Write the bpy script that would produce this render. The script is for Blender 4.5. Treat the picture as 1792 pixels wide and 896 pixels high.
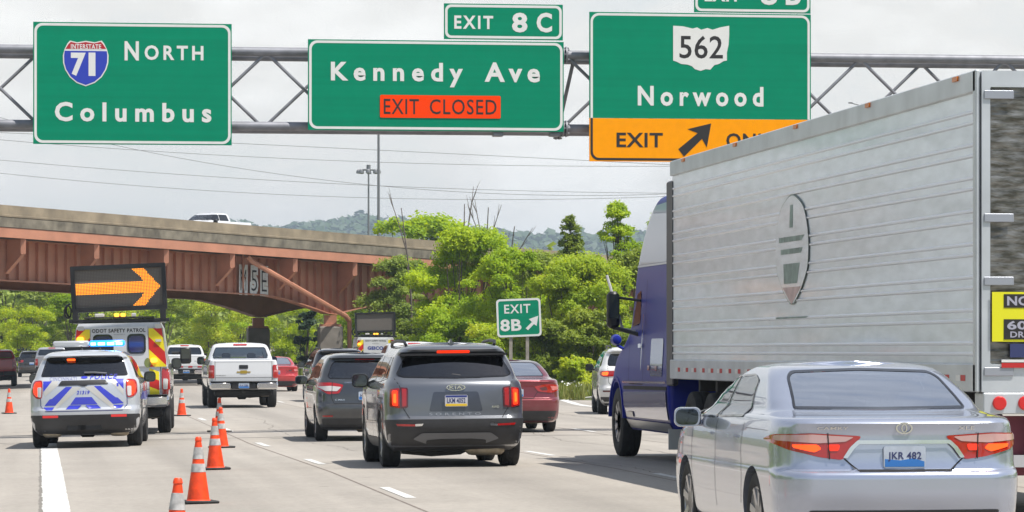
import bpy, bmesh, math, random
import numpy as np
from mathutils import Vector, Matrix, geometry
from mathutils.bvhtree import BVHTree

for _o in list(bpy.data.objects):
    bpy.data.objects.remove(_o, do_unlink=True)
SC = bpy.context.scene
COL = SC.collection
R = math.radians

# ---------------------------------------------------------------- camera
F = 6300.0 / 1792.0            # focal length in picture widths
YAW = R(7.47)                  # the camera looks a little to the right of the lanes
CAM_H = 1.55
HOR = 614.0                    # horizon row in the 1792 x 896 photograph
cam_data = bpy.data.cameras.new("camera")
cam_data.sensor_width = 36.0
cam_data.lens = F * 36.0
cam_data.shift_y = (HOR - 448.0) / 1792.0
cam_data.clip_start = 0.5
cam_data.clip_end = 12000.0
cam = bpy.data.objects.new("camera", cam_data)
COL.objects.link(cam)
cam.location = (0, 0, CAM_H)
cam.rotation_euler = (R(90), 0, -YAW)
SC.camera = cam

# ---------------------------------------------------------------- sky, sun, exposure
SUN_DIR = Vector((0.40, -0.30, 1.0)).normalized()     # towards the sun
SUN_EL = math.asin(SUN_DIR.z)
SUN_AZ = math.atan2(SUN_DIR.x, SUN_DIR.y)
world = bpy.data.worlds.new("World")
SC.world = world
world.use_nodes = True
wn, wl = world.node_tree.nodes, world.node_tree.links
wn.clear()
w_out = wn.new("ShaderNodeOutputWorld")
w_bg = wn.new("ShaderNodeBackground")
w_bg.inputs["Strength"].default_value = 0.10
w_sky = wn.new("ShaderNodeTexSky")
w_sky.sky_type = 'NISHITA'
w_sky.sun_disc = False
w_sky.sun_elevation = SUN_EL
w_sky.sun_rotation = SUN_AZ
w_sky.dust_density = 0.6
w_tc = wn.new("ShaderNodeTexCoord")
w_sep = wn.new("ShaderNodeSeparateXYZ")
wl.new(w_tc.outputs["Generated"], w_sep.inputs[0])
# thin bright cloud low down over the road ahead, thinning out overhead and behind
w_map = wn.new("ShaderNodeMapping"); w_map.inputs["Scale"].default_value = (11, 11, 26)
w_noise = wn.new("ShaderNodeTexNoise"); w_noise.inputs["Scale"].default_value = 1.6
w_noise.inputs["Detail"].default_value = 8; w_noise.inputs["Roughness"].default_value = 0.55
wl.new(w_tc.outputs["Generated"], w_map.inputs[0]); wl.new(w_map.outputs[0], w_noise.inputs["Vector"])
w_cov = wn.new("ShaderNodeMapRange")
w_cov.inputs["From Min"].default_value = 0.05; w_cov.inputs["From Max"].default_value = 0.5
w_cov.inputs["To Min"].default_value = 0.97; w_cov.inputs["To Max"].default_value = 0.30
wl.new(w_sep.outputs["Z"], w_cov.inputs["Value"])
w_puff = wn.new("ShaderNodeMapRange")
w_puff.inputs["From Min"].default_value = 0.50; w_puff.inputs["From Max"].default_value = 0.66
w_puff.inputs["To Min"].default_value = 0.0; w_puff.inputs["To Max"].default_value = 1.0
wl.new(w_noise.outputs["Fac"], w_puff.inputs["Value"])
w_ccol = wn.new("ShaderNodeMix"); w_ccol.data_type = 'RGBA'
w_ccol.inputs[6].default_value = (7.9, 7.6, 7.1, 1)
w_ccol.inputs[7].default_value = (9.3, 9.05, 8.6, 1)
wl.new(w_puff.outputs[0], w_ccol.inputs[0])
w_gap = wn.new("ShaderNodeMapRange")
w_gap.inputs["From Min"].default_value = 0.33; w_gap.inputs["From Max"].default_value = 0.48
w_gap.inputs["To Min"].default_value = 0.75; w_gap.inputs["To Max"].default_value = 1.0
wl.new(w_noise.outputs["Fac"], w_gap.inputs["Value"])
w_fwd = wn.new("ShaderNodeMapRange")
w_fwd.inputs["From Min"].default_value = -0.25; w_fwd.inputs["From Max"].default_value = 0.35
w_fwd.inputs["To Min"].default_value = 0.42; w_fwd.inputs["To Max"].default_value = 1.0
wl.new(w_sep.outputs["Y"], w_fwd.inputs["Value"])
w_mul0 = wn.new("ShaderNodeMath"); w_mul0.operation = 'MULTIPLY'
wl.new(w_cov.outputs[0], w_mul0.inputs[0]); wl.new(w_fwd.outputs[0], w_mul0.inputs[1])
w_mul = wn.new("ShaderNodeMath"); w_mul.operation = 'MULTIPLY'
wl.new(w_mul0.outputs[0], w_mul.inputs[0]); wl.new(w_gap.outputs[0], w_mul.inputs[1])
w_mix = wn.new("ShaderNodeMix"); w_mix.data_type = 'RGBA'
wl.new(w_mul.outputs[0], w_mix.inputs[0])
wl.new(w_sky.outputs[0], w_mix.inputs[6]); wl.new(w_ccol.outputs[2], w_mix.inputs[7])
wl.new(w_mix.outputs[2], w_bg.inputs["Color"]); wl.new(w_bg.outputs[0], w_out.inputs[0])

sun_data = bpy.data.lights.new("sun", 'SUN')
sun_data.energy = 4.9
sun_data.angle = R(0.53)
sun_data.color = (1.0, 0.955, 0.88)
sun = bpy.data.objects.new("sun", sun_data)
COL.objects.link(sun)
sun.rotation_euler = SUN_DIR.to_track_quat('Z', 'Y').to_euler()

SC.view_settings.view_transform = 'Standard'
SC.view_settings.look = 'None'
SC.view_settings.gamma = 1.0
SC.view_settings.exposure = 0.38
SC.view_settings.use_curve_mapping = False
SC.render.engine = 'CYCLES'
SC.cycles.use_denoising = True
SC.cycles.max_bounces = 8
SC.cycles.transparent_max_bounces = 16
SC.cycles.volume_bounces = 0
SC.cycles.caustics_reflective = False
SC.cycles.caustics_refractive = False

# ---------------------------------------------------------------- geometry of the view
HAZE = 0.00022
CT, ST = math.cos(YAW), math.sin(YAW)
def at(px, d, py=None):
    """point at depth d (metres along the lens axis) on the photograph's column px (and row py)"""
    u = (px - 896.0) / 6300.0 * d
    z = CAM_H + (HOR - py) / 6300.0 * d if py is not None else 0.0
    return Vector((u * CT + d * ST, -u * ST + d * CT, z))
def on_y(px, py, Y):
    """point on the plane across the road at distance Y"""
    t = math.tan(YAW + math.atan((px - 896.0) / 6300.0))
    X = Y * t
    d = X * ST + Y * CT
    return Vector((X, Y, CAM_H + (HOR - py) / 6300.0 * d))
def gz(X, Y):
    """height of the ground: a slight dip, the road banked to the left, a rise far off"""
    if Y < 47: l = 0.0
    elif Y < 65: l = -0.1 * (Y - 47) / 18.0
    elif Y < 200: l = -0.1
    elif Y < 450: l = -0.1 + 0.00004 * (Y - 200) ** 2
    else: l = 2.4 + 0.02 * (min(Y, 900) - 450)
    c = 0.02 * min(0.0, max(X, -20.0) - 5.5)
    return l + c
def ground(px, py):
    d = 50.0
    for _ in range(40):
        p = at(px, d)
        d = 0.5 * d + 0.5 * 6300.0 * (CAM_H - gz(p.x, p.y)) / max(py - HOR, 1.0)
    p = at(px, d)
    return Vector((p.x, p.y, gz(p.x, p.y)))

# ---------------------------------------------------------------- materials
MATS = {}
def newmat(name):
    m = bpy.data.materials.new(name); m.use_nodes = True
    n = m.node_tree.nodes; n.clear()
    out = n.new("ShaderNodeOutputMaterial")
    return m, n, m.node_tree.links, out
def P(n, l, out, **kw):
    b = n.new("ShaderNodeBsdfPrincipled")
    for k, v in kw.items():
        s = b.inputs[k.replace('_', ' ')]
        s.default_value = v
    l.new(b.outputs[0], out.inputs[0])
    return b
def c4(c): return (c[0], c[1], c[2], 1.0)
def mat(name, col, rough=0.5, metal=0.0, coat=0.0, vary=0.0, scale=6.0, bump=0.0, bscale=40.0, spec=0.5):
    if name in MATS: return MATS[name]
    m, n, l, out = newmat(name)
    b = P(n, l, out, Base_Color=c4(col), Roughness=rough, Metallic=metal, Coat_Weight=coat, Coat_Roughness=0.03)
    b.inputs["Specular IOR Level"].default_value = spec
    if vary or bump:
        tc = n.new("ShaderNodeTexCoord")
    if vary:
        no = n.new("ShaderNodeTexNoise"); no.inputs["Scale"].default_value = scale; no.inputs["Detail"].default_value = 6
        l.new(tc.outputs["Object"], no.inputs["Vector"])
        mr = n.new("ShaderNodeMapRange")
        mr.inputs["From Min"].default_value = 0.3; mr.inputs["From Max"].default_value = 0.7
        mr.inputs["To Min"].default_value = 1 - vary; mr.inputs["To Max"].default_value = 1 + vary
        l.new(no.outputs["Fac"], mr.inputs["Value"])
        mx = n.new("ShaderNodeMix"); mx.data_type = 'RGBA'; mx.blend_type = 'MULTIPLY'; mx.inputs[0].default_value = 1
        mx.inputs[6].default_value = c4(col); l.new(mr.outputs[0], mx.inputs[7])
        l.new(mx.outputs[2], b.inputs["Base Color"])
    if bump:
        nb = n.new("ShaderNodeTexNoise"); nb.inputs["Scale"].default_value = bscale; nb.inputs["Detail"].default_value = 4
        l.new(tc.outputs["Object"], nb.inputs["Vector"])
        bu = n.new("ShaderNodeBump"); bu.inputs["Strength"].default_value = bump; bu.inputs["Distance"].default_value = 0.02
        l.new(nb.outputs["Fac"], bu.inputs["Height"]); l.new(bu.outputs[0], b.inputs["Normal"])
    MATS[name] = m
    return m
def paint(name, col, metal=0.0, rough=0.35, dust=0.15, dustcol=(0.33, 0.30, 0.26)):
    """car paint under clear coat, with road film settling low on the body"""
    if name in MATS: return MATS[name]
    m, n, l, out = newmat(name)
    b = P(n, l, out, Base_Color=c4(col), Roughness=rough, Metallic=metal, Coat_Weight=1.0, Coat_Roughness=0.025)
    tc = n.new("ShaderNodeTexCoord"); sep = n.new("ShaderNodeSeparateXYZ"); l.new(tc.outputs["Object"], sep.inputs[0])
    no = n.new("ShaderNodeTexNoise"); no.inputs["Scale"].default_value = 5; no.inputs["Detail"].default_value = 8
    l.new(tc.outputs["Object"], no.inputs["Vector"])
    mr = n.new("ShaderNodeMapRange")
    mr.inputs["From Min"].default_value = 0.95; mr.inputs["From Max"].default_value = 0.25
    mr.inputs["To Min"].default_value = 0.02; mr.inputs["To Max"].default_value = 1.0
    l.new(sep.outputs["Z"], mr.inputs["Value"])
    mu = n.new("ShaderNodeMath"); mu.operation = 'MULTIPLY'
    l.new(mr.outputs[0], mu.inputs[0]); l.new(no.outputs["Fac"], mu.inputs[1])
    m2 = n.new("ShaderNodeMath"); m2.operation = 'MULTIPLY'; m2.inputs[1].default_value = dust * 2
    l.new(mu.outputs[0], m2.inputs[0])
    mx = n.new("ShaderNodeMix"); mx.data_type = 'RGBA'
    mx.inputs[6].default_value = c4(col); mx.inputs[7].default_value = c4(dustcol)
    l.new(m2.outputs[0], mx.inputs[0]); l.new(mx.outputs[2], b.inputs["Base Color"])
    cw = n.new("ShaderNodeMath"); cw.operation = 'SUBTRACT'; cw.inputs[0].default_value = 1.0
    l.new(m2.outputs[0], cw.inputs[1]); l.new(cw.outputs[0], b.inputs["Coat Weight"])
    MATS[name] = m
    return m
def glow(name, col, strength):
    if name in MATS: return MATS[name]
    m, n, l, out = newmat(name)
    P(n, l, out, Base_Color=c4(col), Roughness=0.3, Emission_Color=c4(col), Emission_Strength=strength)
    MATS[name] = m
    return m
def glass(name, tint=(0.4, 0.45, 0.45), bias=0.06, rough=0.02):
    if name in MATS: return MATS[name]
    m, n, l, out = newmat(name)
    tr = n.new("ShaderNodeBsdfTransparent"); tr.inputs[0].default_value = c4(tint)
    gl = n.new("ShaderNodeBsdfGlossy"); gl.inputs["Roughness"].default_value = rough
    gl.inputs[0].default_value = (0.95, 0.97, 1.0, 1)
    fr = n.new("ShaderNodeFresnel"); fr.inputs[0].default_value = 1.5
    ad = n.new("ShaderNodeMath"); ad.operation = 'ADD'; ad.inputs[1].default_value = bias; ad.use_clamp = True
    l.new(fr.outputs[0], ad.inputs[0])
    mx = n.new("ShaderNodeMixShader")
    l.new(ad.outputs[0], mx.inputs[0]); l.new(tr.outputs[0], mx.inputs[1]); l.new(gl.outputs[0], mx.inputs[2])
    l.new(mx.outputs[0], out.inputs[0])
    MATS[name] = m
    return m

BLACK = mat("black_trim", (0.012, 0.012, 0.014), 0.45)
UNDER = mat("underbody_grime", (0.018, 0.017, 0.016), 0.8, vary=0.4)
RUBBER = mat("tyre_rubber", (0.022, 0.022, 0.023), 0.85, vary=0.35, scale=9, bump=0.3, bscale=60)
CLAD = mat("black_cladding", (0.03, 0.03, 0.033), 0.55, vary=0.15)
ALLOY = mat("alloy_rim", (0.42, 0.42, 0.43), 0.3, 0.9)
CHROME = mat("chrome", (0.72, 0.72, 0.73), 0.12, 1.0)
STEEL = mat("galvanised_steel", (0.21, 0.215, 0.24), 0.55, 0.3, vary=0.25, scale=3)
SEAT = mat("seat_fabric", (0.10, 0.10, 0.105), 0.8)
CABIN = mat("cabin_plastic", (0.02, 0.021, 0.023), 0.7)
LAMP_RED = mat("lamp_red", (0.36, 0.008, 0.008), 0.12, 0.0, 1.0)
LAMP_DARK = mat("lamp_dark_red", (0.09, 0.004, 0.006), 0.12, 0.0, 1.0)
LAMP_WHITE = mat("lamp_clear", (0.55, 0.53, 0.52), 0.12, 0.0, 1.0)
BRAKE = glow("brake_light_lit", (1.0, 0.035, 0.006), 1.0)
BRAKE_HOT = glow("brake_light_bright", (1.0, 0.11, 0.012), 1.7)
AMBER = glow("amber_flasher_lit", (1.0, 0.36, 0.03), 2.2)
SEAL = mat("black_glass_border", (0.006, 0.006, 0.007), 0.12, 0.0, 0.5)
GAP = mat("shut_line", (0.01, 0.01, 0.01), 0.9)
G_DARK = glass("privacy_glass", (0.03, 0.03, 0.045), 0.06)
G_MID = glass("tinted_glass", (0.66, 0.74, 0.74), 0.08)
G_SEDAN = glass("blue_tinted_glass", (0.50, 0.58, 0.66), 0.64)

# ---------------------------------------------------------------- mesh helpers
def tag(o, label=None, cat=None, group=None, kind=None):
    if label: o["label"] = label
    if cat: o["category"] = cat
    if group: o["group"] = group
    if kind: o["kind"] = kind
    return o
def empty(name, loc=(0, 0, 0), rz=0.0, label=None, cat=None, group=None):
    o = bpy.data.objects.new(name, None); COL.objects.link(o)
    o.empty_display_size = 0.3
    o.location = loc; o.rotation_euler = (0, 0, rz)
    return tag(o, label, cat, group)
def link(name, me, m=None, parent=None, smooth=None):
    if m is not None:
        for x in (m if isinstance(m, (list, tuple)) else [m]): me.materials.append(x)
    o = bpy.data.objects.new(name, me); COL.objects.link(o)
    if parent is not None: o.parent = parent
    if smooth is not None:
        me.polygons.foreach_set("use_smooth", [True] * len(me.polygons))
        if smooth < 180: me.set_sharp_from_angle(angle=R(smooth))
    return o
class MB:
    """collects simple solids and becomes one mesh object"""
    def __init__(s): s.v = []; s.f = []; s.mi = []
    def add(s, v, f, mi=0):
        k = len(s.v); s.v += [tuple(x) for x in v]
        s.f += [tuple(i + k for i in q) for q in f]; s.mi += [mi] * len(f)
        return s
    def box(s, x0, x1, y0, y1, z0, z1, mi=0, bev=0.0):
        if bev > 0:
            b = min(bev, (x1-x0)*.45, (y1-y0)*.45, (z1-z0)*.45)
            vs = []
            for z, i in ((z0, b), (z0 + b, 0), (z1 - b, 0), (z1, b)):
                for (x, y) in ((x0+b, y0+i), (x1-b, y0+i), (x1-i, y0+b), (x1-i, y1-b), (x1-b, y1-i), (x0+b, y1-i), (x0+i, y1-b), (x0+i, y0+b)):
                    vs.append((x, y, z))
            fs = [tuple(range(7, -1, -1)), tuple(range(24, 32))]
            for r in range(3):
                for i in range(8):
                    j = (i + 1) % 8
                    fs.append((r*8+i, r*8+j, r*8+8+j, r*8+8+i))
            return s.add(vs, fs, mi)
        v = [(x, y, z) for z in (z0, z1) for y in (y0, y1) for x in (x0, x1)]
        f = [(0, 2, 3, 1), (4, 5, 7, 6), (0, 1, 5, 4), (1, 3, 7, 5), (3, 2, 6, 7), (2, 0, 4, 6)]
        return s.add(v, f, mi)
    def tube(s, pts, rad, n=8, mi=0, cap=True):
        pts = [Vector(p) for p in pts]
        if not isinstance(rad, (list, tuple)): rad = [rad] * len(pts)
        vs = []; fs = []
        up = None
        for i, p in enumerate(pts):
            t = (pts[min(i + 1, len(pts) - 1)] - pts[max(i - 1, 0)]).normalized()
            if up is None:
                up = t.orthogonal().normalized()
            else:
                up = (up - t * up.dot(t))
                up = up.normalized() if up.length > 1e-6 else t.orthogonal().normalized()
            w = t.cross(up)
            for k in range(n):
                a = 2 * math.pi * k / n
                vs.append(p + (up * math.cos(a) + w * math.sin(a)) * rad[i])
        for i in range(len(pts) - 1):
            for k in range(n):
                j = (k + 1) % n
                fs.append((i*n+k, i*n+j, (i+1)*n+j, (i+1)*n+k))
        if cap:
            fs.append(tuple(range(n - 1, -1, -1)))
            fs.append(tuple((len(pts)-1)*n + k for k in range(n)))
        return s.add(vs, fs, mi)
    def bar(s, a, b, w, h, mi=0, up=(0, 0, 1)):
        a = Vector(a); b = Vector(b); t = (b - a).normalized()
        u = Vector(up); side = t.cross(u)
        if side.length < 1e-4: side = t.cross(Vector((0, 1, 0)))
        side.normalize(); u = side.cross(t)
        vs = [p + side * sx * w / 2 + u * sz * h / 2 for p in (a, b) for sx, sz in ((-1, -1), (1, -1), (1, 1), (-1, 1))]
        fs = [(3, 2, 1, 0), (4, 5, 6, 7)] + [(i, (i+1) % 4, 4 + (i+1) % 4, 4 + i) for i in range(4)]
        return s.add(vs, fs, mi)
    def lathe(s, prof, axis='x', n=32, org=(0, 0, 0), mi=0):
        """prof: (along, radius) pairs"""
        vs = []; fs = []
        for a, r in prof:
            for k in range(n):
                t = 2 * math.pi * k / n
                c, d = r * math.cos(t), r * math.sin(t)
                p = {'x': (a, c, d), 'y': (d, a, c), 'z': (c, d, a)}[axis]
                vs.append((p[0] + org[0], p[1] + org[1], p[2] + org[2]))
        for i in range(len(prof) - 1):
            for k in range(n):
                j = (k + 1) % n
                fs.append((i*n+k, i*n+j, (i+1)*n+j, (i+1)*n+k))
        if prof[0][1] > 1e-5: fs.append(tuple(range(n - 1, -1, -1)))
        if prof[-1][1] > 1e-5: fs.append(tuple((len(prof)-1)*n + k for k in range(n)))
        return s.add(vs, fs, mi)
    def prism(s, pts, y0, y1, mi=0):
        """polygon in the x-z plane, from y0 (front, facing -y) to y1"""
        n = len(pts)
        vs = [(x, y0, z) for x, z in pts] + [(x, y1, z) for x, z in pts]
        fs = [tuple(range(n)), tuple(range(2*n - 1, n - 1, -1))]
        fs += [((i + 1) % n, i, n + i, n + (i + 1) % n) for i in range(n)]
        return s.add(vs, fs, mi)
    def ring(s, A, B, y0, y1, mi=0):
        n = len(A)
        vs = [(x, y0, z) for x, z in A] + [(x, y0, z) for x, z in B] + [(x, y1, z) for x, z in A] + [(x, y1, z) for x, z in B]
        fs = []
        for i in range(n):
            j = (i + 1) % n
            fs += [(i, j, n+j, n+i), (2*n+i, 3*n+i, 3*n+j, 2*n+j), (i, 2*n+i, 2*n+j, j), (n+i, n+j, 3*n+j, 3*n+i)]
        return s.add(vs, fs, mi)
    def mesh(s, name):
        me = bpy.data.meshes.new(name)
        me.from_pydata(s.v, [], s.f)
        if any(s.mi): me.polygons.foreach_set("material_index", s.mi)
        bm = bmesh.new(); bm.from_mesh(me)
        bmesh.ops.recalc_face_normals(bm, faces=bm.faces)
        bm.to_mesh(me); bm.free()
        me.update()
        return me
    def build(s, name, m, parent=None, smooth=None):
        return link(name, s.mesh(name), m, parent, smooth)
def rrect(x0, x1, z0, z1, r, n=6):
    p = []
    for cx, cz, a0 in ((x1 - r, z0 + r, -90), (x1 - r, z1 - r, 0), (x0 + r, z1 - r, 90), (x0 + r, z0 + r, 180)):
        for i in range(n + 1):
            a = R(a0 + 90.0 * i / n)
            p.append((cx + r * math.cos(a), cz + r * math.sin(a)))
    return p
_TXT = {}
def text_v(s, x0, x1, z0, z1, bold=0.0, space=1.0):
    """lettering as triangles in the x-z plane, filling the box given"""
    key = (s, round(bold, 4), space)
    if key not in _TXT:
        cu = bpy.data.curves.new("lettering", 'FONT')
        cu.body = s; cu.offset = bold; cu.space_character = space; cu.resolution_u = 3
        ob = bpy.data.objects.new("lettering", cu); COL.objects.link(ob)
        dg = bpy.context.evaluated_depsgraph_get(); dg.update()
        me = bpy.data.meshes.new_from_object(ob.evaluated_get(dg))
        vs = [(v.co.x, v.co.y) for v in me.vertices]; fs = [tuple(p.vertices) for p in me.polygons]
        bpy.data.objects.remove(ob, do_unlink=True); bpy.data.curves.remove(cu); bpy.data.meshes.remove(me)
        _TXT[key] = (vs, fs)
    vs, fs = _TXT[key]
    ax = min(v[0] for v in vs); bx = max(v[0] for v in vs); az = min(v[1] for v in vs); bz = max(v[1] for v in vs)
    return [(x0 + (v[0] - ax) / (bx - ax) * (x1 - x0), z0 + (v[1] - az) / (bz - az) * (z1 - z0)) for v in vs], fs
def letter(mb, s, x0, x1, z0, z1, y, bold=0.02, space=1.05, mi=0, skew=0.0):
    vs, fs = text_v(s, x0, x1, z0, z1, bold, space)
    mb.add([(a + skew * (b - z0), y, b) for a, b in vs], fs, mi)
# ---------------------------------------------------------------- ground, road, markings
YL = [-60, -20, 0, 20, 30, 40, 47, 50, 53, 56, 59, 62, 65, 75, 85, 95, 110, 125, 140, 155, 170, 185, 200, 215, 230, 245, 260, 280, 300, 320, 340, 360, 390, 420, 450, 500, 560, 650, 800, 900]
def strip(name, x_of, m, dz, Y0=None, Y1=None, kind='structure', nx=None):
    """a sheet on the ground; x_of(Y) gives its break points across"""
    ys = [y for y in YL if (Y0 is None or y > Y0) and (Y1 is None or y < Y1)]
    if Y0 is not None: ys = [Y0] + ys
    if Y1 is not None: ys = ys + [Y1]
    v = []; f = []
    k = len(x_of(ys[0]))
    for y in ys:
        for x in x_of(y): v.append((x, y, gz(x, y) + dz))
    for i in range(len(ys) - 1):
        for j in range(k - 1):
            a = i * k + j
            f.append((a, a + 1, a + k + 1, a + k))
    me = bpy.data.meshes.new(name); me.from_pydata(v, [], f); me.update()
    o = link(name, me, m); tag(o, kind=kind)
    return o
def lerp(a, b, t): return a + (b - a) * max(0.0, min(1.0, t))
def edge_m(Y):      # right edge of the through lanes
    return 17.2 if Y < 195 else (17.2 - (Y - 195) * 0.095 if Y < 228 else 14.06 + (Y - 228) * .08)
def edge_l(Y):      # left edge of the pavement
    return -20.0 if Y < 250 else (-20 + (Y - 250) * .41 if Y < 290 else -3.6 + (Y - 290) * .07)
def edge_r(Y):      # left edge of the exit ramp, which swings away to the right of the gore
    return 17.2 if Y < 108 else 17.2 + (Y - 108) * 0.10 + max(0, Y - 118) ** 2 * 0.0055 if Y < 200 else 63.4 + (Y - 200) * 1.8

def road_mat():
    m, n, l, out = newmat("worn_concrete_road")
    b = P(n, l, out, Roughness=0.8)
    tc = n.new("ShaderNodeTexCoord")
    col = None
    def noise(scale, mp, lo, hi, a, c, detail=6):
        mpn = n.new("ShaderNodeMapping"); mpn.inputs["Scale"].default_value = mp
        l.new(tc.outputs["Object"], mpn.inputs[0])
        no = n.new("ShaderNodeTexNoise"); no.inputs["Scale"].default_value = scale; no.inputs["Detail"].default_value = detail
        l.new(mpn.outputs[0], no.inputs["Vector"])
        mr = n.new("ShaderNodeMapRange")
        mr.inputs["From Min"].default_value = lo; mr.inputs["From Max"].default_value = hi
        mr.inputs["To Min"].default_value = a; mr.inputs["To Max"].default_value = c
        l.new(no.outputs["Fac"], mr.inputs["Value"])
        return mr.outputs[0]
    fac = [noise(0.9, (1.5, 0.03, 1), .3, .7, .86, 1.09), noise(0.5, (1, 1, 1), .3, .7, .93, 1.06), noise(14, (1, 1, 1), .3, .7, .90, 1.1, 3), noise(90, (1, 1, 1), .3, .7, .93, 1.07, 2)]
    # oil and tyre darkening down the middle of each lane
    sep = n.new("ShaderNodeSeparateXYZ"); l.new(tc.outputs["Object"], sep.inputs[0])
    a1 = n.new("ShaderNodeMath"); a1.operation = 'SUBTRACT'; a1.inputs[1].default_value = 0.17; l.new(sep.outputs[0], a1.inputs[0])
    a2 = n.new("ShaderNodeMath"); a2.operation = 'MULTIPLY'; a2.inputs[1].default_value = 2 * math.pi / 3.66; l.new(a1.outputs[0], a2.inputs[0])
    a3 = n.new("ShaderNodeMath"); a3.operation = 'COSINE'; l.new(a2.outputs[0], a3.inputs[0])
    mr = n.new("ShaderNodeMapRange"); mr.inputs["From Min"].default_value = -1; mr.inputs["From Max"].default_value = 0.4
    mr.inputs["To Min"].default_value = 0.86; mr.inputs["To Max"].default_value = 1.0; l.new(a3.outputs[0], mr.inputs["Value"])
    fac.append(mr.outputs[0])
    fac.append(noise(.23, (1.6, .35, 1), .60, .74, 1.0, .80, 8)); fac.append(noise(2.2, (1.2, .5, 1), .66, .74, 1.0, .78, 8))
    cur = None
    for f_ in fac:
        if cur is None: cur = f_; continue
        mm = n.new("ShaderNodeMath"); mm.operation = 'MULTIPLY'; l.new(cur, mm.inputs[0]); l.new(f_, mm.inputs[1]); cur = mm.outputs[0]
    mx = n.new("ShaderNodeMix"); mx.data_type = 'RGBA'; mx.blend_type = 'MULTIPLY'; mx.inputs[0].default_value = 1
    mx.inputs[6].default_value = (0.335, 0.305, 0.268, 1); l.new(cur, mx.inputs[7]); l.new(mx.outputs[2], b.inputs["Base Color"])
    nb = n.new("ShaderNodeTexNoise"); nb.inputs["Scale"].default_value = 70; nb.inputs["Detail"].default_value = 3
    l.new(tc.outputs["Object"], nb.inputs["Vector"])
    bu = n.new("ShaderNodeBump"); bu.inputs["Strength"].default_value = 0.25; bu.inputs["Distance"].default_value = 0.01
    l.new(nb.outputs["Fac"], bu.inputs["Height"]); l.new(bu.outputs[0], b.inputs["Normal"])
    return m
ROAD = road_mat()
GRASS_G = mat("rough_verge", (0.085, 0.10, 0.03), 0.9, vary=0.45, scale=0.8, bump=0.6, bscale=8)
XG = [-5000, -2200, -600, -200, -60, -30, -20, 5.5, 20, 60, 120, 300, 800, 2400, 5000]
YL_FULL = YL
YL = YL_FULL + [1200, 2000, 3400, 6800]
strip("ground", lambda Y: XG, GRASS_G, -0.03)
YL = YL_FULL
strip("road", lambda Y: [edge_l(Y), edge_l(Y) * .8 + 1, edge_l(Y) * .4 + 2.2, 5.5, 11, edge_m(Y)], ROAD, 0.0, None, 420)
strip("gore_pavement", lambda Y: [17.203, max(17.204, min(edge_r(Y) - .0, 17.203 + (edge_r(Y) - 17.2)))], ROAD, 0.0, None, 119)
strip("ramp", lambda Y: [edge_r(Y) + .003, edge_r(Y) + 4, edge_r(Y) + 9], ROAD, 0.0, None, 260)
WHITE = mat("road_marking_white", (0.60, 0.595, 0.57), 0.6, vary=0.22, scale=7)
TAR = mat("tar_joint", (0.045, 0.043, 0.042), 0.8)
TARB = mat("brown_joint", (0.17, 0.14, 0.12), 0.9, vary=0.2)
# solid line with a chipped left edge
rnd = random.Random(4)
v = []; f = []
y = 20.0; i = 0
while y < 300:
    v += [(0.02 + rnd.uniform(-.015, .015), y, gz(0.1, y) + .004), (0.31 + rnd.uniform(-.006, .006), y, gz(0.3, y) + .004)]
    if i: f.append((2*i-2, 2*i-1, 2*i+1, 2*i))
    y += 0.25 if y < 70 else 3; i += 1
me = bpy.data.meshes.new("solid_line"); me.from_pydata(v, [], f); me.update()
tag(link("solid_line", me, WHITE), kind='structure')
v = []; f = []
for i in range(200):
    y = 20 + i * .25; w = rnd.uniform(.0, .02)
    v += [(0.0 - w, y, gz(0, y) + .002), (0.05, y, gz(0, y) + .002)]
    if i: f.append((2*i-2, 2*i-1, 2*i+1, 2*i))
me = bpy.data.meshes.new("line_edge_crack"); me.from_pydata(v, [], f); me.update()
tag(link("line_edge_crack", me, mat("edge_crack", (.19, .175, .155), .9)), kind='structure')
mb = MB()
def dash(x, y0, ln=3.05, w=0.12):
    v = []; n = 4
    for i in range(n + 1):
        y = y0 + ln * i / n
        v += [(x - w/2, y, gz(x, y) + .004), (x + w/2, y, gz(x, y) + .004)]
    mb.add(v, [(2*i, 2*i+1, 2*i+3, 2*i+2) for i in range(n)])
P1 = ground(705, 868).y
for k in range(-1, 22):
    for x, ph in ((3.95, 0.0), (7.72, 3.4), (11.2, -2.6)):
        if x == 3.95 or k < 9: dash(x, P1 - 0.6 + ph + k * 12.19)
for k in range(6): dash(-3.6, ground(20, 738).y - 1.5 + (k - 1) * 12.19)
mb.build("lane_dashes", WHITE); tag(bpy.data.objects["lane_dashes"], kind='structure')
# edge line sweeping off with the ramp
v = []; f = []
ys = [80 + 3 * i for i in range(24)]
for i, y in enumerate(ys):
    x = edge_r(y) - 1.1 if y < 120 else edge_r(y) - 1.1 + min(1.7, (y - 120) * .12)
    v += [(x, y, gz(x, y) + .004), (x + 0.28, y, gz(x, y) + .004)]
    if i: f.append((2*i-2, 2*i-1, 2*i+1, 2*i))
me = bpy.data.meshes.new("ramp_edge_line"); me.from_pydata(v, [], f); me.update()
tag(link("ramp_edge_line", me, WHITE), kind='structure')
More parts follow.
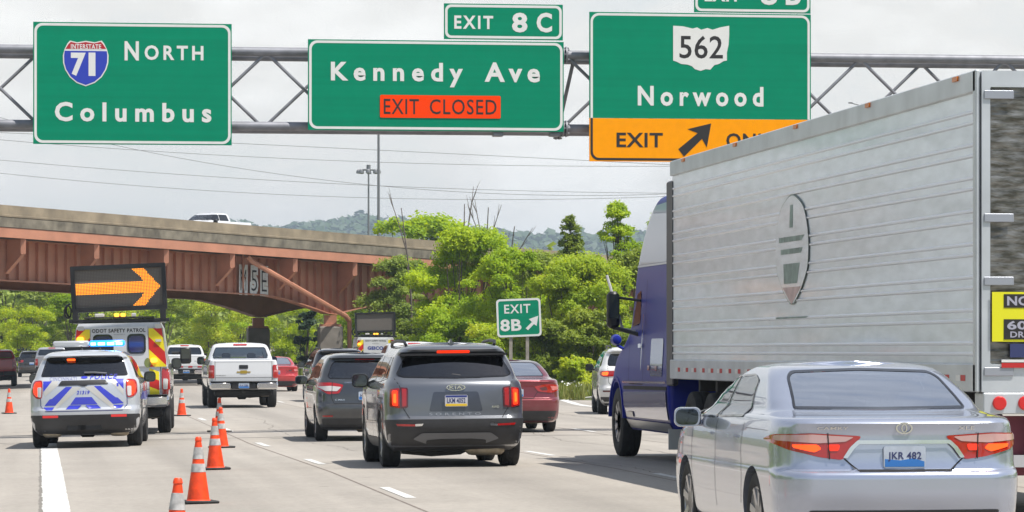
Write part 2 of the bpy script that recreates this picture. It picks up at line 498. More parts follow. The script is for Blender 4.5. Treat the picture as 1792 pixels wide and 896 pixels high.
# joints across and along the slabs
mb = MB()
for py, w in ((767, .16), (693, .12), (668, .25)):
    Y = ground(400, py).y
    v = []
    xs = [-20, -8, 0, 5.5, 11, 17.2, edge_r(Y) + 9]
    for x in xs: v += [(x, Y, gz(x, Y) + .002), (x, Y + w, gz(x, Y + w) + .002)]
    mb.add(v, [(2*i, 2*i+2, 2*i+3, 2*i+1) for i in range(len(xs) - 1)])
mb.build("road_joint_across", TAR); tag(bpy.data.objects["road_joint_across"], kind='structure')
mb = MB()
for X in (3.76, 7.5, 11.05):
    ys = [y for y in YL if 20 <= y <= 300]; v = []
    for y in ys: v += [(X, y, gz(X, y) + .002), (X + .03, y, gz(X, y) + .002)]
    mb.add(v, [(2*i, 2*i+1, 2*i+3, 2*i+2) for i in range(len(ys) - 1)])
mb.build("road_joint_along", TARB); tag(bpy.data.objects["road_joint_along"], kind='structure')

mb = MB()
for x0, y0, y1, dr in ((6.9, 30, 52, .35), (9.6, 40, 80, .2), (-2.4, 52, 95, .3), (5.1, 58, 90, -.2), (12.9, 60, 96, .25)):
    v = []; x = x0; y = y0; k = 0
    while y < y1:
        w = rnd.uniform(.004, .011)
        v += [(x - w, y, gz(x, y) + .002), (x + w, y, gz(x, y) + .002)]
        x += rnd.uniform(-.06, .06) + dr * .02; y += .35; k += 1
    mb.add(v, [(2*i, 2*i+1, 2*i+3, 2*i+2) for i in range(k - 1)])
mb.build("road_crack", mat("crack_filler", (.15, .135, .12), .9)); tag(bpy.data.objects["road_crack"], kind='structure')
# ---------------------------------------------------------------- overpass
CONC = mat("weathered_concrete", (0.215, 0.175, 0.12), 0.85, vary=0.28, scale=1.1, bump=0.3, bscale=6)
CONC2 = mat("stained_deck_edge", (0.165, 0.145, 0.11), 0.85, vary=0.45, scale=1.6)
RUST = mat("red_oxide_steel", (0.45, 0.20, 0.125), 0.55, vary=0.16, scale=0.9)
RUST_D = mat("red_oxide_flange", (0.42, 0.185, 0.115), 0.55, vary=0.2, scale=1.2)
PIER = mat("pier_concrete", (0.20, 0.18, 0.155), 0.9, vary=0.25, scale=1.4)
def cam_xy(u, d): return Vector((u * CT + d * ST, -u * ST + d * CT))
Bu, Bd = Vector((-23.5, 165.0)), Vector((25.6, 41.0))
_n = Vector((41.0, -25.6)).normalized()            # outward, towards the traffic
def bxy(t, out=0.0):
    """point of the front girder line at t; out metres towards the traffic"""
    p = Bu + Bd * t + _n * out
    return cam_xy(p.x, p.y)
BL = Bd.length
T0, T1 = -0.55, 1.75
def grade(t): return -0.95 * t
TC = 0.548
def haunch(t):
    h = 0.0
    for c in (TC, TC + 0.95, TC - 0.95):
        a = abs(t - c) / 0.125
        if a < 1: h = max(h, .86 * (1 - a) ** 1.35)
    return h
def swept(name, prof, m, parent, t0=T0, t1=T1, n=60, smooth=None):
    """closed profile (out, z at t=0) swept along the bridge"""
    mb = MB(); k = len(prof); v = []; f = []
    for i in range(n + 1):
        t = t0 + (t1 - t0) * i / n
        for o_, z in prof:
            p = bxy(t, o_); v.append((p.x, p.y, z + grade(t)))
    for i in range(n):
        for j in range(k):
            jj = (j + 1) % k
            f.append((i*k+j, i*k+jj, (i+1)*k+jj, (i+1)*k+j))
    f += [tuple(range(k)), tuple(n*k + j for j in range(k - 1, -1, -1))]
    mb.add(v, f)
    return mb.build(name, m, parent, smooth)
OV = 1.35          # overhang of the deck beyond the girder
bridge = empty("highway_overpass", (0, 0, 0), 0, "rust-red steel girder overpass with a pale concrete parapet crossing above the road", "bridge")
BW = 12.0
swept("parapet", [(OV, 7.68), (OV - .06, 8.15), (OV - .34, 8.15), (OV - .34, 7.30), (OV, 7.30)], CONC, bridge)
swept("ledge", [(OV + .05, 7.62), (OV + .05, 7.70), (OV + .003, 7.72), (OV + .003, 7.60)], CONC, bridge)
swept("deck_edge", [(OV + .03, 7.15), (OV + .03, 7.58), (OV + .004, 7.60), (OV - .3, 7.29), (OV - .3, 7.15)], CONC2, bridge)
swept("deck", [(OV - .05, 7.0), (OV - .35, 7.28), (-BW - OV, 7.75), (-BW - OV, 7.47)], CONC2, bridge)
swept("far_parapet", [(-BW - OV + .3, 7.76), (-BW - OV + .3, 8.15), (-BW - OV, 8.15), (-BW - OV, 7.76)], CONC, bridge)
swept("fascia_beam", [(OV, 6.68), (OV, 7.13), (OV - .18, 7.13), (OV - .18, 7.11), (OV - .03, 7.11), (OV - .03, 6.70), (OV - .18, 6.70), (OV - .18, 6.68)], RUST, bridge)
ZT, ZB = 6.62, 4.82
def girder(name, off, dt):
    """plate girder whose web deepens at the piers; off metres behind the front one"""
    mb = MB(); n = 150; v = []; f = []
    for i in range(n + 1):
        t = T0 + (T1 - T0) * i / n
        zb = ZB - haunch(t) - 0.05 * 0; 
        for o_, z in ((off + .01, ZT), (off + .01, zb), (off - .01, zb), (off - .01, ZT)):
            p = bxy(t + dt, o_); v.append((p.x, p.y, z + grade(t)))
    for i in range(n):
        for j in range(4):
            f.append((i*4+j, i*4+(j+1) % 4, (i+1)*4+(j+1) % 4, (i+1)*4+j))
    mb.add(v, f)
    g = mb.build(name, RUST, bridge)
    for nm, zo, fl in (("bottom_flange", 0, 1), ("top_flange", 1, 0)):
        mb = MB(); v = []; f = []
        for i in range(n + 1):
            t = T0 + (T1 - T0) * i / n
            z0 = (ZB - haunch(t) - .06) if fl else ZT
            for o_, z in ((off + .24, z0), (off + .24, z0 + .055), (off - .24, z0 + .055), (off - .24, z0)):
                p = bxy(t + dt, o_); v.append((p.x, p.y, z + grade(t)))
        for i in range(n):
            for j in range(4):
                f.append((i*4+j, i*4+(j+1) % 4, (i+1)*4+(j+1) % 4, (i+1)*4+j))
        mb.add(v, f); mb.build(nm, RUST_D, g)
    return g
DT = 0.21          # the piers stand square to the road below, so the rear girder is shifted along
g1 = girder("front_girder", 0.0, 0.0)
g2 = girder("rear_girder", -BW, DT)
# vertical stiffeners and overhang brackets: pattern of the front girder
mb = MB()
dt = 0.70 / BL
t = T0 + 0.01
while t < T1 - .01:
    zb = ZB - haunch(t)
    p = bxy(t, .012); q = bxy(t, .17)
    for a in (0,):
        e = (bxy(t + .02 / BL) - bxy(t)); 
        vs = [(p.x, p.y, zb + grade(t)), (q.x, q.y, zb + grade(t)), (q.x, q.y, ZT + grade(t) - .003), (p.x, p.y, ZT + grade(t) - .003)]
        vs += [(x + e.x, y_ + e.y, z) for x, y_, z in vs]
        mb.add(vs, [(0, 1, 2, 3), (7, 6, 5, 4), (0, 4, 5, 1), (1, 5, 6, 2), (2, 6, 7, 3), (3, 7, 4, 0)])
    t += dt
mb.build("stiffener", RUST, g1); tag(bpy.data.objects["stiffener"], kind='stuff')
def bracket(t):
    mb = MB()
    g = grade(t)
    prof = [(.26, 5.10), (OV - .24, 5.86), (OV - .12, 6.0), (OV - .12, 6.66), (.26, 6.66)]
    e = bxy(t + .03 / BL) - bxy(t)
    A = [(*bxy(t, o_), z + g) for o_, z in prof]
    B = [(x + e.x, y_ + e.y, z) for x, y_, z in A]
    n = len(prof)
    mb.add(A + B, [tuple(range(n)), tuple(range(2*n - 1, n - 1, -1))] + [(i, n + i, n + (i+1) % n, (i+1) % n) for i in range(n)])
    # flange along the lower edge of the bracket
    for (o1, z1), (o2, z2) in ((prof[0], prof[1]), (prof[1], prof[2]), (prof[2], prof[3])):
        c = e * 0.5
        p1 = bxy(t, o1) + c; p2 = bxy(t, o2) + c
        mb.bar((p1.x, p1.y, z1 + g), (p2.x, p2.y, z2 + g), .24, .03)
    return mb.build("bracket", RUST, bridge)
dtb = 5.35 / BL
def bt(px):
    a = (px - 896.0) / 6300.0
    return (a * 165 + 23.5) / (25.6 - a * 41)
t = bt(133) - 6 * dtb
while t < T1: 
    if t > T0: bracket(t)
    t += dtb
# cross frames between the girders, seen in the shade below the deck
for k in range(26):
    t = T0 + .05 + k * .085
    if t + DT > T1: break
    mb = MB(); g = grade(t)
    a = bxy(t, -.3); b = bxy(t + DT, -BW + .3)
    mb.bar((a.x, a.y, 6.3 + g), (b.x, b.y, 6.3 + g), .25, .5)
    mb.build("cross_beam", RUST, bridge)
for t, off, dts in ((TC, 0, 0), (TC, -BW, DT), (TC - .95, 0, 0), (TC - .95, -BW, DT), (TC + .95, 0, 0), (TC + .95, -BW, DT)):
    p = bxy(t + dts, off)
    zb = ZB - haunch(t) + grade(t) - .06
    ang = math.atan2(Bd.y * CT - Bd.x * ST, Bd.x * CT + Bd.y * ST)
    mb = MB()
    zt = 2.82; gr = gz(p.x, p.y) - .3
    mb.box(-.62, .62, -.7, .7, gr, zt, bev=.06)
    o = mb.build("pier", PIER, bridge, 30); o.location = (p.x, p.y, 0); o.rotation_euler = (0, 0, -YAW * 0)
    mb = MB(); mb.box(-.32, .32, -.32, .32, zt + .001, zb + .03); mb.box(-.55, .55, -.4, .4, zt + .001, zt + .12)
    s = mb.build("bearing", RUST_D, o)
# graffiti sprayed on the web
gx = MB(); 
GW = mat("white_spray_paint", (0.62, 0.62, 0.60), 0.8, vary=0.15)
GB = mat("black_spray_paint", (0.02, 0.02, 0.022), 0.8)
def on_web(tx, z, o_=0.19):
    p = bxy(tx, o_); return (p.x, p.y, z + grade(tx))
def spray(s, px0, px1, z0, z1, m, bold, off):
    vs, fs = text_v(s, bt(px0), bt(px1), z0, z1, bold, 1.0)
    mb = MB(); mb.add([on_web(a, b, off) for a, b in vs], fs)
    return mb.build("graffiti", m, bridge)
for s, a, b in (("M", 413, 428), ("5", 432, 447), ("E", 450, 464)):
    spray(s, a, b, 4.72, 6.25, GW, .10, .192)
    spray(s, a + 2.5, b - 2.5, 4.95, 6.0, GB, -0.012, .196)
# drain pipe
mb = MB()
def brp(px, d_out, py):
    t = bt(px); p = bxy(t, d_out); d = p.x * ST + p.y * CT
    return (p.x, p.y, CAM_H + (HOR - py) / 6300 * d)
pts = [brp(404, 1.0, 448), brp(412, 1.0, 457), brp(584, .75, 553), brp(591, .75, 562)]
mb.tube(pts, .13, 8); mb.tube([pts[3], (pts[3][0], pts[3][1], -.2)], .12, 8)
mb.build("drain_pipe", RUST, bridge, 40)
mb = MB(); mb.tube([brp(417, .3, 392 + 54), brp(417, .3, 505)], .05, 6); mb.build("drain_pipe", RUST, bridge, 40)

# ---------------------------------------------------------------- sign gantry
GY = 72.0
GAN = empty("sign_gantry", (0, GY, 0), 0, "galvanised steel truss spanning the road and carrying the green overhead signs", "sign gantry")
zt = on_y(450, 88, GY).z; zb = on_y(450, 219, GY).z; 
xl, xr = on_y(-260, 80, GY).x, on_y(2300, 100, GY).x
DEP = 0.95
for nm, y, z in (("chord", .35, zt), ("chord", .35 + DEP, zt - .02), ("chord", .35, zb), ("chord", .35 + DEP, zb)):
    mb = MB(); mb.tube([(xl, y, z), (xr, y, z)], .093, 12)
    # flanged splice
    sx = on_y(992, 90, GY).x
    for q in (-.035, .035):
        mb.tube([(sx + q - .018, y, z), (sx + q + .018, y, z)], .17, 12)
    for k in range(8):
        a = k * math.pi / 4
        mb.tube([(sx - .09, y + .14 * math.cos(a), z + .14 * math.sin(a)), (sx + .09, y + .14 * math.cos(a), z + .14 * math.sin(a))], .016, 6)
    mb.build(nm, STEEL, GAN, 40)
half = on_y(468 + 133, 88, GY).x - on_y(468, 88, GY).x
x0 = on_y(468, 88, GY).x
mf, mk = MB(), MB()
k = int((xl - x0) / half)
while x0 + (k + 1) * half < xr:
    a, b = x0 + k * half, x0 + (k + 1) * half
    top_first = (k % 2 == 0)
    za, zb_ = (zt, zb) if top_first else (zb, zt)
    s = 1 if za > zb_ else -1
    mf.tube([(a + .06, .35, za - .08 * s), (b - .06, .35, zb_ + .08 * s)], .034, 8)
    mk.tube([(a + .06, .35 + DEP, zb_ + .08 * s), (b - .06, .35 + DEP, za - .08 * s)], .034, 8)
    k += 1
mf.build("front_lattice", STEEL, GAN, 40); mk.build("rear_lattice", STEEL, GAN, 40)
mb = MB()
p0 = on_y(1009, 100, GY); p1 = on_y(994, 214, GY)
mb.tube([(p0.x, .35, p0.z), (p1.x, .35 + DEP, p1.z)], .04, 8); mb.build("tie_bar", STEEL, GAN, 40)
for xx in (xl, xr):
    mb = MB()
    for yy in (.35, .35 + DEP): mb.tube([(xx, yy, gz(xx, GY) - .2), (xx, yy, zt + .3)], .16, 14)
    mb.build("support_post", STEEL, GAN, 40)

GREEN = mat("sign_green_sheeting", (0.0, 0.235, 0.125), 0.45, spec=.12, vary=0.035, scale=3.0)
def seam_green(m):
    n, l = m.node_tree.nodes, m.node_tree.links
    bs = n["Principled BSDF"]; src = bs.inputs["Base Color"].links[0].from_socket
    tc = n.new("ShaderNodeTexCoord"); mp = n.new("ShaderNodeMapping"); mp.inputs["Scale"].default_value = (.12, 1, 9); l.new(tc.outputs["Object"], mp.inputs[0])
    no = n.new("ShaderNodeTexNoise"); no.inputs["Scale"].default_value = 1.0; no.inputs["Detail"].default_value = 5; l.new(mp.outputs[0], no.inputs["Vector"])
    mr = n.new("ShaderNodeMapRange"); mr.inputs["From Min"].default_value = .3; mr.inputs["From Max"].default_value = .62; mr.inputs["To Min"].default_value = .90; mr.inputs["To Max"].default_value = 1.02; l.new(no.outputs["Fac"], mr.inputs["Value"])
    mx = n.new("ShaderNodeMix"); mx.data_type = 'RGBA'; mx.blend_type = 'MULTIPLY'; mx.inputs[0].default_value = 1; l.new(src, mx.inputs[6]); l.new(mr.outputs[0], mx.inputs[7]); l.new(mx.outputs[2], bs.inputs["Base Color"])
seam_green(GREEN)
SIGNW = mat("sign_white_sheeting", (0.72, 0.72, 0.70), 0.45, spec=.12, vary=0.03)
SIGNY = mat("sign_yellow_sheeting", (0.95, 0.34, 0.0), 0.45, spec=.12, vary=0.03)
SIGNO = mat("sign_orange_sheeting", (0.95, 0.055, 0.0), 0.45, spec=.12)
SIGNB = mat("sign_black_lettering", (0.018, 0.016, 0.016), 0.5)
SIGN_BLUE = mat("shield_blue", (0.02, 0.045, 0.42), 0.45)
SIGN_RED = mat("shield_red", (0.42, 0.012, 0.02), 0.45)
SIGN_BACK = mat("sign_back_aluminium", (0.4, 0.4, 0.4), 0.5, 0.7)
def overhead(name, label, px0, px1, py0, py1, group=None, cat="road sign", r=.17, dy=0.0, tabs=None):
    """sign panel on the gantry; returns the root and a px,py -> local x,z map"""
    c = on_y((px0 + px1) / 2, (py0 + py1) / 2, GY)
    root = empty(name, (c.x, GY + dy, c.z), 0, label, cat, group)
    def L(px, py):
        p = on_y(px, py, GY); return (p.x - c.x, p.z - c.z)
    (x0, _), (x1, _) = L(px0, py0), L(px1, py1)
    # the photograph's rows slope a little; keep the panel level about its own centre
    h = (py1 - py0) / 6300 * (c.x * ST + GY * CT)
    return root, L, (x0, x1, -h / 2, h / 2)
def panel(root, bx, mt, bt_=None, border=SIGNW, w=.05, r=.16, inset=.022, y=0.0, nm="panel"):
    x0, x1, z0, z1 = bx
    mb = MB(); mb.box(x0, x1, y, y + .04, z0, z1); pn = mb.build(nm, mt, root)
    if border:
        mb = MB()
        mb.ring(rrect(x0+inset, x1-inset, z0+inset, z1-inset, r), rrect(x0+inset+w, x1-inset-w, z0+inset+w, z1-inset-w, r-w*.7), y - .003, y - .0005)
        mb.build("border", border, root)
    return pn
def words(root, L, items, m=SIGNW, name="lettering", y=-.004):
    for s, px0, px1, py0, py1, bold, sp in items:
        mb = MB()
        (x0, z1), (x1, z0) = L(px0, py0), L(px1, py1)
        letter(mb, s, x0, x1, z0, z1, y, bold, sp)
        o = mb.build(name, m, root)
    return o
def brackets(root, bx, n, y1=.26):
    mb = MB(); x0, x1, z0, z1 = bx
    for k in range(n):
        x = x0 + (x1 - x0) * (k + .5) / n
        mb.box(x - .04, x + .04, .041, y1 - .03, z0 + .05, z1 - .05)
    mb.build("mounting_bar", SIGN_BACK, root)
# Interstate 71 North, Columbus
rt, L, bx = overhead("overhead_sign", "green overhead sign reading North Columbus beside a red and blue route shield", 58, 405.5, 40, 253)
panel(rt, bx, GREEN); brackets(rt, bx, 3)
words(rt, L, [("N", 218, 243, 72, 106, .03, 1), ("ORTH", 253, 356, 79, 106, .028, 1.4), ("Columbus", 96, 370, 178, 214.5, .032, 1.55)])
def shield(rt, L):
    cx = 150
    top = [(122.5, 71), (135, 74), (150, 71.5), (166, 74), (178, 71)]
    right = [(182, 76), (187, 86), (190, 97), (189.5, 110), (186, 122), (178, 135), (166, 145), (150, 151)]
    left = [(300 - x, y_) for x, y_ in right][::-1]
    pts = [L(*p) for p in top + right + left[1:]]
    mb = MB(); mb.prism(pts, -.006, -.0005); s = mb.build("route_shield", SIGNW, rt)
    c = L(150, 108)
    ins = [(c[0] + (x - c[0]) * .945, c[1] + (z - c[1]) * .945) for x, z in pts]
    zc = L(150, 87)[1]
    blue = [p for p in ins if p[1] < zc - .02]
    xl_ = min(p[0] for p in blue); xr_ = max(p[0] for p in blue)
    zz = zc - .025
    blue = [(L(188, 0)[0] - .013, zz)] + [p for p in blue] + [(L(112, 0)[0] + .013, zz)]
    red = [(L(185.5, 0)[0] - .005, zc + .012)] + [(L(114.5, 0)[0] + .005, zc + .012)] + [p for p in ins if p[1] > zc + .02][::1]
    # order by angle for safety
    def order(q):
        ax = sum(p[0] for p in q) / len(q); az = sum(p[1] for p in q) / len(q)
        return sorted(q, key=lambda p: math.atan2(p[1] - az, p[0] - ax))
    mb = MB(); mb.prism(order(blue), -.009, -.0062); mb.build("blue_field", SIGN_BLUE, s)
    red = [L(114.5, 85.5), L(120, 77), L(124, 73.2), L(135, 76), L(150, 73.6), L(165, 76), L(176.5, 73.2), L(180, 77), L(185.5, 85.5)][::-1]
    mb = MB(); mb.prism(red, -.009, -.0062); mb.build("red_field", SIGN_RED, s)
    words(s, L, [("INTERSTATE", 124, 177, 77, 86, .022, 1.12), ("7", 124, 150, 92, 133, .045, 1), ("1", 155, 167, 92, 133, .045, 1)], y=-.0105)
shield(rt, L)
# Kennedy Ave
rt, L, bx = overhead("overhead_sign", "wide green overhead sign reading Kennedy Ave with an orange exit closed plate", 539, 986.5, 71, 229)
panel(rt, bx, GREEN); brackets(rt, bx, 4)
words(rt, L, [("Kennedy", 579, 810, 108, 153, .032, 1.55), ("Ave", 848, 945, 109, 144.5, .032, 1.45)])
(x0, z1), (x1, z0) = L(665, 166), L(876, 207.5)
mb = MB(); mb.prism(rrect(x0, x1, z0, z1, .03), -.012, -.001); o = mb.build("closure_plate", SIGNO, rt)
words(o, L, [("EXIT", 671.5, 733, 173, 200, .006, 1.1), ("CLOSED", 752, 869, 173.5, 201, .006, 1.1)], SIGNB, y=-.0135)
for px in (873, 972):
    x, z = L(px, 234); mb = MB(); mb.box(x - .11, x + .11, .06, .3, z - .05, z + .03, bev=.02); mb.build("sign_light", STEEL, rt, 30)
rt, L, bx = overhead("exit_tab_sign", "small green exit 8 C tab sign standing on top of the wide Kennedy Ave sign", 777, 985, 7, 70)
bx = (bx[0], bx[1], bx[2] + .006, bx[3])
panel(rt, bx, GREEN, r=.12); brackets(rt, bx, 2, .2)
words(rt, L, [("EXIT", 795, 863, 27, 51, .028, 1.3), ("8", 896, 923, 22, 57, .036, 1), ("C", 939, 966, 22, 57, .036, 1)])
# 562 Norwood exit only
rt, L, bx = overhead("overhead_sign", "tall green and yellow overhead sign reading 562 Norwood exit only with a slanted black arrow", 1031.5, 1419, 23, 283.5)
zs = L(1225, 208)[1]
bxg = (bx[0], bx[1], zs + .002, bx[3])
mb = MB(); mb.box(bxg[0], bxg[1], 0, .04, bxg[2], bxg[3]); mb.build("panel", GREEN, rt)
bxy_ = (bx[0], bx[1], bx[2], zs)
mb = MB(); mb.box(bx[0], bx[1], 0, .04, bx[2], zs - .002); mb.build("exit_only_panel", SIGNY, rt)
full = rrect(bx[0]+.022, bx[1]-.022, bx[2]+.022, bx[3]-.022, .17, 8); inn = rrect(bx[0]+.07, bx[1]-.07, bx[2]+.07, bx[3]-.07, .13, 8)
def half_border(up, m):
    mb = MB(); n = len(full)
    for i in range(n):
        j = (i + 1) % n
        q = [full[i], full[j], inn[j], inn[i]]
        zz = [p[1] for p in q]
        if up:
            if max(zz) < zs: continue
            q = [(x, max(z, zs)) for x, z in q]
        else:
            if min(zz) > zs: continue
            q = [(x, min(z, zs)) for x, z in q]
        mb.add([(x, -.003, z) for x, z in q], [(0, 1, 2, 3)])
    return mb.build("border", m, rt)
half_border(True, SIGNW); half_border(False, SIGNB)
brackets(rt, bx, 4)
words(rt, L, [("Norwood", 1116, 1336, 150, 187, .032, 1.5)])
ohio = [(1178, 45), (1195, 46), (1212, 50), (1220, 48), (1227, 52), (1238, 49), (1247, 52), (1260, 48), (1276, 45), (1276, 62), (1275, 78), (1272, 92), (1272, 106), (1266, 107), (1258, 112), (1250, 114), (1243, 122), (1235, 121), (1226, 124), (1216, 121), (1211, 116), (1203, 113), (1192, 112), (1184, 108), (1178, 106)]
mb = MB(); mb.prism([L(*p) for p in ohio][::-1], -.005, -.0005); o = mb.build("state_route_marker", SIGNW, rt)
words(o, L, [("562", 1189, 1265, 62, 103, .010, 1.02)], SIGNB, y=-.0065)
words(rt, L, [("EXIT", 1079, 1160, 232, 258, .022, 1.08), ("ONLY", 1271, 1364, 233, 259, .022, 1.08)], SIGNB)
arrow = [(1187, 261), (1221, 233), (1203, 226), (1244.5, 216), (1237, 258), (1228.5, 243), (1197, 274)]
mb = MB(); mb.prism([L(*p) for p in arrow][::-1], -.005, -.0005); mb.build("arrow", SIGNB, rt)
rt, L, bx = overhead("exit_tab_sign", "cut off green exit 8 B tab sign standing on top of the Norwood sign", 1215, 1418.5, -40, 23)
bx = (bx[0], bx[1], bx[2] + .006, bx[3])
panel(rt, bx, GREEN, r=.12); brackets(rt, bx, 2, .2)
words(rt, L, [("EXIT", 1233, 1296, -22, 3, .03, 1.1), ("8", 1331, 1360, -27, 9, .036, 1), ("B", 1375, 1401, -27, 9, .036, 1)])

# exit gore sign by the bushes
d = 131.0
c = at(908, d, 556)
rt = empty("exit_sign", (c.x, c.y, gz(c.x, c.y)), -YAW, "green roadside sign reading exit 8B with an arrow, standing on two posts", "road sign")
s = d / 6300.0
cz = c.z - gz(c.x, c.y)
def LG(px, py):
    x, z = (px - 908) * s, -(py - 556.5) * s
    a = R(2.2)
    return (x * math.cos(a) - z * math.sin(a), cz + x * math.sin(a) + z * math.cos(a))
def rotp(pts): return [LG(908 + x / s, 556.5 - z / s) for x, z in pts]
w2, h2 = 39 * s, 33.5 * s
mb = MB(); mb.prism(rotp(rrect(-w2, w2, -h2, h2, .13)), 0, .03); mb.build("panel", GREEN, rt)
mb = MB(); mb.ring(rotp(rrect(-w2+.004, w2-.004, -h2+.004, h2-.004, .13)), rotp(rrect(-w2+.075, w2-.075, -h2+.075, h2-.075, .09)), -.004, -.0005); mb.build("border", SIGNW, rt)
mb = MB()
vs, fs = text_v("EXIT", -25*s, 21*s, 8*s, 23.5*s, .016, 1.15); mb.add([(p[0], -.005, p[1]) for p in rotp(vs)], fs)
mb.build("lettering", SIGNW, rt); mb = MB()
vs, fs = text_v("8B", -33*s, 4*s, -23*s, -2*s, .03, 1.05); mb.add([(p[0], -.005, p[1]) for p in rotp(vs)], fs)
mb.build("lettering", SIGNW, rt)
ar = [(920, 575), (931, 564), (925.5, 559), (942, 553), (939, 571), (934.5, 567.5), (924, 578.5)]
mb = MB(); mb.prism([((px-908)*s*1.0, cz-(py-556.5)*s) for px, py in ar][::-1], -.006, -.0005); mb.build("arrow", SIGNW, rt)
for px in (894, 923):
    mb = MB(); x = (px - 908) * s; mb.box(x - .06, x + .06, .035, .12, -.3, cz - h2 + .9); mb.build("post", mat("post_wood", (.30, .27, .23), .8, vary=.2), rt)
# ---------------------------------------------------------------- vegetation
def leaf_mat(name, c1, c2, c3, trans=0.35):
    if name in MATS: return MATS[name]
    m, n, l, out = newmat(name)
    geo = n.new("ShaderNodeNewGeometry"); oi = n.new("ShaderNodeObjectInfo"); tc = n.new("ShaderNodeTexCoord")
    ramp = n.new("ShaderNodeValToRGB")
    ramp.color_ramp.elements[0].color = c4(c1); ramp.color_ramp.elements[1].color = c4(c3)
    e = ramp.color_ramp.elements.new(0.5); e.color = c4(c2)
    no = n.new("ShaderNodeTexNoise"); no.inputs["Scale"].default_value = 0.7; no.inputs["Detail"].default_value = 2
    l.new(tc.outputs["Object"], no.inputs["Vector"])
    a = n.new("ShaderNodeMath"); a.operation = 'MULTIPLY_ADD'; a.inputs[1].default_value = 0.45
    l.new(geo.outputs["Random Per Island"], a.inputs[0])
    b_ = n.new("ShaderNodeMath"); b_.operation = 'MULTIPLY_ADD'; b_.inputs[1].default_value = 1.5; b_.inputs[2].default_value = -0.55
    l.new(no.outputs["Fac"], b_.inputs[0]); l.new(b_.outputs[0], a.inputs[2])
    o2 = n.new("ShaderNodeMath"); o2.operation = 'MULTIPLY_ADD'; o2.inputs[1].default_value = 0.3
    l.new(oi.outputs["Random"], o2.inputs[0]); l.new(a.outputs[0], o2.inputs[2])
    l.new(o2.outputs[0], ramp.inputs[0])
    di = n.new("ShaderNodeBsdfPrincipled"); di.inputs["Roughness"].default_value = 0.55
    di.inputs["Specular IOR Level"].default_value = 0.3
    tr = n.new("ShaderNodeBsdfTranslucent")
    hs = n.new("ShaderNodeHueSaturation"); hs.inputs["Hue"].default_value = 0.485; hs.inputs["Saturation"].default_value = 1.15; hs.inputs["Value"].default_value = 1.5
    l.new(ramp.outputs[0], di.inputs["Base Color"]); l.new(ramp.outputs[0], hs.inputs["Color"]); l.new(hs.outputs[0], tr.inputs[0])
    mx = n.new("ShaderNodeMixShader"); mx.inputs[0].default_value = trans
    l.new(di.outputs[0], mx.inputs[1]); l.new(tr.outputs[0], mx.inputs[2]); l.new(mx.outputs[0], out.inputs[0])
    MATS[name] = m
    return m
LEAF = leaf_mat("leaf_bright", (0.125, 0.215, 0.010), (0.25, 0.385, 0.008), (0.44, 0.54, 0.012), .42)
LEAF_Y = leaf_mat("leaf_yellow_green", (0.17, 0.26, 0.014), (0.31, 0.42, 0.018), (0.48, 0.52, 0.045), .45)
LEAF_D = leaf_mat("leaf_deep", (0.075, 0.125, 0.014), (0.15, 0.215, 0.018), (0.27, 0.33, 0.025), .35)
LEAF_G = leaf_mat("leaf_grey_green", (0.15, 0.22, 0.035), (0.24, 0.32, 0.05), (0.35, 0.42, 0.09), .4)
LEAF_C = leaf_mat("leaf_conifer", (0.012, 0.035, 0.014), (0.022, 0.05, 0.02), (0.04, 0.075, 0.03), .1)
BARK = mat("bark", (0.075, 0.058, 0.045), 0.9, vary=0.4, scale=8)
DEADWOOD = mat("dead_wood", (0.12, 0.10, 0.085), 0.9, vary=0.3, scale=5)

def quads(name, C, U, V, Mt, parent=None, bend=0.0):
    """kite-shaped leaves at C with half axes U, V"""
    N = len(C)
    nrm = np.cross(U, V); nrm /= (np.linalg.norm(nrm, axis=1, keepdims=True) + 1e-9)
    ln = np.linalg.norm(U, axis=1, keepdims=True)
    v = np.stack([C - U, C + V - U * .15 + nrm * ln * bend, C + U, C - V - U * .15 + nrm * ln * bend], axis=1).reshape(-1, 3).astype(np.float32)
    me = bpy.data.meshes.new(name)
    me.vertices.add(4 * N); me.loops.add(4 * N); me.polygons.add(N)
    me.vertices.foreach_set("co", v.ravel())
    me.loops.foreach_set("vertex_index", np.arange(4 * N, dtype=np.int32))
    me.polygons.foreach_set("loop_start", np.arange(0, 4 * N, 4, dtype=np.int32))
    me.update(calc_edges=True)
    return link(name, me, Mt, parent)
def rand_dirs(rs, N):
    d = rs.normal(size=(N, 3)); return d / np.linalg.norm(d, axis=1, keepdims=True)
def crown_points(rs, blobs, N):
    """points in the shells of the crown's clumps; more on the sunny tops"""
    w = np.array([b[3] ** 2 for b in blobs]); w /= w.sum()
    idx = rs.choice(len(blobs), N, p=w)
    B = np.array(blobs)[idx]
    d = rand_dirs(rs, N); d[:, 2] = np.where(d[:, 2] < -.3, -d[:, 2] * .7, d[:, 2])
    r = B[:, 3] * (0.35 + 0.75 * rs.random(N) ** 0.6)
    lump = 1 + 0.22 * np.sin(d[:, 0] * 7 + idx) * np.sin(d[:, 1] * 6 + 2 * idx) 
    return B[:, :3] + d * (r * lump)[:, None] * np.array([1, 1, .8]), d
def leaves(rs, C, out, size):
    N = len(C)
    n = rand_dirs(rs, N) * 0.8 + out * 0.5 + np.array([0.2, -.25, 0.6])
    n /= np.linalg.norm(n, axis=1, keepdims=True)
    a = rand_dirs(rs, N); U = np.cross(n, a); U /= np.linalg.norm(U, axis=1, keepdims=True); V = np.cross(n, U)
    s = size * (0.55 + 0.9 * rs.random((N, 1)))
    return U * s, V * s * .55
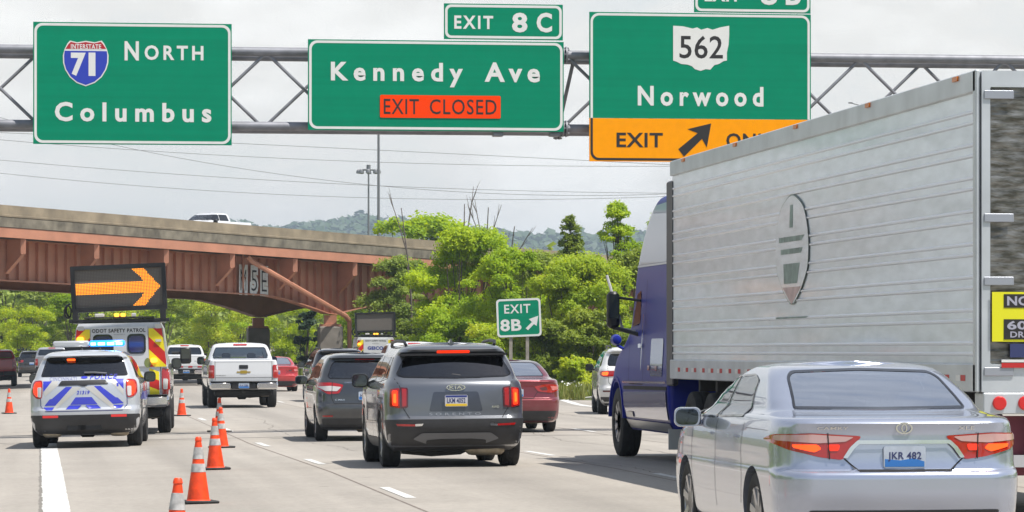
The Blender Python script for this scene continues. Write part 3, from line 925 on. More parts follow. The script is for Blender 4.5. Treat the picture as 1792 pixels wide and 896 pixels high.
def tree(name, label, base, H, W, seed, N, size, Mt, cat="tree", group=None, low=0.15, lean=0.0, shape='round', stems=1, nb=26, rz=0):
    rs = np.random.RandomState(seed); rn = random.Random(seed)
    rt = empty(name, base, rz, label, cat, group)
    blobs = []
    for i in range(nb):
        h = low + (1 - low) * rn.random() ** (.85 if shape != 'spire' else 1.1)
        if shape == 'round': prof = math.sin(math.pi * min(.98, max(.08, (h - low * .6) / (1.02 - low * .6)))) ** .6
        elif shape == 'cone': prof = max(.12, 1.0 - ((h - low) / (1.02 - low)) ** 1.5)
        elif shape == 'spire': prof = max(.16, min(1, 1.3 * (1 - h) ** .75))
        elif shape == 'column': prof = (.55 + .45 * rn.random()) * (1.0 if h < .75 else max(.18, (1.03 - h) / .28))
        else: prof = max(.25, min(1.0, 1.25 - h * .55))
        a = rn.random() * 2 * math.pi; rr = rn.random() ** .55 * prof * W * .5
        br = W * (.08 + .13 * rn.random() ** 1.4) * (1.0 if shape not in ('spire', 'cone') else max(.4, 1.1 - h * .75)) * (.8 if shape == 'column' else 1)
        blobs.append((rr * math.cos(a) + lean * h * H, rr * math.sin(a), min(h * H, H - br * .6), br))
    C, out = crown_points(rs, blobs, N)
    # stray sprays leaving the outline
    k = N // 9
    for q in range(max(3, min(14, k // 45))):
        b = blobs[rn.randrange(len(blobs))]; dd = rand_dirs(rs, 1)[0]; dd[2] = abs(dd[2]) * .8 + .2
        s = slice(q * 45, min(k, q * 45 + 45)); m_ = s.stop - s.start
        if m_ <= 0: break
        tt = rs.random((m_, 1)) * b[3] * .5 + b[3] * .7
        C[s] = np.array(b[:3]) + dd * tt + rs.normal(size=(m_, 3)) * b[3] * .16
    C[:, 2] = np.maximum(C[:, 2], .05)
    U, V = leaves(rs, C, out, size)
    quads("crown", C, U, V, Mt, rt, .12)
    mb = MB()
    for s_ in range(stems):
        bx_, by_ = (rn.uniform(-.2, .2) * W * (stems > 1), rn.uniform(-.2, .2) * W * (stems > 1))
        top = (lean * H * .8 + bx_ * 1.6, by_ * 1.6, H * .8)
        mid = (lean * H * .3 + bx_ * 1.1 + rn.uniform(-.1, .1), by_, H * .4)
        r0 = .02 * H / math.sqrt(stems)
        mb.tube([(bx_, by_, -.3), mid, top], [r0, r0 * .65, r0 * .15], 7)
        for b in blobs[s_::max(1, stems * 2)]:
            t = rn.uniform(.25, .6)
            st = (mid[0] * t * 1.5, mid[1] * t * 1.5, H * t * .55)
            mb.tube([st, ((st[0] + b[0]) / 2, (st[1] + b[1]) / 2, (st[2] + b[2]) / 2 + .15), b[:3]], [r0 * .45, r0 * .3, r0 * .08], 5)
    mb.build("trunk", BARK, rt)
    return rt
def copy_tree(src, base, rz, sc, label=None):
    r = src.copy(); COL.objects.link(r); r.location = base; r.rotation_euler = (0, 0, rz); r.scale = sc
    if label: r["label"] = label
    for ch in src.children:
        c = ch.copy(); COL.objects.link(c); c.parent = r
    return r
def pxtree(px, d, top, **kw):
    p = at(px, d, top); g = gz(p.x, p.y)
    return (p.x, p.y, g), p.z - g
# the thicket to the right of the road; (column, depth, top row, width in columns, leaf, ...)
TH = "trees of the roadside thicket"
thick = [
 (812, 168, 404, 205, LEAF, 'round', 15000, "bright green tree with the fullest crown, straight behind the near grey SUV"),
 (700, 187, 452, 120, LEAF_G, 'round', 7500, "grey-green tree at the thicket's edge, overlapping the end of the red bridge"),
 (900, 158, 440, 170, LEAF, 'round', 11000, "bushy bright tree directly behind the green exit 8B sign"),
 (998, 172, 378, 74, LEAF_D, 'column', 3200, "dark narrow tree rising above the thicket behind the red sedan"),
 (1080, 160, 356, 104, LEAF, 'column', 4600, "tall open-topped tree beside the blue truck cab"),
 (1010, 150, 452, 190, LEAF_Y, 'round', 12500, "broad yellow-green tree between the exit sign and the blue truck"),
 (1120, 152, 440, 130, LEAF_D, 'round', 8000, "dark green tree partly hidden by the blue truck cab"),
 (945, 160, 446, 110, LEAF_G, 'round', 7000, "pale green tree filling the thicket left of the dark spire tree"),
 (1200, 170, 350, 150, LEAF, 'round', 6000, "green tree whose top just shows above the blue truck cab"),
]
def gl(p): return (p[0], p[1], gz(p[0], p[1]))
for i, (px, d, top, w, lm, sh, N, lab) in enumerate(thick):
    b, H = pxtree(px, d, top)
    tree("thicket_tree", lab, b, H, w * d / 6300.0, 40 + i, int(N * 4.6), .062 if d < 165 else .068, lm, group=TH, low=.06, shape=sh, stems=3, nb=150 if sh == 'column' else 60)
shrubs = [
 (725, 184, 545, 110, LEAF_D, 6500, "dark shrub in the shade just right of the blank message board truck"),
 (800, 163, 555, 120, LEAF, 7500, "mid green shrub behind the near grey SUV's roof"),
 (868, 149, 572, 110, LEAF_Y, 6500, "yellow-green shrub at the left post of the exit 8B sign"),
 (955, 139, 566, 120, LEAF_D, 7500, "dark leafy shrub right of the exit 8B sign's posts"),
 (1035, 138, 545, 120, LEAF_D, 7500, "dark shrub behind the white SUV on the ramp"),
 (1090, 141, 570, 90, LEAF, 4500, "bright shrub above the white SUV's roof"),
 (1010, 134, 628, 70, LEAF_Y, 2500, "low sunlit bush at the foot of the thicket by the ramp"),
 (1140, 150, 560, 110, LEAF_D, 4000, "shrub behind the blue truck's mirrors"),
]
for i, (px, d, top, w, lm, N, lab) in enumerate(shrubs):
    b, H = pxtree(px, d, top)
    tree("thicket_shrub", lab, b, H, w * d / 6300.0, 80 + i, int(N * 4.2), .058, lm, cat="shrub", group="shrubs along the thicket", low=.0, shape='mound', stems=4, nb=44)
# trees under and beyond the bridge
b, H = pxtree(120, 262, 500)
FAR = "trees beyond the overpass"
protos = [
 tree("far_tree", "", b, 10.5, 8.0, 11, 22000, .125, LEAF, group=FAR, low=.05, nb=30, stems=2),
 tree("far_tree", "", b, 10.5, 8.5, 12, 22000, .125, LEAF_G, group=FAR, low=.05, nb=30, stems=2),
 tree("far_tree", "", b, 9.5, 9.0, 13, 22000, .125, LEAF_Y, group=FAR, low=.02, shape='mound', nb=30, stems=3),
 tree("far_tree", "", b, 11.5, 7.0, 14, 22000, .125, LEAF_D, group=FAR, low=.05, nb=28),
]
far = [
 (10, 285, 486, 3, 1.15, "dark tree at the picture's left edge beneath the bridge"),
 (38, 262, 540, 2, .8, "sunlit bushy tree above the left guardrail"),
 (78, 300, 500, 1, 1.1, "grey-green open tree behind the flashing arrow board's left side"),
 (118, 270, 520, 0, 1.0, "green tree beside the left edge of the arrow board truck"),
 (165, 320, 490, 3, 1.2, "dark tree hidden mostly behind the flashing arrow board"),
 (205, 280, 520, 2, 1.0, "yellow-green tree behind the arrow board truck's roof"),
 (250, 310, 492, 0, 1.1, "green tree behind the right end of the arrow board"),
 (300, 280, 512, 1, 1.0, "grey-green tree above the white pickup farther ahead"),
 (345, 300, 500, 0, 1.1, "fresh green tree left of the bridge's first haunch"),
 (385, 270, 520, 2, .95, "bright yellow-green tree above the near white pickup's cab"),
 (425, 290, 520, 0, 1.0, "green tree just left of the rear bridge pier"),
 (505, 265, 535, 2, .9, "yellow sunlit tree standing between the two bridge piers"),
 (620, 275, 512, 2, 1.1, "yellow-green tree left of the blank message board"),
 (660, 300, 505, 1, 1.0, "pale tree behind the blank message board"),
 (560, 300, 520, 1, 1.0, "pale green tree right behind the front bridge pier"),
 (740, 255, 385, 0, 1.35, "round tree crown showing above the bridge parapet near the two tall poles"),
 (690, 262, 470, 3, 1.1, "dark tree behind the bridge end and the grey-green thicket tree"),
]
for i, (px, d, top, k, wf, lab) in enumerate(far):
    b, H = pxtree(px, d, top)
    h0 = (10.5, 10.5, 9.5, 11.5)[k]
    s = H / h0
    if i < 4 and False: pass
    t = copy_tree(protos[k], b, i * 1.3, (s * wf * .75 + .25 * wf, s * wf * .75 + .25 * wf, s), lab)
for p in protos:
    for ch in list(p.children): bpy.data.objects.remove(ch, do_unlink=True)
    bpy.data.objects.remove(p, do_unlink=True)
b, H = pxtree(539, 214, 540)
tree("cedar_tree", "narrow dark evergreen tree standing left of the front bridge pier", b, H, 1.6, 21, 4200, .13, LEAF_C, shape='mound', low=.0, nb=26)
# dead trees above the thicket
def dead(px, d, top, seed, label, spread=.25, nbr=5):
    b, H = pxtree(px, d, top); rn = random.Random(seed)
    mb = MB()
    def grow(p, dr, ln, r, depth):
        pts = [p]; 
        for i in range(4):
            dr = (dr + Vector((rn.uniform(-.07, .07), rn.uniform(-.07, .07), rn.uniform(0, .12)))).normalized()
            pts.append(pts[-1] + dr * ln / 4)
        mb.tube(pts, [r, r * .85, r * .65, r * .5, r * .3], 5)
        if depth > 0:
            for k in range(nbr if depth == 2 else 2):
                q = pts[rn.choice([2, 3, 3, 3])]
                a = rn.uniform(0, 6.28)
                nd = (dr + Vector((math.cos(a) * spread * 1.5, math.sin(a) * spread * 1.0, .35))).normalized()
                grow(q, nd, ln * rn.uniform(.22, .36), r * .5, depth - 1)
    grow(Vector((0, 0, -.2)), Vector((0, 0, 1)), H * .97, .075, 2)
    o = mb.build("dead_tree", DEADWOOD); o.location = b
    return tag(o, label, "dead tree", "bare dead trees above the thicket")
dead(724, 185, 345, 3, "bare grey dead tree rising beside the round crown above the parapet", .22, 2)
dead(806, 172, 338, 5, "forked bare dead tree standing above the fullest green crown", .3, 2)
dead(850, 170, 345, 8, "bushy bare dead tree with many upright twigs above the fullest crown", .35, 4)
dead(880, 176, 378, 9, "shortest bare dead tree leaning right beside the bushy dead one", .5, 2)
# far wooded hills
def hill_mat():
    return leaf_mat("leaf_far_wood", (0.03, 0.065, 0.02), (0.05, 0.095, 0.025), (0.085, 0.13, 0.035), .15)
rs = np.random.RandomState(5)
def ridge(px):
    xs = [-400, 300, 400, 440, 470, 520, 560, 600, 640, 700, 740, 780, 830, 900, 1000, 1120, 1400, 2200]
    ys = [410, 396, 394, 395, 404, 396, 390, 386, 383, 388, 391, 402, 402, 412, 414, 412, 415, 418]
    return np.interp(px, xs, ys)
HD = 3000.0
v = []; f = []
cols = list(range(-500, 2400, 60))
for px in cols:
    for k, dd in enumerate((1900, 2300, 2700, 3000, 3400, 4400)):
        p = at(px, dd)
        top = CAM_H + (HOR - ridge(px)) / 6300 * HD - 18
        z = (10, top * .35, top * .8, top, top * 1.0, 2)[k]
        v.append((p.x, p.y, z))
for i in range(len(cols) - 1):
    for k in range(5):
        a = i * 6 + k; f.append((a, a + 6, a + 7, a + 1))
me = bpy.data.meshes.new("hills"); me.from_pydata(v, [], f); me.update()
tag(link("hills", me, mat("hill_ground", (0.05, 0.075, 0.025), 0.9, vary=.3, scale=.02), None, 180), kind='structure')
NT = 3600; 
C = []; O = []
for i in range(NT):
    px = rs.uniform(-350, 1500); fr = rs.random() ** .8
    d = 2160 + 880 * fr
    zt = CAM_H + (HOR - ridge(px)) / 6300 * HD
    base = np.interp(d, [1900, 2300, 2700, 3000], [10, (zt - 12) * .35, (zt - 12) * .8, zt - 12])
    r = rs.uniform(5.5, 12.5); h = rs.uniform(.8, 1.3)
    p = at(px, d)
    dirs = rand_dirs(rs, 34); dirs[:, 2] = np.abs(dirs[:, 2])
    C.append(np.array([p.x, p.y, base + 3]) + dirs * r * np.array([1, 1, h]) * rs.uniform(.75, 1.05, (34, 1))); O.append(dirs)
C = np.concatenate(C); O = np.concatenate(O)
U, V = leaves(rs, C, O * 1.6, 3.6)
tag(quads("far_wood", C, U, V * 1.6, hill_mat(), None, .1), kind='stuff')
# lower, nearer belt of woodland beyond the bridge, closing the view under it
C = []; O = []
for i in range(640):
    px = rs.uniform(-250, 2100); d = rs.uniform(360, 560)
    p = at(px, d); r = rs.uniform(2.2, 4.2); h = rs.uniform(5, 10.5) * (1.0 if d > 420 else .7)
    k = 110
    dirs = rand_dirs(rs, k); dirs[:, 2] = np.abs(dirs[:, 2])
    zz = rs.random((k, 1)) ** .7 * h
    c = np.array([p.x, p.y, gz(p.x, p.y)]) + dirs * r * np.array([1, 1, 0.6]); c[:, 2] += zz[:, 0]
    C.append(c); O.append(dirs)
C = np.concatenate(C); O = np.concatenate(O)
U, V = leaves(rs, C, O, .62)
tag(quads("wood_belt", C, U, V * 1.4, LEAF_G, None, .1), kind='stuff')
# roadside woods beside and behind the viewpoint, which windows and paint mirror
C = []; O = []
for i in range(300):
    s = -1 if i % 2 else 1
    y = rs.uniform(-170, 200) if s < 0 else rs.uniform(-170, 95)
    x = s * rs.uniform(34, 62) + (6 if s > 0 else 0) - (14 if s < 0 and y > 60 else 0)
    if i % 5 == 0: x = rs.uniform(-60, 70); y = rs.uniform(-230, -185)
    r = rs.uniform(2.5, 4.5); h = rs.uniform(5, 10)
    dirs = rand_dirs(rs, 110); dirs[:, 2] = np.abs(dirs[:, 2])
    c = np.array([x, y, gz(x, y)]) + dirs * r * np.array([1, 1, .6]); c[:, 2] += rs.random(110) ** .7 * h
    C.append(c); O.append(dirs)
C = np.concatenate(C); O = np.concatenate(O)
U, V = leaves(rs, C, O, .75)
tag(quads("roadside_wood", C, U, V * 1.4, LEAF, None, .1), kind='stuff')

# haze
mb = MB(); mb.box(-5100, 5100, -260, 6900, -1.6, 150)
m, n, l, out = newmat("haze_air")
pv = n.new("ShaderNodeVolumePrincipled"); pv.inputs["Color"].default_value = (.70, .84, 1.0, 1); pv.inputs["Density"].default_value = HAZE
pv.inputs["Anisotropy"].default_value = .2
l.new(pv.outputs[0], out.inputs["Volume"])
if HAZE > 0: tag(mb.build("haze", m), kind='stuff')
# verge: grass, weeds, white flowers
def blades(name, pts, h, wd, Mt, seed):
    rs = np.random.RandomState(seed); N = len(pts)
    C = np.array(pts, dtype=np.float64); hh = h * (.5 + rs.random((N, 1)))
    a = rs.random(N) * 6.283
    tilt = rs.normal(size=(N, 3)) * .25; tilt[:, 2] = 1; U = tilt * hh / 2
    V = np.stack([np.cos(a), np.sin(a), 0 * a], 1) * wd
    C[:, 2] += hh[:, 0] * .5
    return tag(quads(name, C, U, V, Mt), kind='stuff')
GRASS = leaf_mat("grass_blades", (0.08, 0.12, 0.02), (0.14, 0.18, 0.03), (0.24, 0.24, 0.07), .3)
pts = []
for i in range(26000):
    y = rs.uniform(96, 210); e = edge_r(y)
    if y < 119: continue
    x = e - .2 - abs(rs.normal()) * 3.0
    if x < 17.4: continue
    pts.append((x, y, gz(x, y) - .03))
blades("verge_grass", pts, .42, .035, GRASS, 2)
FLO = mat("white_blossom", (0.62, 0.62, 0.58), 0.8)
pts = []
for i in range(420):
    y = rs.uniform(112, 160); x = edge_r(y) - rs.uniform(.3, 2.4)
    if y < 119.5 or x < 17.4: continue
    pts.append((x, y, gz(x, y) + .15 + rs.random() * .40))
C = np.array(pts); U, V = leaves(np.random.RandomState(9), C, C * 0, .045)
tag(quads("wild_flowers", C, U, V * 1.6, FLO), kind='stuff')
pts = []
for i in range(14000):
    d = rs.uniform(225, 420); px = rs.uniform(-150, 700); p = at(px, d)
    lo = -3.0 if px < 200 else 0
    if edge_l(p.y) - .4 < p.x < edge_m(p.y) + .4: continue
    pts.append((p.x, p.y, gz(p.x, p.y) - .03))
blades("far_grass", pts, .8, .09, GRASS, 3)

# ---------------------------------------------------------------- guardrails, poles, wires
RAIL = mat("guardrail_steel", (0.42, 0.41, 0.38), 0.5, 0.3, vary=.2)
def guardrail(label, pts, group="roadside guardrails"):
    rt = empty("guardrail", (pts[0][0], pts[0][1], gz(*pts[0])), 0, label, "guardrail", group)
    o = Vector(rt.location)
    prof = [(0, .52), (.07, .56), (.02, .66), (.07, .76), (0, .80)]
    mb = MB(); v = []; f = []
    for i, (x, y) in enumerate(pts):
        a = Vector(pts[max(i - 1, 0)]); b = Vector(pts[min(i + 1, len(pts) - 1)]); t = (b - a).normalized(); nn = Vector((t.y, -t.x))
        if nn.y > 0 and abs(nn.y) > abs(nn.x): nn = -nn
        for q, z in prof + [(q - .012, z) for q, z in prof[::-1]]:
            v.append((x + nn.x * q - o.x, y + nn.y * q - o.y, gz(x, y) + z - o.z))
    k = 10
    for i in range(len(pts) - 1):
        for j in range(k): f.append((i*k+j, i*k+(j+1) % k, (i+1)*k+(j+1) % k, (i+1)*k+j))
    mb.add(v, f); mb.build("rail", RAIL, rt)
    L = 0.0; nxt = .4
    for i in range(len(pts) - 1):
        a, b = Vector(pts[i]), Vector(pts[i + 1]); ln = (b - a).length
        while nxt < L + ln:
            p = a + (b - a) * ((nxt - L) / ln)
            m2 = MB(); x, y = p.x - o.x, p.y - o.y; g = gz(p.x, p.y) - o.z
            m2.box(x - .05, x + .05, y + .03, y + .15, g - .2, g + .78); m2.build("post", mat("rail_post", (.22, .19, .15), .8, vary=.2), rt)
            nxt += 3.8
        L += ln
def gpts(l):
    out = []
    for px, d in l:
        p = at(px, d); out.append((p.x, p.y))
    return out
guardrail("long pale guardrail at the left edge beyond the dark pickup", gpts([(-60, 268), (0, 290), (45, 318), (85, 350), (130, 385)]))
guardrail("short guardrail behind the red car, left of the grey hatchback", gpts([(460, 232), (510, 226), (560, 219), (610, 212)]))
POLE = mat("lamp_pole_steel", (0.20, 0.205, 0.215), 0.6, 0.4)
def mast(px, d, top, label, heads):
    p = at(px, d, top); g = 0.0
    rt = empty("light_mast", (p.x, p.y, g), -YAW, label, "light mast", "tall light masts beyond the bridge")
    H = p.z - g
    mb = MB(); mb.tube([(0, 0, 0), (0, 0, H * .5), (0, 0, H)], [.20, .15, .09] if heads else [.15, .12, .09], 10); mb.build("pole", POLE, rt)
    if heads:
        mb = MB(); n = 14
        mb.tube([(1.05 * math.cos(2 * math.pi * i / n), 1.05 * math.sin(2 * math.pi * i / n), H - .5) for i in range(n + 1)], .06, 6)
        mb.tube([(0, 0, H - .5), (0, 0, H + .1)], .25, 8); mb.bar((-1, 0, H - .5), (1, 0, H - .5), .08, .08); mb.bar((0, -1, H - .5), (0, 1, H - .5), .08, .08)
        mb.build("lamp_ring", POLE, rt)
        for k in range(8):
            a = 2 * math.pi * k / 8
            mb = MB(); mb.lathe([(-.95, .12), (-.9, .3), (-.6, .25), (-.45, .1)], 'z', 10, (1.2 * math.cos(a), 1.2 * math.sin(a), H)); mb.build("lamp_head", POLE, rt)
    return rt
mast(645, 430, 290, "shorter light mast carrying a ring of lamps, beyond the bridge", True)
mast(662.5, 300, 150, "plain tall pole rising behind the wide Kennedy Ave sign", False)
# street lamp with two arms behind the trailer
p = at(1520, 240, 184); g = 0
rt = empty("street_lamp", (p.x, p.y, g), -YAW, "twin-armed street lamp peeking over the trailer roof", "street lamp")
H = p.z; mb = MB(); mb.tube([(0, 0, 0), (0, 0, H)], [.14, .08], 8); mb.build("pole", POLE, rt)
for sx, zz in ((-1, .15), (1, .42)):
    mb = MB(); mb.tube([(0, 0, H - .1), (sx * .6, 0, H - .05 + zz * .3), (sx * 1.2, 0, H + zz)], .035, 6); mb.box(sx * 1.2 - .14, sx * 1.2 + .14, -.08, .08, H + zz - .04, H + zz + .05, bev=.02); mb.build("arm", POLE, rt)
WIRE = mat("power_cable", (0.16, 0.16, 0.165), 0.6)
def wire(pts, label, r=.021, d=330):
    # parabola-like sag through three picture points
    (xa, ya), (xb, yb), (xc, yc) = pts
    mb = MB(); n = 40; P3 = []
    for i in range(n + 1):
        px = -250 + (1500 + 250) * i / n
        la = (px - xb) * (px - xc) / ((xa - xb) * (xa - xc)); lb = (px - xa) * (px - xc) / ((xb - xa) * (xb - xc)); lc = (px - xa) * (px - xb) / ((xc - xa) * (xc - xb))
        P3.append(at(px, d, ya * la + yb * lb + yc * lc))
    mb.tube(P3, r, 5)
    return tag(mb.build("power_line", WIRE), label, "power line", "power lines crossing the sky")
wire([(0, 232), (430, 229.6 + 22), (1030, 281)], "uppermost power line, passing just below the Kennedy Ave sign", d=300)
wire([(130, 262), (600, 270), (1030, 279)], "second power line down, converging with the uppermost one", d=305) if False else None
wire([(130, 255), (700, 285), (1080, 291)], "power line below the uppermost one, nearly touching the yellow panel", d=310)
wire([(0, 280), (640, 324), (1150, 338)], "third power line, crossing behind the ring-lamp mast", d=320)
wire([(0, 303), (640, 346), (1100, 346)], "fourth power line, dipping lowest behind the dead trees", d=330)
wire([(220, 258), (760, 333), (1150, 340)], "power line that falls steeply from the left sign to the thicket", d=315)
wire([(0, 322), (400, 372), (560, 384)], "lowest power line at left, meeting the bridge parapet", d=300) if False else None
# ---------------------------------------------------------------- vehicle building
def pchip(keys, dist, res):
    """smooth, non-overshooting resampling of rows of numbers"""
    K = np.array(keys, dtype=float); n = len(K)
    h = np.array([max(1e-3, dist(K[i], K[i+1])) for i in range(n - 1)])
    dl = (K[1:] - K[:-1]) / h[:, None]
    m = np.zeros_like(K); m[0] = dl[0]; m[-1] = dl[-1]
    for i in range(1, n - 1):
        w1 = 2 * h[i] + h[i-1]; w2 = h[i] + 2 * h[i-1]
        s = (dl[i] * dl[i-1]) > 0
        with np.errstate(divide='ignore', invalid='ignore'):
            mm = (w1 + w2) / (w1 / dl[i-1] + w2 / dl[i])
        m[i] = np.where(s, mm, 0)
    out = []
    for i in range(n - 1):
        k = max(1, int(round(h[i] / res)))
        for j in range(k):
            t = j / k
            h00 = 2*t**3 - 3*t*t + 1; h10 = t**3 - 2*t*t + t; h01 = -2*t**3 + 3*t*t; h11 = t**3 - t*t
            out.append(h00*K[i] + h10*h[i]*m[i] + h01*K[i+1] + h11*h[i]*m[i+1])
    out.append(K[-1])
    return out
def outline(k, NR, NC, NS):
    """right half of one level, from the rear centre round to the front centre"""
    z, yr, yf, w, rx, ry, br, fx, fy, bf = k
    rx = min(rx, w * .9); fx = min(fx, w * .9)
    p = []
    for i in range(NR):
        x = (w - rx) * i / NR; p.append((x, yr + br * (x / w) ** 2))
    cy = yr + br * ((w - rx) / w) ** 2 + ry
    for j in range(NC):
        a = math.pi / 2 * j / NC; p.append((w - rx + rx * math.sin(a), cy - ry * math.cos(a)))
    cf = yf - bf * ((w - fx) / w) ** 2 - fy
    for j in range(NS): p.append((w, cy + (cf - cy) * j / NS))
    for j in range(NC):
        a = math.pi / 2 * j / NC; p.append((w - fx + fx * math.cos(a), cf + fy * math.sin(a)))
    for i in range(NR + 1):
        x = (w - fx) * (1 - i / NR); p.append((x, yf - bf * (x / w) ** 2))
    return p
def loft(keys, res=.045, NR=10, NC=7, NS=36, crown=.02, plan=None):
    """closed body from levels stacked in z; plan(y) narrows the body in plan"""
    rows = pchip(keys, lambda a, b: math.hypot(a[0] - b[0], math.hypot((a[1] - b[1]), (a[3] - b[3]) * 1.0)), res)
    half = [outline(r, NR, NC, NS) for r in rows]
    M = len(half[0]); NN = 2 * M - 2
    v = []; f = []
    def px(x, y): return x * (plan(y) if plan else 1.0)
    for r, o in zip(rows, half):
        for x, y in o: v.append((px(x, y), y, r[0]))
        for i in range(M - 2, 0, -1): v.append((-px(o[i][0], o[i][1]), o[i][1], r[0]))
    for a in range(len(rows) - 1):
        for i in range(NN):
            j = (i + 1) % NN
            f.append((a*NN+i, a*NN+j, (a+1)*NN+j, (a+1)*NN+i))
    def cap(a, up, cr):
        nx = 6; base = a * NN
        def idx(i, s):
            if i in (0, M - 1): return base + i
            return base + i if s > 0 else base + NN - i
        prev = None
        for i in range(M):
            if i in (0, M - 1): row = [base + i] * (nx + 1)
            else:
                R_, L_ = v[idx(i, 1)], v[idx(i, -1)]
                row = [idx(i, -1)]
                for q in range(1, nx):
                    t = q / nx
                    x = L_[0] + (R_[0] - L_[0]) * t
                    v.append((x, R_[1], R_[2] + cr * (1 - (2*t - 1) ** 2)))
                    row.append(len(v) - 1)
                row.append(idx(i, 1))
            if prev:
                for q in range(nx):
                    qd = [prev[q], prev[q+1], row[q+1], row[q]]
                    qd = [x for k, x in enumerate(qd) if x not in qd[:k]]
                    if len(qd) >= 3: f.append(tuple(qd if up else qd[::-1]))
            prev = row
    cap(len(rows) - 1, True, crown); cap(0, False, 0)
    return v, f
def mirror(h):
    """half outline (x >= 0) to a whole one"""
    return [tuple(p) for p in h] + [(-p[0], p[1]) for p in reversed(h) if abs(p[0]) > 1e-6]
def inside(p, poly):
    x, y = p; c = False; n = len(poly); j = n - 1
    for i in range(n):
        xi, yi = poly[i]; xj, yj = poly[j]
        if (yi > y) != (yj > y) and x < (xj - xi) * (y - yi) / (yj - yi) + xi: c = not c
        j = i
    return c
def inset(poly, d):
    """moves every edge inwards by d (counter-clockwise or clockwise alike)"""
    n = len(poly)
    A = sum(poly[i][0]*poly[(i+1) % n][1] - poly[(i+1) % n][0]*poly[i][1] for i in range(n))
    s = 1 if A > 0 else -1
    out = []
    for i in range(n):
        a, b, c = Vector(poly[i-1]), Vector(poly[i]), Vector(poly[(i+1) % n])
        e1 = (b - a).normalized(); e2 = (c - b).normalized()
        n1 = Vector((-e1.y, e1.x)) * s; n2 = Vector((-e2.y, e2.x)) * s
        m = (n1 + n2); k = max(.35, m.length_squared / 2)
        out.append(tuple(b + m / 2 * d / k * 1.0 if m.length > 1e-4 else b + n1 * d))
    return out
def rounded(poly, r, n=4):
    out = []; N = len(poly)
    for i in range(N):
        a, b, c = Vector(poly[i-1]), Vector(poly[i]), Vector(poly[(i+1) % N])
        la, lc = (a - b).length, (c - b).length
        k = min(r, la * .45, lc * .45)
        p, q = b + (a - b).normalized() * k, b + (c - b).normalized() * k
        for j in range(n + 1):
            t = j / n
            out.append(tuple(p * (1-t)**2 + b * 2*t*(1-t) + q * t*t))
    return out
def dense(poly, res):
    out = []
    for i in range(len(poly)):
        a, b = Vector(poly[i]), Vector(poly[(i+1) % len(poly)])
        k = max(1, int((b - a).length / res))
        for j in range(k): out.append(tuple(a + (b - a) * j / k))
    return out
VIEWS = {'rear': (lambda a, b: Vector((a, -4, b)), Vector((0, 1, 0))), 'left': (lambda a, b: Vector((-4, a, b)), Vector((1, 0, 0))),
         'right': (lambda a, b: Vector((4, a, b)), Vector((-1, 0, 0))), 'top': (lambda a, b: Vector((a, b, 6)), Vector((0, 0, -1))),
         'front': (lambda a, b: Vector((a, 12, b)), Vector((0, -1, 0)))}
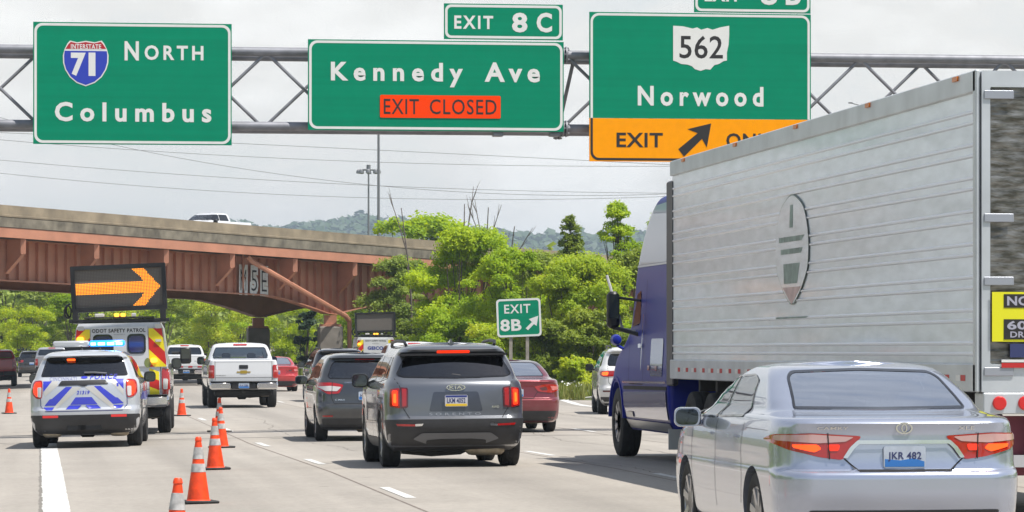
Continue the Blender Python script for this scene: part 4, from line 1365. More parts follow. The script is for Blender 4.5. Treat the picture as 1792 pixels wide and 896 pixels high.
class Car:
    def __init__(s, name, label, cat, pos, heading=0.0, group=None):
        s.root = empty(name, (pos[0], pos[1], gz(pos[0], pos[1] + 2.0) if len(pos) < 3 else pos[2]), -R(heading), label, cat, group)
        pitch = math.atan2(gz(pos[0], pos[1] + 3.5) - gz(pos[0], pos[1] + .8), 2.7) if len(pos) < 3 else 0
        roll = math.atan2(gz(pos[0] - .8, pos[1] + 2) - gz(pos[0] + .8, pos[1] + 2), 1.6) if len(pos) < 3 else 0
        s.root.rotation_euler = (pitch, roll, -R(heading))
        s.cuts = []
    def shell(s, keys, m, wheels=(), half=.9, res=.045, name="body", parent=None, inner=UNDER, smooth=38, **kw):
        """the lofted body, with wheel wells cut out"""
        v, f = loft(keys, res, **kw)
        me = bpy.data.meshes.new(name); me.from_pydata(v, [], f)
        bm = bmesh.new(); bm.from_mesh(me); bmesh.ops.remove_doubles(bm, verts=bm.verts, dist=1e-5); bmesh.ops.recalc_face_normals(bm, faces=bm.faces)
        bm.to_mesh(me); bm.free(); me.update()
        if wheels:
            tmp = link("tmp_body", me, [m, inner])
            mb = MB()
            for y, z, r in wheels:
                for sx in (-1, 1):
                    a, b = sorted((sx * (half - .34), sx * (half + .35)))
                    mb.lathe([(a, r), (b, r)], 'x', 36, (0, y, z), 1)
            cut = mb.build("tmp_cut", [m, inner])
            md = tmp.modifiers.new("b", 'BOOLEAN'); md.operation = 'DIFFERENCE'; md.object = cut; md.solver = 'EXACT'; md.material_mode = 'INDEX'
            dg = bpy.context.evaluated_depsgraph_get(); dg.update()
            me2 = bpy.data.meshes.new_from_object(tmp.evaluated_get(dg))
            bpy.data.objects.remove(tmp, do_unlink=True); bpy.data.objects.remove(cut, do_unlink=True)
            me = me2; me.name = name
            me.materials.clear()
        o = link(name, me, [m, inner], parent or s.root, smooth)
        bm = bmesh.new(); bm.from_mesh(me)
        s.tree = BVHTree.FromBMesh(bm); bm.free()
        return o
    def hit(s, view, a, b):
        of, d = VIEWS[view]
        h = s.tree.ray_cast(of(a, b), d)
        return h
    def patch(s, name, poly, m, view='rear', off=.004, res=.05, parent=None, hole=None, smooth=True, wrap=None):
        """a skin that follows the body under the outline poly; hole leaves its middle open"""
        P_ = dense(poly, res); vs = [Vector(p) for p in P_]; n = len(vs)
        ed = [(i, (i + 1) % n) for i in range(n)]
        if hole:
            H_ = dense(hole, res); k = len(vs); vs += [Vector(p) for p in H_]
            ed += [(k + i, k + (i + 1) % len(H_)) for i in range(len(H_))]
        xs = [p[0] for p in P_]; zs = [p[1] for p in P_]
        x = min(xs) + res * .6
        i = 0
        while x < max(xs):
            z = min(zs) + res * .6
            while z < max(zs):
                if inside((x, z), P_) and not (hole and inside((x, z), hole)):
                    if min((Vector((x, z)) - q).length for q in vs[:n]) > res * .45: vs.append(Vector((x, z)))
                z += res
            x += res
        r = geometry.delaunay_2d_cdt(vs, ed, [], 1 if not hole else 2, 1e-5)
        V2, F2 = r[0], r[2]
        P3 = []; 
        of, d = VIEWS[view]
        for q in V2:
            h = s.tree.ray_cast(of(q.x, q.y), d)
            if h[0] is None: P3.append(None)
            else:
                nn = h[1] if h[1].dot(d) < 0 else -h[1]
                P3.append(h[0] + nn * off)
        mp = {}; v = []; f = []
        for fc in F2:
            if any(P3[i] is None for i in fc): continue
            c = sum((V2[i] for i in fc), Vector((0, 0))) / len(fc)
            if hole and inside(tuple(c), hole): continue
            if not inside(tuple(c), P_): continue
            pts = [P3[i] for i in fc]
            sp = [p.dot(d) for p in pts]
            if max(sp) - min(sp) > (wrap or .6): continue
            for i in fc:
                if i not in mp: mp[i] = len(v); v.append(P3[i])
            f.append(tuple(mp[i] for i in fc))
        me = bpy.data.meshes.new(name); me.from_pydata([tuple(p) for p in v], [], f); me.update()
        bm = bmesh.new(); bm.from_mesh(me)
        for fc in bm.faces:
            if fc.normal.dot(d) > 0: fc.normal_flip()
        bm.to_mesh(me); bm.free()
        return link(name, me, m, parent or s.root, 60 if smooth else None)
    def stroke(s, name, pts, w, m, view='rear', off=.005, parent=None, res=.05, closed=False):
        """a thin line along the body"""
        P2 = []
        src = [Vector(p) for p in pts]
        if closed: src.append(src[0])
        for i in range(len(src) - 1):
            k = max(1, int((src[i+1] - src[i]).length / res))
            for j in range(k): P2.append(src[i] + (src[i+1] - src[i]) * j / k)
        P2.append(src[-1])
        v = []; f = []; ok = []
        of, d = VIEWS[view]
        for i, p in enumerate(P2):
            t = (P2[min(i+1, len(P2)-1)] - P2[max(i-1, 0)]); t = t.normalized() if t.length else Vector((1, 0)); nn = Vector((-t.y, t.x)) * w / 2
            g = True
            for q in (p + nn, p - nn):
                h = s.tree.ray_cast(of(q.x, q.y), d)
                if h[0] is None: g = False; v.append((0, 0, 0))
                else: v.append(tuple(h[0] + (h[1] if h[1].dot(d) < 0 else -h[1]) * off))
            ok.append(g)
        for i in range(len(P2) - 1):
            if ok[i] and ok[i+1]: f.append((2*i, 2*i+1, 2*i+3, 2*i+2))
        me = bpy.data.meshes.new(name); me.from_pydata(v, [], f); me.update()
        bm = bmesh.new(); bm.from_mesh(me)
        bmesh.ops.delete(bm, geom=[x for x in bm.verts if not x.link_faces], context='VERTS')
        bm.to_mesh(me); bm.free()
        return link(name, me, m, parent or s.root)
    def words(s, name, t, x0, x1, z0, z1, m, bold=.02, space=1.05, off=.006, parent=None, view='rear', skew=0.0):
        vs, fs = text_v(t, x0, x1, z0, z1, bold, space)
        of, d = VIEWS[view]; v = []
        for a, b in vs:
            a2 = a + skew * (b - z0)
            h = s.tree.ray_cast(of(a2, b), d)
            p = h[0] - d * off if h[0] is not None else of(a2, b) + d * 4
            v.append(tuple(p))
        mb = MB(); mb.add(v, fs)
        return mb.build(name, m, parent or s.root)
    def window(s, body, poly, view='rear', gl=None, border=.045, name="window", off=.004, open_=True, res=.05, r=.05):
        """glass with a black border; the body behind it is opened"""
        poly = rounded(poly, r)
        inn = inset(poly, border)
        g = s.patch(name, inn, gl or G_DARK, view, off, res)
        s.patch("seal", poly, SEAL, view, off + .003, res, g, hole=inn)
        if open_:
            s.cuts.append((body, inset(poly, border * .55), view))
        return g
    def open_windows(s):
        done = {}
        for body, poly, view in s.cuts: done.setdefault(body.name, (body, []))[1].append((poly, view))
        for body, l in done.values():
            bm = bmesh.new(); bm.from_mesh(body.data)
            kill = []
            for fc in bm.faces:
                c = fc.calc_center_median(); nn = fc.normal
                for poly, view in l:
                    d = VIEWS[view][1]
                    if nn.dot(d) > -0.12: continue
                    q = (c.x, c.z) if view in ('rear', 'front') else ((c.y, c.z) if view in ('left', 'right') else (c.x, c.y))
                    if view == 'left' and c.x > 0 or view == 'right' and c.x < 0: continue
                    if inside(q, poly): kill.append(fc); break
            bmesh.ops.delete(bm, geom=kill, context='FACES')
            bm.to_mesh(body.data); bm.free(); body.data.update()
    def wheel(s, x, y, r, w, rim='alloy', spokes=5, rimr=None, z=None):
        """x: centre of the tyre; outer face towards the sign of x"""
        rimr = rimr or r * .68; z = r if z is None else z
        sx = 1 if x > 0 else -1
        h = w / 2
        mb = MB()
        mb.lathe([(-h*.78, rimr - .01), (-h, rimr + .03), (-h*1.04, r*.86), (-h*.9, r*.965), (-h*.72, r*.995), (-h*.25, r), (-h*.22, r*.988), (-h*.16, r*.988), (-h*.13, r), (h*.13, r), (h*.16, r*.988), (h*.22, r*.988), (h*.25, r), (h*.72, r*.995), (h*.9, r*.965), (h*1.04, r*.86), (h, rimr + .03), (h*.78, rimr - .01)], 'x', 40)
        o = mb.build("wheel", RUBBER, s.root, 35); o.location = (x, y, z)
        mb = MB()
        mb.lathe([(h*.80*sx, rimr + .004), (h*.82*sx, rimr*.93), (h*.45*sx, rimr*.9), (h*.40*sx, .001)], 'x', 36)
        k = mb.build("rim_barrel", mat("rim_shadow", (.05, .05, .052), .5, .5), o, 35)
        mb = MB()
        if rim == 'alloy':
            for i in range(spokes):
                a = 2 * math.pi * i / spokes + .3
                c, d = math.cos(a), math.sin(a)
                pa = (h*.62*sx, c * .05, d * .05); pb = (h*.80*sx, c * rimr * .96, d * rimr * .96)
                mb.bar(pa, pb, rimr * .26, .03, up=(1, 0, 0))
            mb.lathe([(h*.5*sx, rimr*.22), (h*.72*sx, rimr*.2), (h*.74*sx, .001)], 'x', 18)
            mb.lathe([(h*.80*sx, rimr*.99), (h*.86*sx, rimr*.97), (h*.86*sx, rimr*.91), (h*.78*sx, rimr*.89)], 'x', 36)
        else:
            mb.lathe([(h*.80*sx, rimr), (h*.84*sx, rimr*.9), (h*.3*sx, rimr*.8), (h*.25*sx, rimr*.42), (h*.7*sx, rimr*.36), (h*.75*sx, .001)], 'x', 30)
            for i in range(8):
                a = 2 * math.pi * i / 8
                mb.lathe([(h*.25*sx, .018), (h*.45*sx, .018), (h*.46*sx, .001)], 'x', 6, (0, math.cos(a) * rimr * .58, math.sin(a) * rimr * .58))
        mb.build("rim", ALLOY if rim != 'steel' else mat("white_steel_rim", (.55, .55, .54), .45, .2), o, 35)
        return o
    def wheels(s, half, ya, yb, r, w, **kw):
        for y in (ya, yb):
            for sx in (-1, 1): s.wheel(sx * (half - w / 2 - .012), y, r, w, **kw)
    def door_mirror(s, x, y, z, m, size=(.21, .09, .15), arm=.08):
        """housing, mirror glass facing back and a stalk towards the door"""
        sx = 1 if x > 0 else -1
        w, dp, h = size
        a, b = (x, x + sx * w) if sx > 0 else (x - w, x)
        mb = MB(); n = 10
        rows = []
        for j, (yy, k) in enumerate(((0, .94), (dp*.3, 1.0), (dp*.8, .86), (dp*1.1, .5))):
            P_ = rrect(-w/2*k, w/2*k, -h/2*k, h/2*k, min(w, h) * .33 * k, 4)
            rows.append([((a+b)/2 + q[0] + sx * -.02 * j * .5, y + yy, z + q[1]) for q in P_])
        N = len(rows[0]); v = [p for r_ in rows for p in r_]
        f = [((i)*N+k, (i)*N+(k+1) % N, (i+1)*N+(k+1) % N, (i+1)*N+k) for i in range(3) for k in range(N)]
        f += [tuple(range(N)), tuple(3*N + k for k in range(N))]
        mb.add(v, f)
        mb.tube([(a if sx > 0 else b, y + dp * .4, z - h * .3), ((a if sx > 0 else b) - sx * (arm + .06), y + dp * .7, z - h * .45)], .025, 8)
        o = mb.build("door_mirror", m, s.root, 40)
        mb = MB(); cx = (a + b) / 2
        mb.prism([(cx + p, z + q) for p, q in rrect(-w*.41, w*.41, -h*.40, h*.40, min(w, h) * .28, 4)], y - .004, y - .001)
        mb.build("mirror_glass", mat("mirror_glass", (.10, .11, .12), .05, 1.0), o)
        return o
    def plate(s, x, z, txt, kind='blue', w=.305, h=.155, y=None, off=.012, tilt=0):
        if y is None:
            ht = s.hit('rear', x, z)[0]; y = ht.y if ht else 0
            for q in ((-.1, -.05), (.1, -.05), (0, .06)):
                hh = s.hit('rear', x + q[0], z + q[1])[0]
                if hh: y = min(y, hh.y)
        y -= off
        base = {'blue': (.42, .47, .55), 'white': (.55, .55, .56), 'yellow': (.50, .50, .55)}[kind]
        mb = MB(); mb.prism([(x + a, z + b) for a, b in rrect(-w/2, w/2, -h/2, h/2, .018, 3)], y, y + .008)
        o = mb.build("licence_plate", mat("plate_" + kind, base, .4, vary=.1, scale=12), s.root)
        if kind == 'blue':
            mb = MB(); mb.prism([(x - w*.47, z - h*.44), (x + w*.47, z - h*.44), (x + w*.47, z - h*.2), (x + w*.2, z - h*.05), (x - w*.1, z - h*.15), (x - w*.47, z - h*.08)], y - .0015, y - .0003)
            mb.build("plate_band", mat("plate_blue_band", (.03, .17, .50), .4), o)
        if kind == 'yellow':
            mb = MB(); mb.prism([(x - w*.47, z - h*.46), (x + w*.47, z - h*.46), (x + w*.47, z - h*.26), (x - w*.47, z - h*.26)], y - .0015, y - .0003)
            mb.build("plate_band", mat("plate_yellow_band", (.75, .50, .03), .4), o)
            mb = MB(); mb.prism([(x - w*.47, z + h*.3), (x + w*.47, z + h*.3), (x + w*.47, z + h*.46), (x - w*.47, z + h*.46)], y - .0015, y - .0003)
            mb.build("plate_band", mat("plate_navy_band", (.02, .04, .22), .4), o)
        if txt:
            mb = MB(); letter(mb, txt, x - w*.40, x + w*.40, z - h*.20, z + h*.24, y - .002, .02, 1.05); mb.build("plate_number", mat("plate_ink", (.03, .04, .13), .5), o)
        return o
    def seats(s, y, z, half, rows=((0, 2),), m=None, hr=True, hh=.0):
        """benches of seats with headrests inside the cabin"""
        for i, (dy, n) in enumerate(rows):
            for k in range(n):
                x = (k - (n - 1) / 2) * (2 * half * .92 / n)
                w = half * .82 / n
                mb = MB(); mb.box(x - w, x + w, y + dy, y + dy + .14, z - .45, z + .12 + hh, bev=.05)
                mb.box(x - w, x + w, y + dy, y + dy + .5, z - .5, z - .36, bev=.04)
                o = mb.build("seat", m or SEAT, s.root, 40)
                if hr:
                    mb = MB(); mb.box(x - .13, x + .13, y + dy - .01, y + dy + .10, z + .16 + hh, z + .33 + hh, bev=.045)
                    mb.tube([(x - .06, y + dy + .05, z + .1), (x - .06, y + dy + .05, z + .2 + hh)], .01, 6); mb.tube([(x + .06, y + dy + .05, z + .1), (x + .06, y + dy + .05, z + .2 + hh)], .01, 6)
                    mb.build("headrest", m or SEAT, o, 40)
    def tub(s, half, y0, y1, z0, z1):
        mb = MB(); mb.box(-half, half, y0, y1, z0, z1, bev=.05); return mb.build("cabin_floor", CABIN, s.root)
    def exhaust(s, x, y, z, w=.5, r=.10):
        mb = MB(); mb.lathe([(x - w/2, r*.5), (x - w/2 + .04, r*.9), (x - w/2 + .1, r), (x + w/2 - .1, r), (x + w/2 - .04, r*.9), (x + w/2, r*.5)], 'x', 18, (0, y, z))
        k = -1 if x > 0 else 1
        mb.tube([(x + k*w/2, y, z), (x + k*(w/2 + .08), y + .15, z + .02), (x + k*(w/2 + .15), y + .5, z + .04)], .03, 8)
        return mb.build("muffler", mat("hot_metal", (.34, .29, .22), .5, .6, vary=.3, scale=9), s.root, 40)
    def axle(s, half, y, z, r=.05, parts=True):
        mb = MB(); mb.tube([(-half + .2, y, z), (half - .2, y, z)], r, 8)
        mb.lathe([(-.16, .05), (-.1, .13), (.1, .13), (.16, .05)], 'x', 14, (0, y, z))
        for sx in (-1, 1):
            mb.tube([(sx * half * .6, y + .1, z - .05), (sx * half * .55, y + .6, z + .05)], .035, 6)
            mb.tube([(sx * half * .62, y - .06, z - .08), (sx * half * .58, y, z + .35)], .035, 8)
        return mb.build("axle", UNDER, s.root, 40)
def buf(pts, w):
    """closed outline of a polyline of width w"""
    L, Rr = [], []
    for i, p in enumerate(pts):
        a = Vector(pts[max(i-1, 0)]); b = Vector(pts[min(i+1, len(pts)-1)]); t = (b - a).normalized(); n = Vector((-t.y, t.x)) * w / 2
        L.append(tuple(Vector(p) + n)); Rr.append(tuple(Vector(p) - n))
    return L + Rr[::-1]
def neg(poly): return [(-a, b) for a, b in poly]
# ---------------------------------------------------------------- vehicles
# level rows: z, rear y, front y, half width, rear corner x, rear corner y, rear bow, front corner x, front corner y, front bow
def scale_keys(K, L, W, H):
    return [(z*H, yr*L, yf*L, w*W, rx*W, ry*L, br*L, fx*W, fy*L, bf*L) for z, yr, yf, w, rx, ry, br, fx, fy, bf in K]
SEDAN = [
 (.20, .28, 4.60, .80, .20, .25, .05, .3, .4, .12), (.27, .11, 4.76, .87, .24, .30, .07, .35, .5, .14), (.40, .035, 4.84, .90, .26, .34, .09, .38, .55, .16),
 (.55, .0, 4.85, .91, .27, .36, .10, .38, .55, .16), (.66, .0, 4.83, .912, .27, .36, .10, .38, .55, .16), (.695, .03, 4.82, .91, .27, .36, .10, .38, .55, .16),
 (.71, .075, 4.81, .908, .26, .36, .09, .38, .55, .16), (.86, .095, 4.74, .905, .26, .38, .09, .4, .6, .2), (.97, .10, 4.55, .895, .25, .40, .09, .42, .7, .25),
 (1.035, .085, 4.30, .88, .24, .42, .085, .45, .8, .3), (1.06, .105, 4.15, .872, .24, .45, .085, .45, .8, .3), (1.075, .20, 4.0, .86, .24, .5, .08, .45, .8, .3),
 (1.095, .52, 3.72, .825, .22, .45, .07, .4, .6, .25), (1.12, .76, 3.55, .795, .17, .30, .06, .28, .35, .2), (1.20, .96, 3.36, .765, .15, .22, .05, .22, .3, .17),
 (1.30, 1.21, 3.08, .715, .14, .2, .05, .2, .28, .14), (1.38, 1.43, 2.84, .665, .15, .2, .05, .2, .28, .12), (1.425, 1.60, 2.66, .615, .18, .22, .05, .22, .3, .1), (1.452, 1.85, 2.40, .52, .2, .2, .05, .22, .25, .08)]
SUV = [
 (.22, .42, 4.55, .80, .2, .25, .06, .3, .4, .12), (.30, .16, 4.70, .88, .22, .26, .07, .35, .5, .14), (.42, .06, 4.78, .925, .24, .30, .09, .35, .5, .15),
 (.58, .0, 4.81, .945, .25, .32, .10, .36, .5, .16), (.66, .0, 4.80, .947, .25, .32, .10, .36, .5, .16), (.70, .04, 4.79, .946, .25, .32, .10, .36, .5, .16), (.86, .05, 4.76, .948, .24, .34, .10, .36, .5, .16),
 (1.02, .07, 4.68, .945, .23, .36, .10, .38, .55, .2), (1.12, .10, 4.50, .93, .22, .38, .10, .4, .6, .25), (1.17, .14, 4.2, .905, .20, .38, .10, .42, .7, .3),
 (1.20, .18, 3.85, .88, .18, .34, .10, .40, .5, .3), (1.30, .27, 3.55, .845, .16, .30, .09, .28, .4, .22), (1.42, .37, 3.26, .80, .15, .28, .08, .25, .35, .18),
 (1.52, .44, 3.02, .75, .15, .26, .07, .24, .32, .16), (1.555, .36, 2.94, .73, .15, .26, .07, .24, .32, .15), (1.59, .34, 2.82, .70, .16, .3, .07, .24, .32, .14), (1.635, .44, 2.62, .64, .2, .35, .07, .25, .32, .12), (1.665, .72, 2.3, .54, .22, .35, .06, .25, .3, .1)]
HATCH = [
 (.20, .42, 4.1, .78, .2, .22, .06, .3, .4, .12), (.30, .12, 4.28, .86, .22, .24, .08, .35, .5, .14), (.44, .04, 4.36, .895, .25, .28, .10, .35, .5, .15),
 (.60, .0, 4.40, .91, .26, .3, .11, .36, .5, .16), (.66, .01, 4.39, .912, .26, .3, .11, .36, .5, .16), (.69, .05, 4.38, .912, .26, .3, .11, .36, .5, .16), (.86, .07, 4.34, .912, .25, .34, .11, .36, .5, .16),
 (1.00, .10, 4.22, .905, .24, .38, .11, .38, .55, .2), (1.08, .13, 4.0, .89, .22, .4, .11, .4, .6, .25), (1.12, .17, 3.8, .87, .2, .38, .11, .42, .7, .3),
 (1.15, .21, 3.60, .845, .17, .34, .10, .40, .5, .3), (1.28, .33, 3.26, .80, .15, .28, .09, .28, .4, .22), (1.40, .43, 2.98, .745, .14, .26, .08, .25, .35, .18),
 (1.49, .50, 2.75, .69, .15, .26, .07, .24, .32, .16), (1.525, .44, 2.66, .665, .15, .28, .07, .24, .32, .14), (1.56, .47, 2.5, .62, .2, .3, .07, .24, .32, .12), (1.60, .75, 2.15, .52, .22, .3, .06, .25, .3, .1)]
def sc_keys(K, base, L, W, H):
    a, b, c = L / base[0], W / base[1], H / base[2]
    return [(z*c, yr*a, yf*a, w*b, rx*b, ry*a, br*a, fx*b, fy*a, bf*a) for z, yr, yf, w, rx, ry, br, fx, fy, bf in K]
def narrow(L, k=.035):
    def p(y):
        a = max(0, (y - L * .62) / (L * .38)); b = max(0, (L * .30 - y) / (L * .3))
        return 1 - k * a * a - k * .7 * b * b
    return p
def cp(px, d):
    p = at(px, d); return (p.x, p.y)
def ms(f):
    return lambda cx, cy, f=f: f(cx, cy)

# ---- the silver sedan, nearest of all ------------------------------------------------
SILVER = paint("silver_paint", (0.43, 0.47, 0.575), .65, .22, .08)
c = Car("silver_sedan", "nearest car, a silver sedan with lit brake lights before the white trailer", "car", cp(1588, 25.5), 0.0)
L_, W_, H_ = 4.85, 1.82, 1.47
body = c.shell(SEDAN, SILVER, ((1.06, .335, .375), (3.83, .335, .375)), .91, .03, NR=16, NC=9, NS=60, crown=.022, plan=narrow(4.85))
c.window(body, mirror([(0, 1.117), (.645, 1.125), (.575, 1.36), (.52, 1.40), (0, 1.417)]), 'rear', G_SEDAN, .035, "rear_window", r=.03)
c.window(body, [(1.55, 1.06), (2.50, 1.04), (2.50, 1.365), (2.05, 1.375), (1.80, 1.33)], 'left', G_MID, .03, "side_window", r=.04)
c.window(body, [(2.54, 1.04), (3.48, 1.03), (2.98, 1.29), (2.75, 1.345), (2.54, 1.365)], 'left', G_MID, .03, "side_window", r=.04)
c.window(body, [(1.55, 1.06), (2.50, 1.04), (2.50, 1.365), (2.05, 1.375), (1.80, 1.33)], 'right', G_MID, .03, "side_window", r=.04)
c.window(body, [(2.54, 1.04), (3.48, 1.03), (2.98, 1.29), (2.75, 1.345), (2.54, 1.365)], 'right', G_MID, .03, "side_window", r=.04)
c.window(body, mirror([(0, 1.13), (.66, 1.13), (.56, 1.36), (0, 1.40)]), 'front', G_MID, .035, "windscreen", r=.03)
def lamp_sedan(s):
    A = [(s*.885, .955), (s*.66, .965), (s*.30, .945), (s*.36, .885), (s*.44, .775), (s*.60, .795), (s*.80, .845), (s*.90, .90)]
    o = c.patch("tail_lamp", rounded(A, .03), LAMP_RED, 'rear', .012, .025)
    o["label"] = "lit tail lamp"
    up = [(s*.87, .948), (s*.66, .958), (s*.36, .938), (s*.42, .905), (s*.62, .895), (s*.87, .912)]
    c.patch("clear_strip", rounded(up, .015), mat("lamp_rose_clear", (.50, .30, .29), .12, coat=1), 'rear', .016, .025, o)
    hot = [(s*.78, .885), (s*.62, .885), (s*.59, .855), (s*.64, .83), (s*.77, .862)]
    c.patch("brake_bulb", rounded(hot, .015), glow('sedan_brake_lit', (1.0, .07, .008), 1.25), 'rear', .017, .025, o)
    hot = [(s*.55, .885), (s*.46, .885), (s*.47, .84), (s*.54, .84)]
    c.patch("brake_reflector", rounded(hot, .015), glow("brake_light_soft", (.85, .03, .01), .55), 'rear', .017, .025, o)
    A = [(.02, .93), (.30, .955), (.42, .93), (.34, .86), (.10, .83)]
    c.stroke("lamp_gap", [(s*.545, .965), (s*.535, .78)], .008, GAP, off=.019, parent=o)
for s in (-1, 1): lamp_sedan(s)
# trunk: shut lines, chrome garnish above the plate, badge
for s in (-1, 1):
    c.stroke("shut_line", [(s*.335, .70), (s*.43, .785)], .010, GAP, off=.003)
c.stroke("shut_line", [(-.335, .70), (.335, .70)], .014, GAP, off=.003)
c.patch("chrome_garnish", rounded([(-.39, .865), (-.335, .915), (.335, .915), (.39, .865), (.44, .79), (.41, .785), (.36, .855), (.325, .888), (-.325, .888), (-.36, .855), (-.41, .785), (-.44, .79)], .008), CHROME, 'rear', .022, .03)
c.patch("lower_valance", rounded([(-.62, .30), (.62, .30), (.70, .42), (-.70, .42)], .03), CLAD, 'rear', .004, .05)
c.plate(.0, .795, "JKR 482", 'blue')
mb = MB()
ring = [(.062*math.cos(a), 1.0 + .042*math.sin(a)) for a in np.linspace(0, 6.2832, 25)[:-1]]
rin = [(.050*math.cos(a), 1.0 + .032*math.sin(a)) for a in np.linspace(0, 6.2832, 25)[:-1]]
yb = c.hit('rear', 0, 1.0)[0].y - .006
mb.ring(ring, rin, yb - .004, yb + .004)
mb.ring([(.022*math.cos(a), 1.0 + .031*math.sin(a)) for a in np.linspace(0, 6.2832, 25)[:-1]], [(.014*math.cos(a), 1.0 + .023*math.sin(a)) for a in np.linspace(0, 6.2832, 25)[:-1]], yb - .004, yb + .004)
mb.build("badge", CHROME, c.root)
c.words("model_script", "CAMRY", -.62, -.40, .99, 1.012, CHROME, .01, 1.1)
c.words("model_script", "XLE", .40, .52, .985, 1.012, CHROME, .01, 1.1)
# high brake light on the parcel shelf, seats and cabin
mb = MB(); mb.box(-.16, .16, .96, 1.02, 1.105, 1.135, bev=.008); mb.build("high_brake_light", BRAKE, c.root)
mb = MB(); mb.box(-.66, .66, .80, 1.35, 1.04, 1.085, bev=.01); mb.build("parcel_shelf", mat("shelf_grey", (.16, .17, .19), .8), c.root)
GREYSEAT = mat("pale_seat", (.30, .31, .33), .7)
c.tub(.80, .95, 3.9, .3, .62)
for x in (-.40, .40):
    mb = MB(); mb.box(x - .15, x + .15, 1.34, 1.44, 1.08, 1.24, bev=.05); mb.build("headrest", GREYSEAT, c.root, 40)
c.seats(2.45, 1.02, .70, ((0, 2),), GREYSEAT)
mb = MB(); mb.box(-.70, .70, 3.15, 3.6, .75, .98, bev=.06); mb.build("dashboard", CABIN, c.root, 40)
mb = MB(); mb.box(-.66, .66, 1.38, 1.50, .55, 1.07, bev=.05); mb.build("rear_seat", GREYSEAT, c.root, 40)
c.open_windows()
c.wheels(.90, 1.06, 3.83, .335, .215, spokes=7)
c.door_mirror(-.90, 3.16, 1.03, SILVER, (.22, .10, .155)); c.door_mirror(.90, 3.16, 1.03, SILVER, (.22, .10, .155))
for s, v in ((-1, 'left'), (1, 'right')):
    c.stroke("door_gap", [(1.45, 1.02), (1.50, .80), (1.44, .62), (1.50, .42)], .008, GAP, v, .003)
    c.stroke("door_gap", [(2.52, 1.03), (2.50, .36)], .008, GAP, v, .003)
    c.stroke("door_gap", [(3.50, 1.0), (3.55, .75), (3.42, .36)], .008, GAP, v, .003)
    for yy in (1.68, 2.70):
        c.patch("door_handle", rounded([(yy, .90), (yy + .2, .90), (yy + .2, .925), (yy, .925)], .012), SILVER, v, .03, .05)
c.axle(.9, 1.06, .28); c.exhaust(.45, .35, .26, .4, .08)

# ---- grey SUV in the middle lane -------------------------------------------------------
GREY = paint("grey_suv_paint", (0.15, 0.16, 0.18), .6, .28, .14)
c = Car("grey_suv", "grey SUV with a black lower bumper and lit brake lights, nearest in the middle lane", "SUV", cp(800, 48.0), 0.6)
body = c.shell(SUV, GREY, ((1.02, .37, .415), (3.83, .37, .415)), .945, .04, NR=16, NC=9, NS=56, crown=.02, plan=narrow(4.81))
# lower cladding
c.patch("lower_cladding", rounded([(-.93, .655), (.93, .655), (.93, .62), (.88, .24), (-.88, .24), (-.93, .62)], .03), CLAD, 'rear', .005, .05)
skid = mat("silver_skid", (.16, .165, .18), .4, .6)
c.patch("skid_plate", rounded([(-.58, .40), (-.46, .48), (.46, .48), (.58, .40), (.40, .34), (-.40, .34)], .03), skid, 'rear', .018, .04)
c.patch("bumper_slot", rounded([(-.40, .335), (.40, .335), (.40, .385), (.2, .40), (-.2, .40), (-.40, .385)], .02), BLACK, 'rear', .022, .04)
c.window(body, mirror([(0, 1.195), (.70, 1.215), (.78, 1.25), (.70, 1.40), (.64, 1.50), (0, 1.515)]), 'rear', G_DARK, .04, "rear_window", r=.06)
for v in ('left', 'right'):
    c.window(body, [(.55, 1.20), (1.05, 1.17), (1.05, 1.50), (.78, 1.49)], v, G_DARK, .03, "side_window", r=.05)
    c.window(body, [(1.10, 1.165), (2.20, 1.15), (2.20, 1.52), (1.10, 1.50)], v, G_DARK, .03, "side_window", r=.04)
    c.window(body, [(2.25, 1.15), (3.45, 1.14), (2.95, 1.42), (2.70, 1.49), (2.25, 1.52)], v, G_MID, .03, "side_window", r=.04)
    for yw in (1.02, 3.83):
        ringo = [(yw + .47*math.cos(a), .37 + .47*math.sin(a)) for a in np.linspace(-.35, math.pi + .35, 22)]
        ringi = [(yw + .418*math.cos(a), .37 + .418*math.sin(a)) for a in np.linspace(-.35, math.pi + .35, 22)]
        c.patch("arch_trim", ringo + ringi[::-1], CLAD, v, .008, .05)
    c.patch("sill_trim", [(1.45, .26), (3.38, .26), (3.38, .40), (1.45, .40)], CLAD, v, .008, .06)
    c.stroke("door_gap", [(2.22, 1.14), (2.2, .42)], .008, GAP, v, .003)
    c.stroke("door_gap", [(1.1, 1.16), (1.25, .95), (1.48, .6)], .008, GAP, v, .003)
    for yy in (1.35, 2.40): c.patch("door_handle", rounded([(yy, .96), (yy + .2, .96), (yy + .2, .985), (yy, .985)], .012), GREY, v, .03, .05)
c.window(body, mirror([(0, 1.24), (.74, 1.24), (.64, 1.48), (0, 1.53)]), 'front', G_MID, .04, "windscreen", r=.04)
c.open_windows(); c.tub(.84, .5, 4.0, .35, .9); c.seats(1.15, 1.22, .78, ((0, 2), (1.1, 2)))
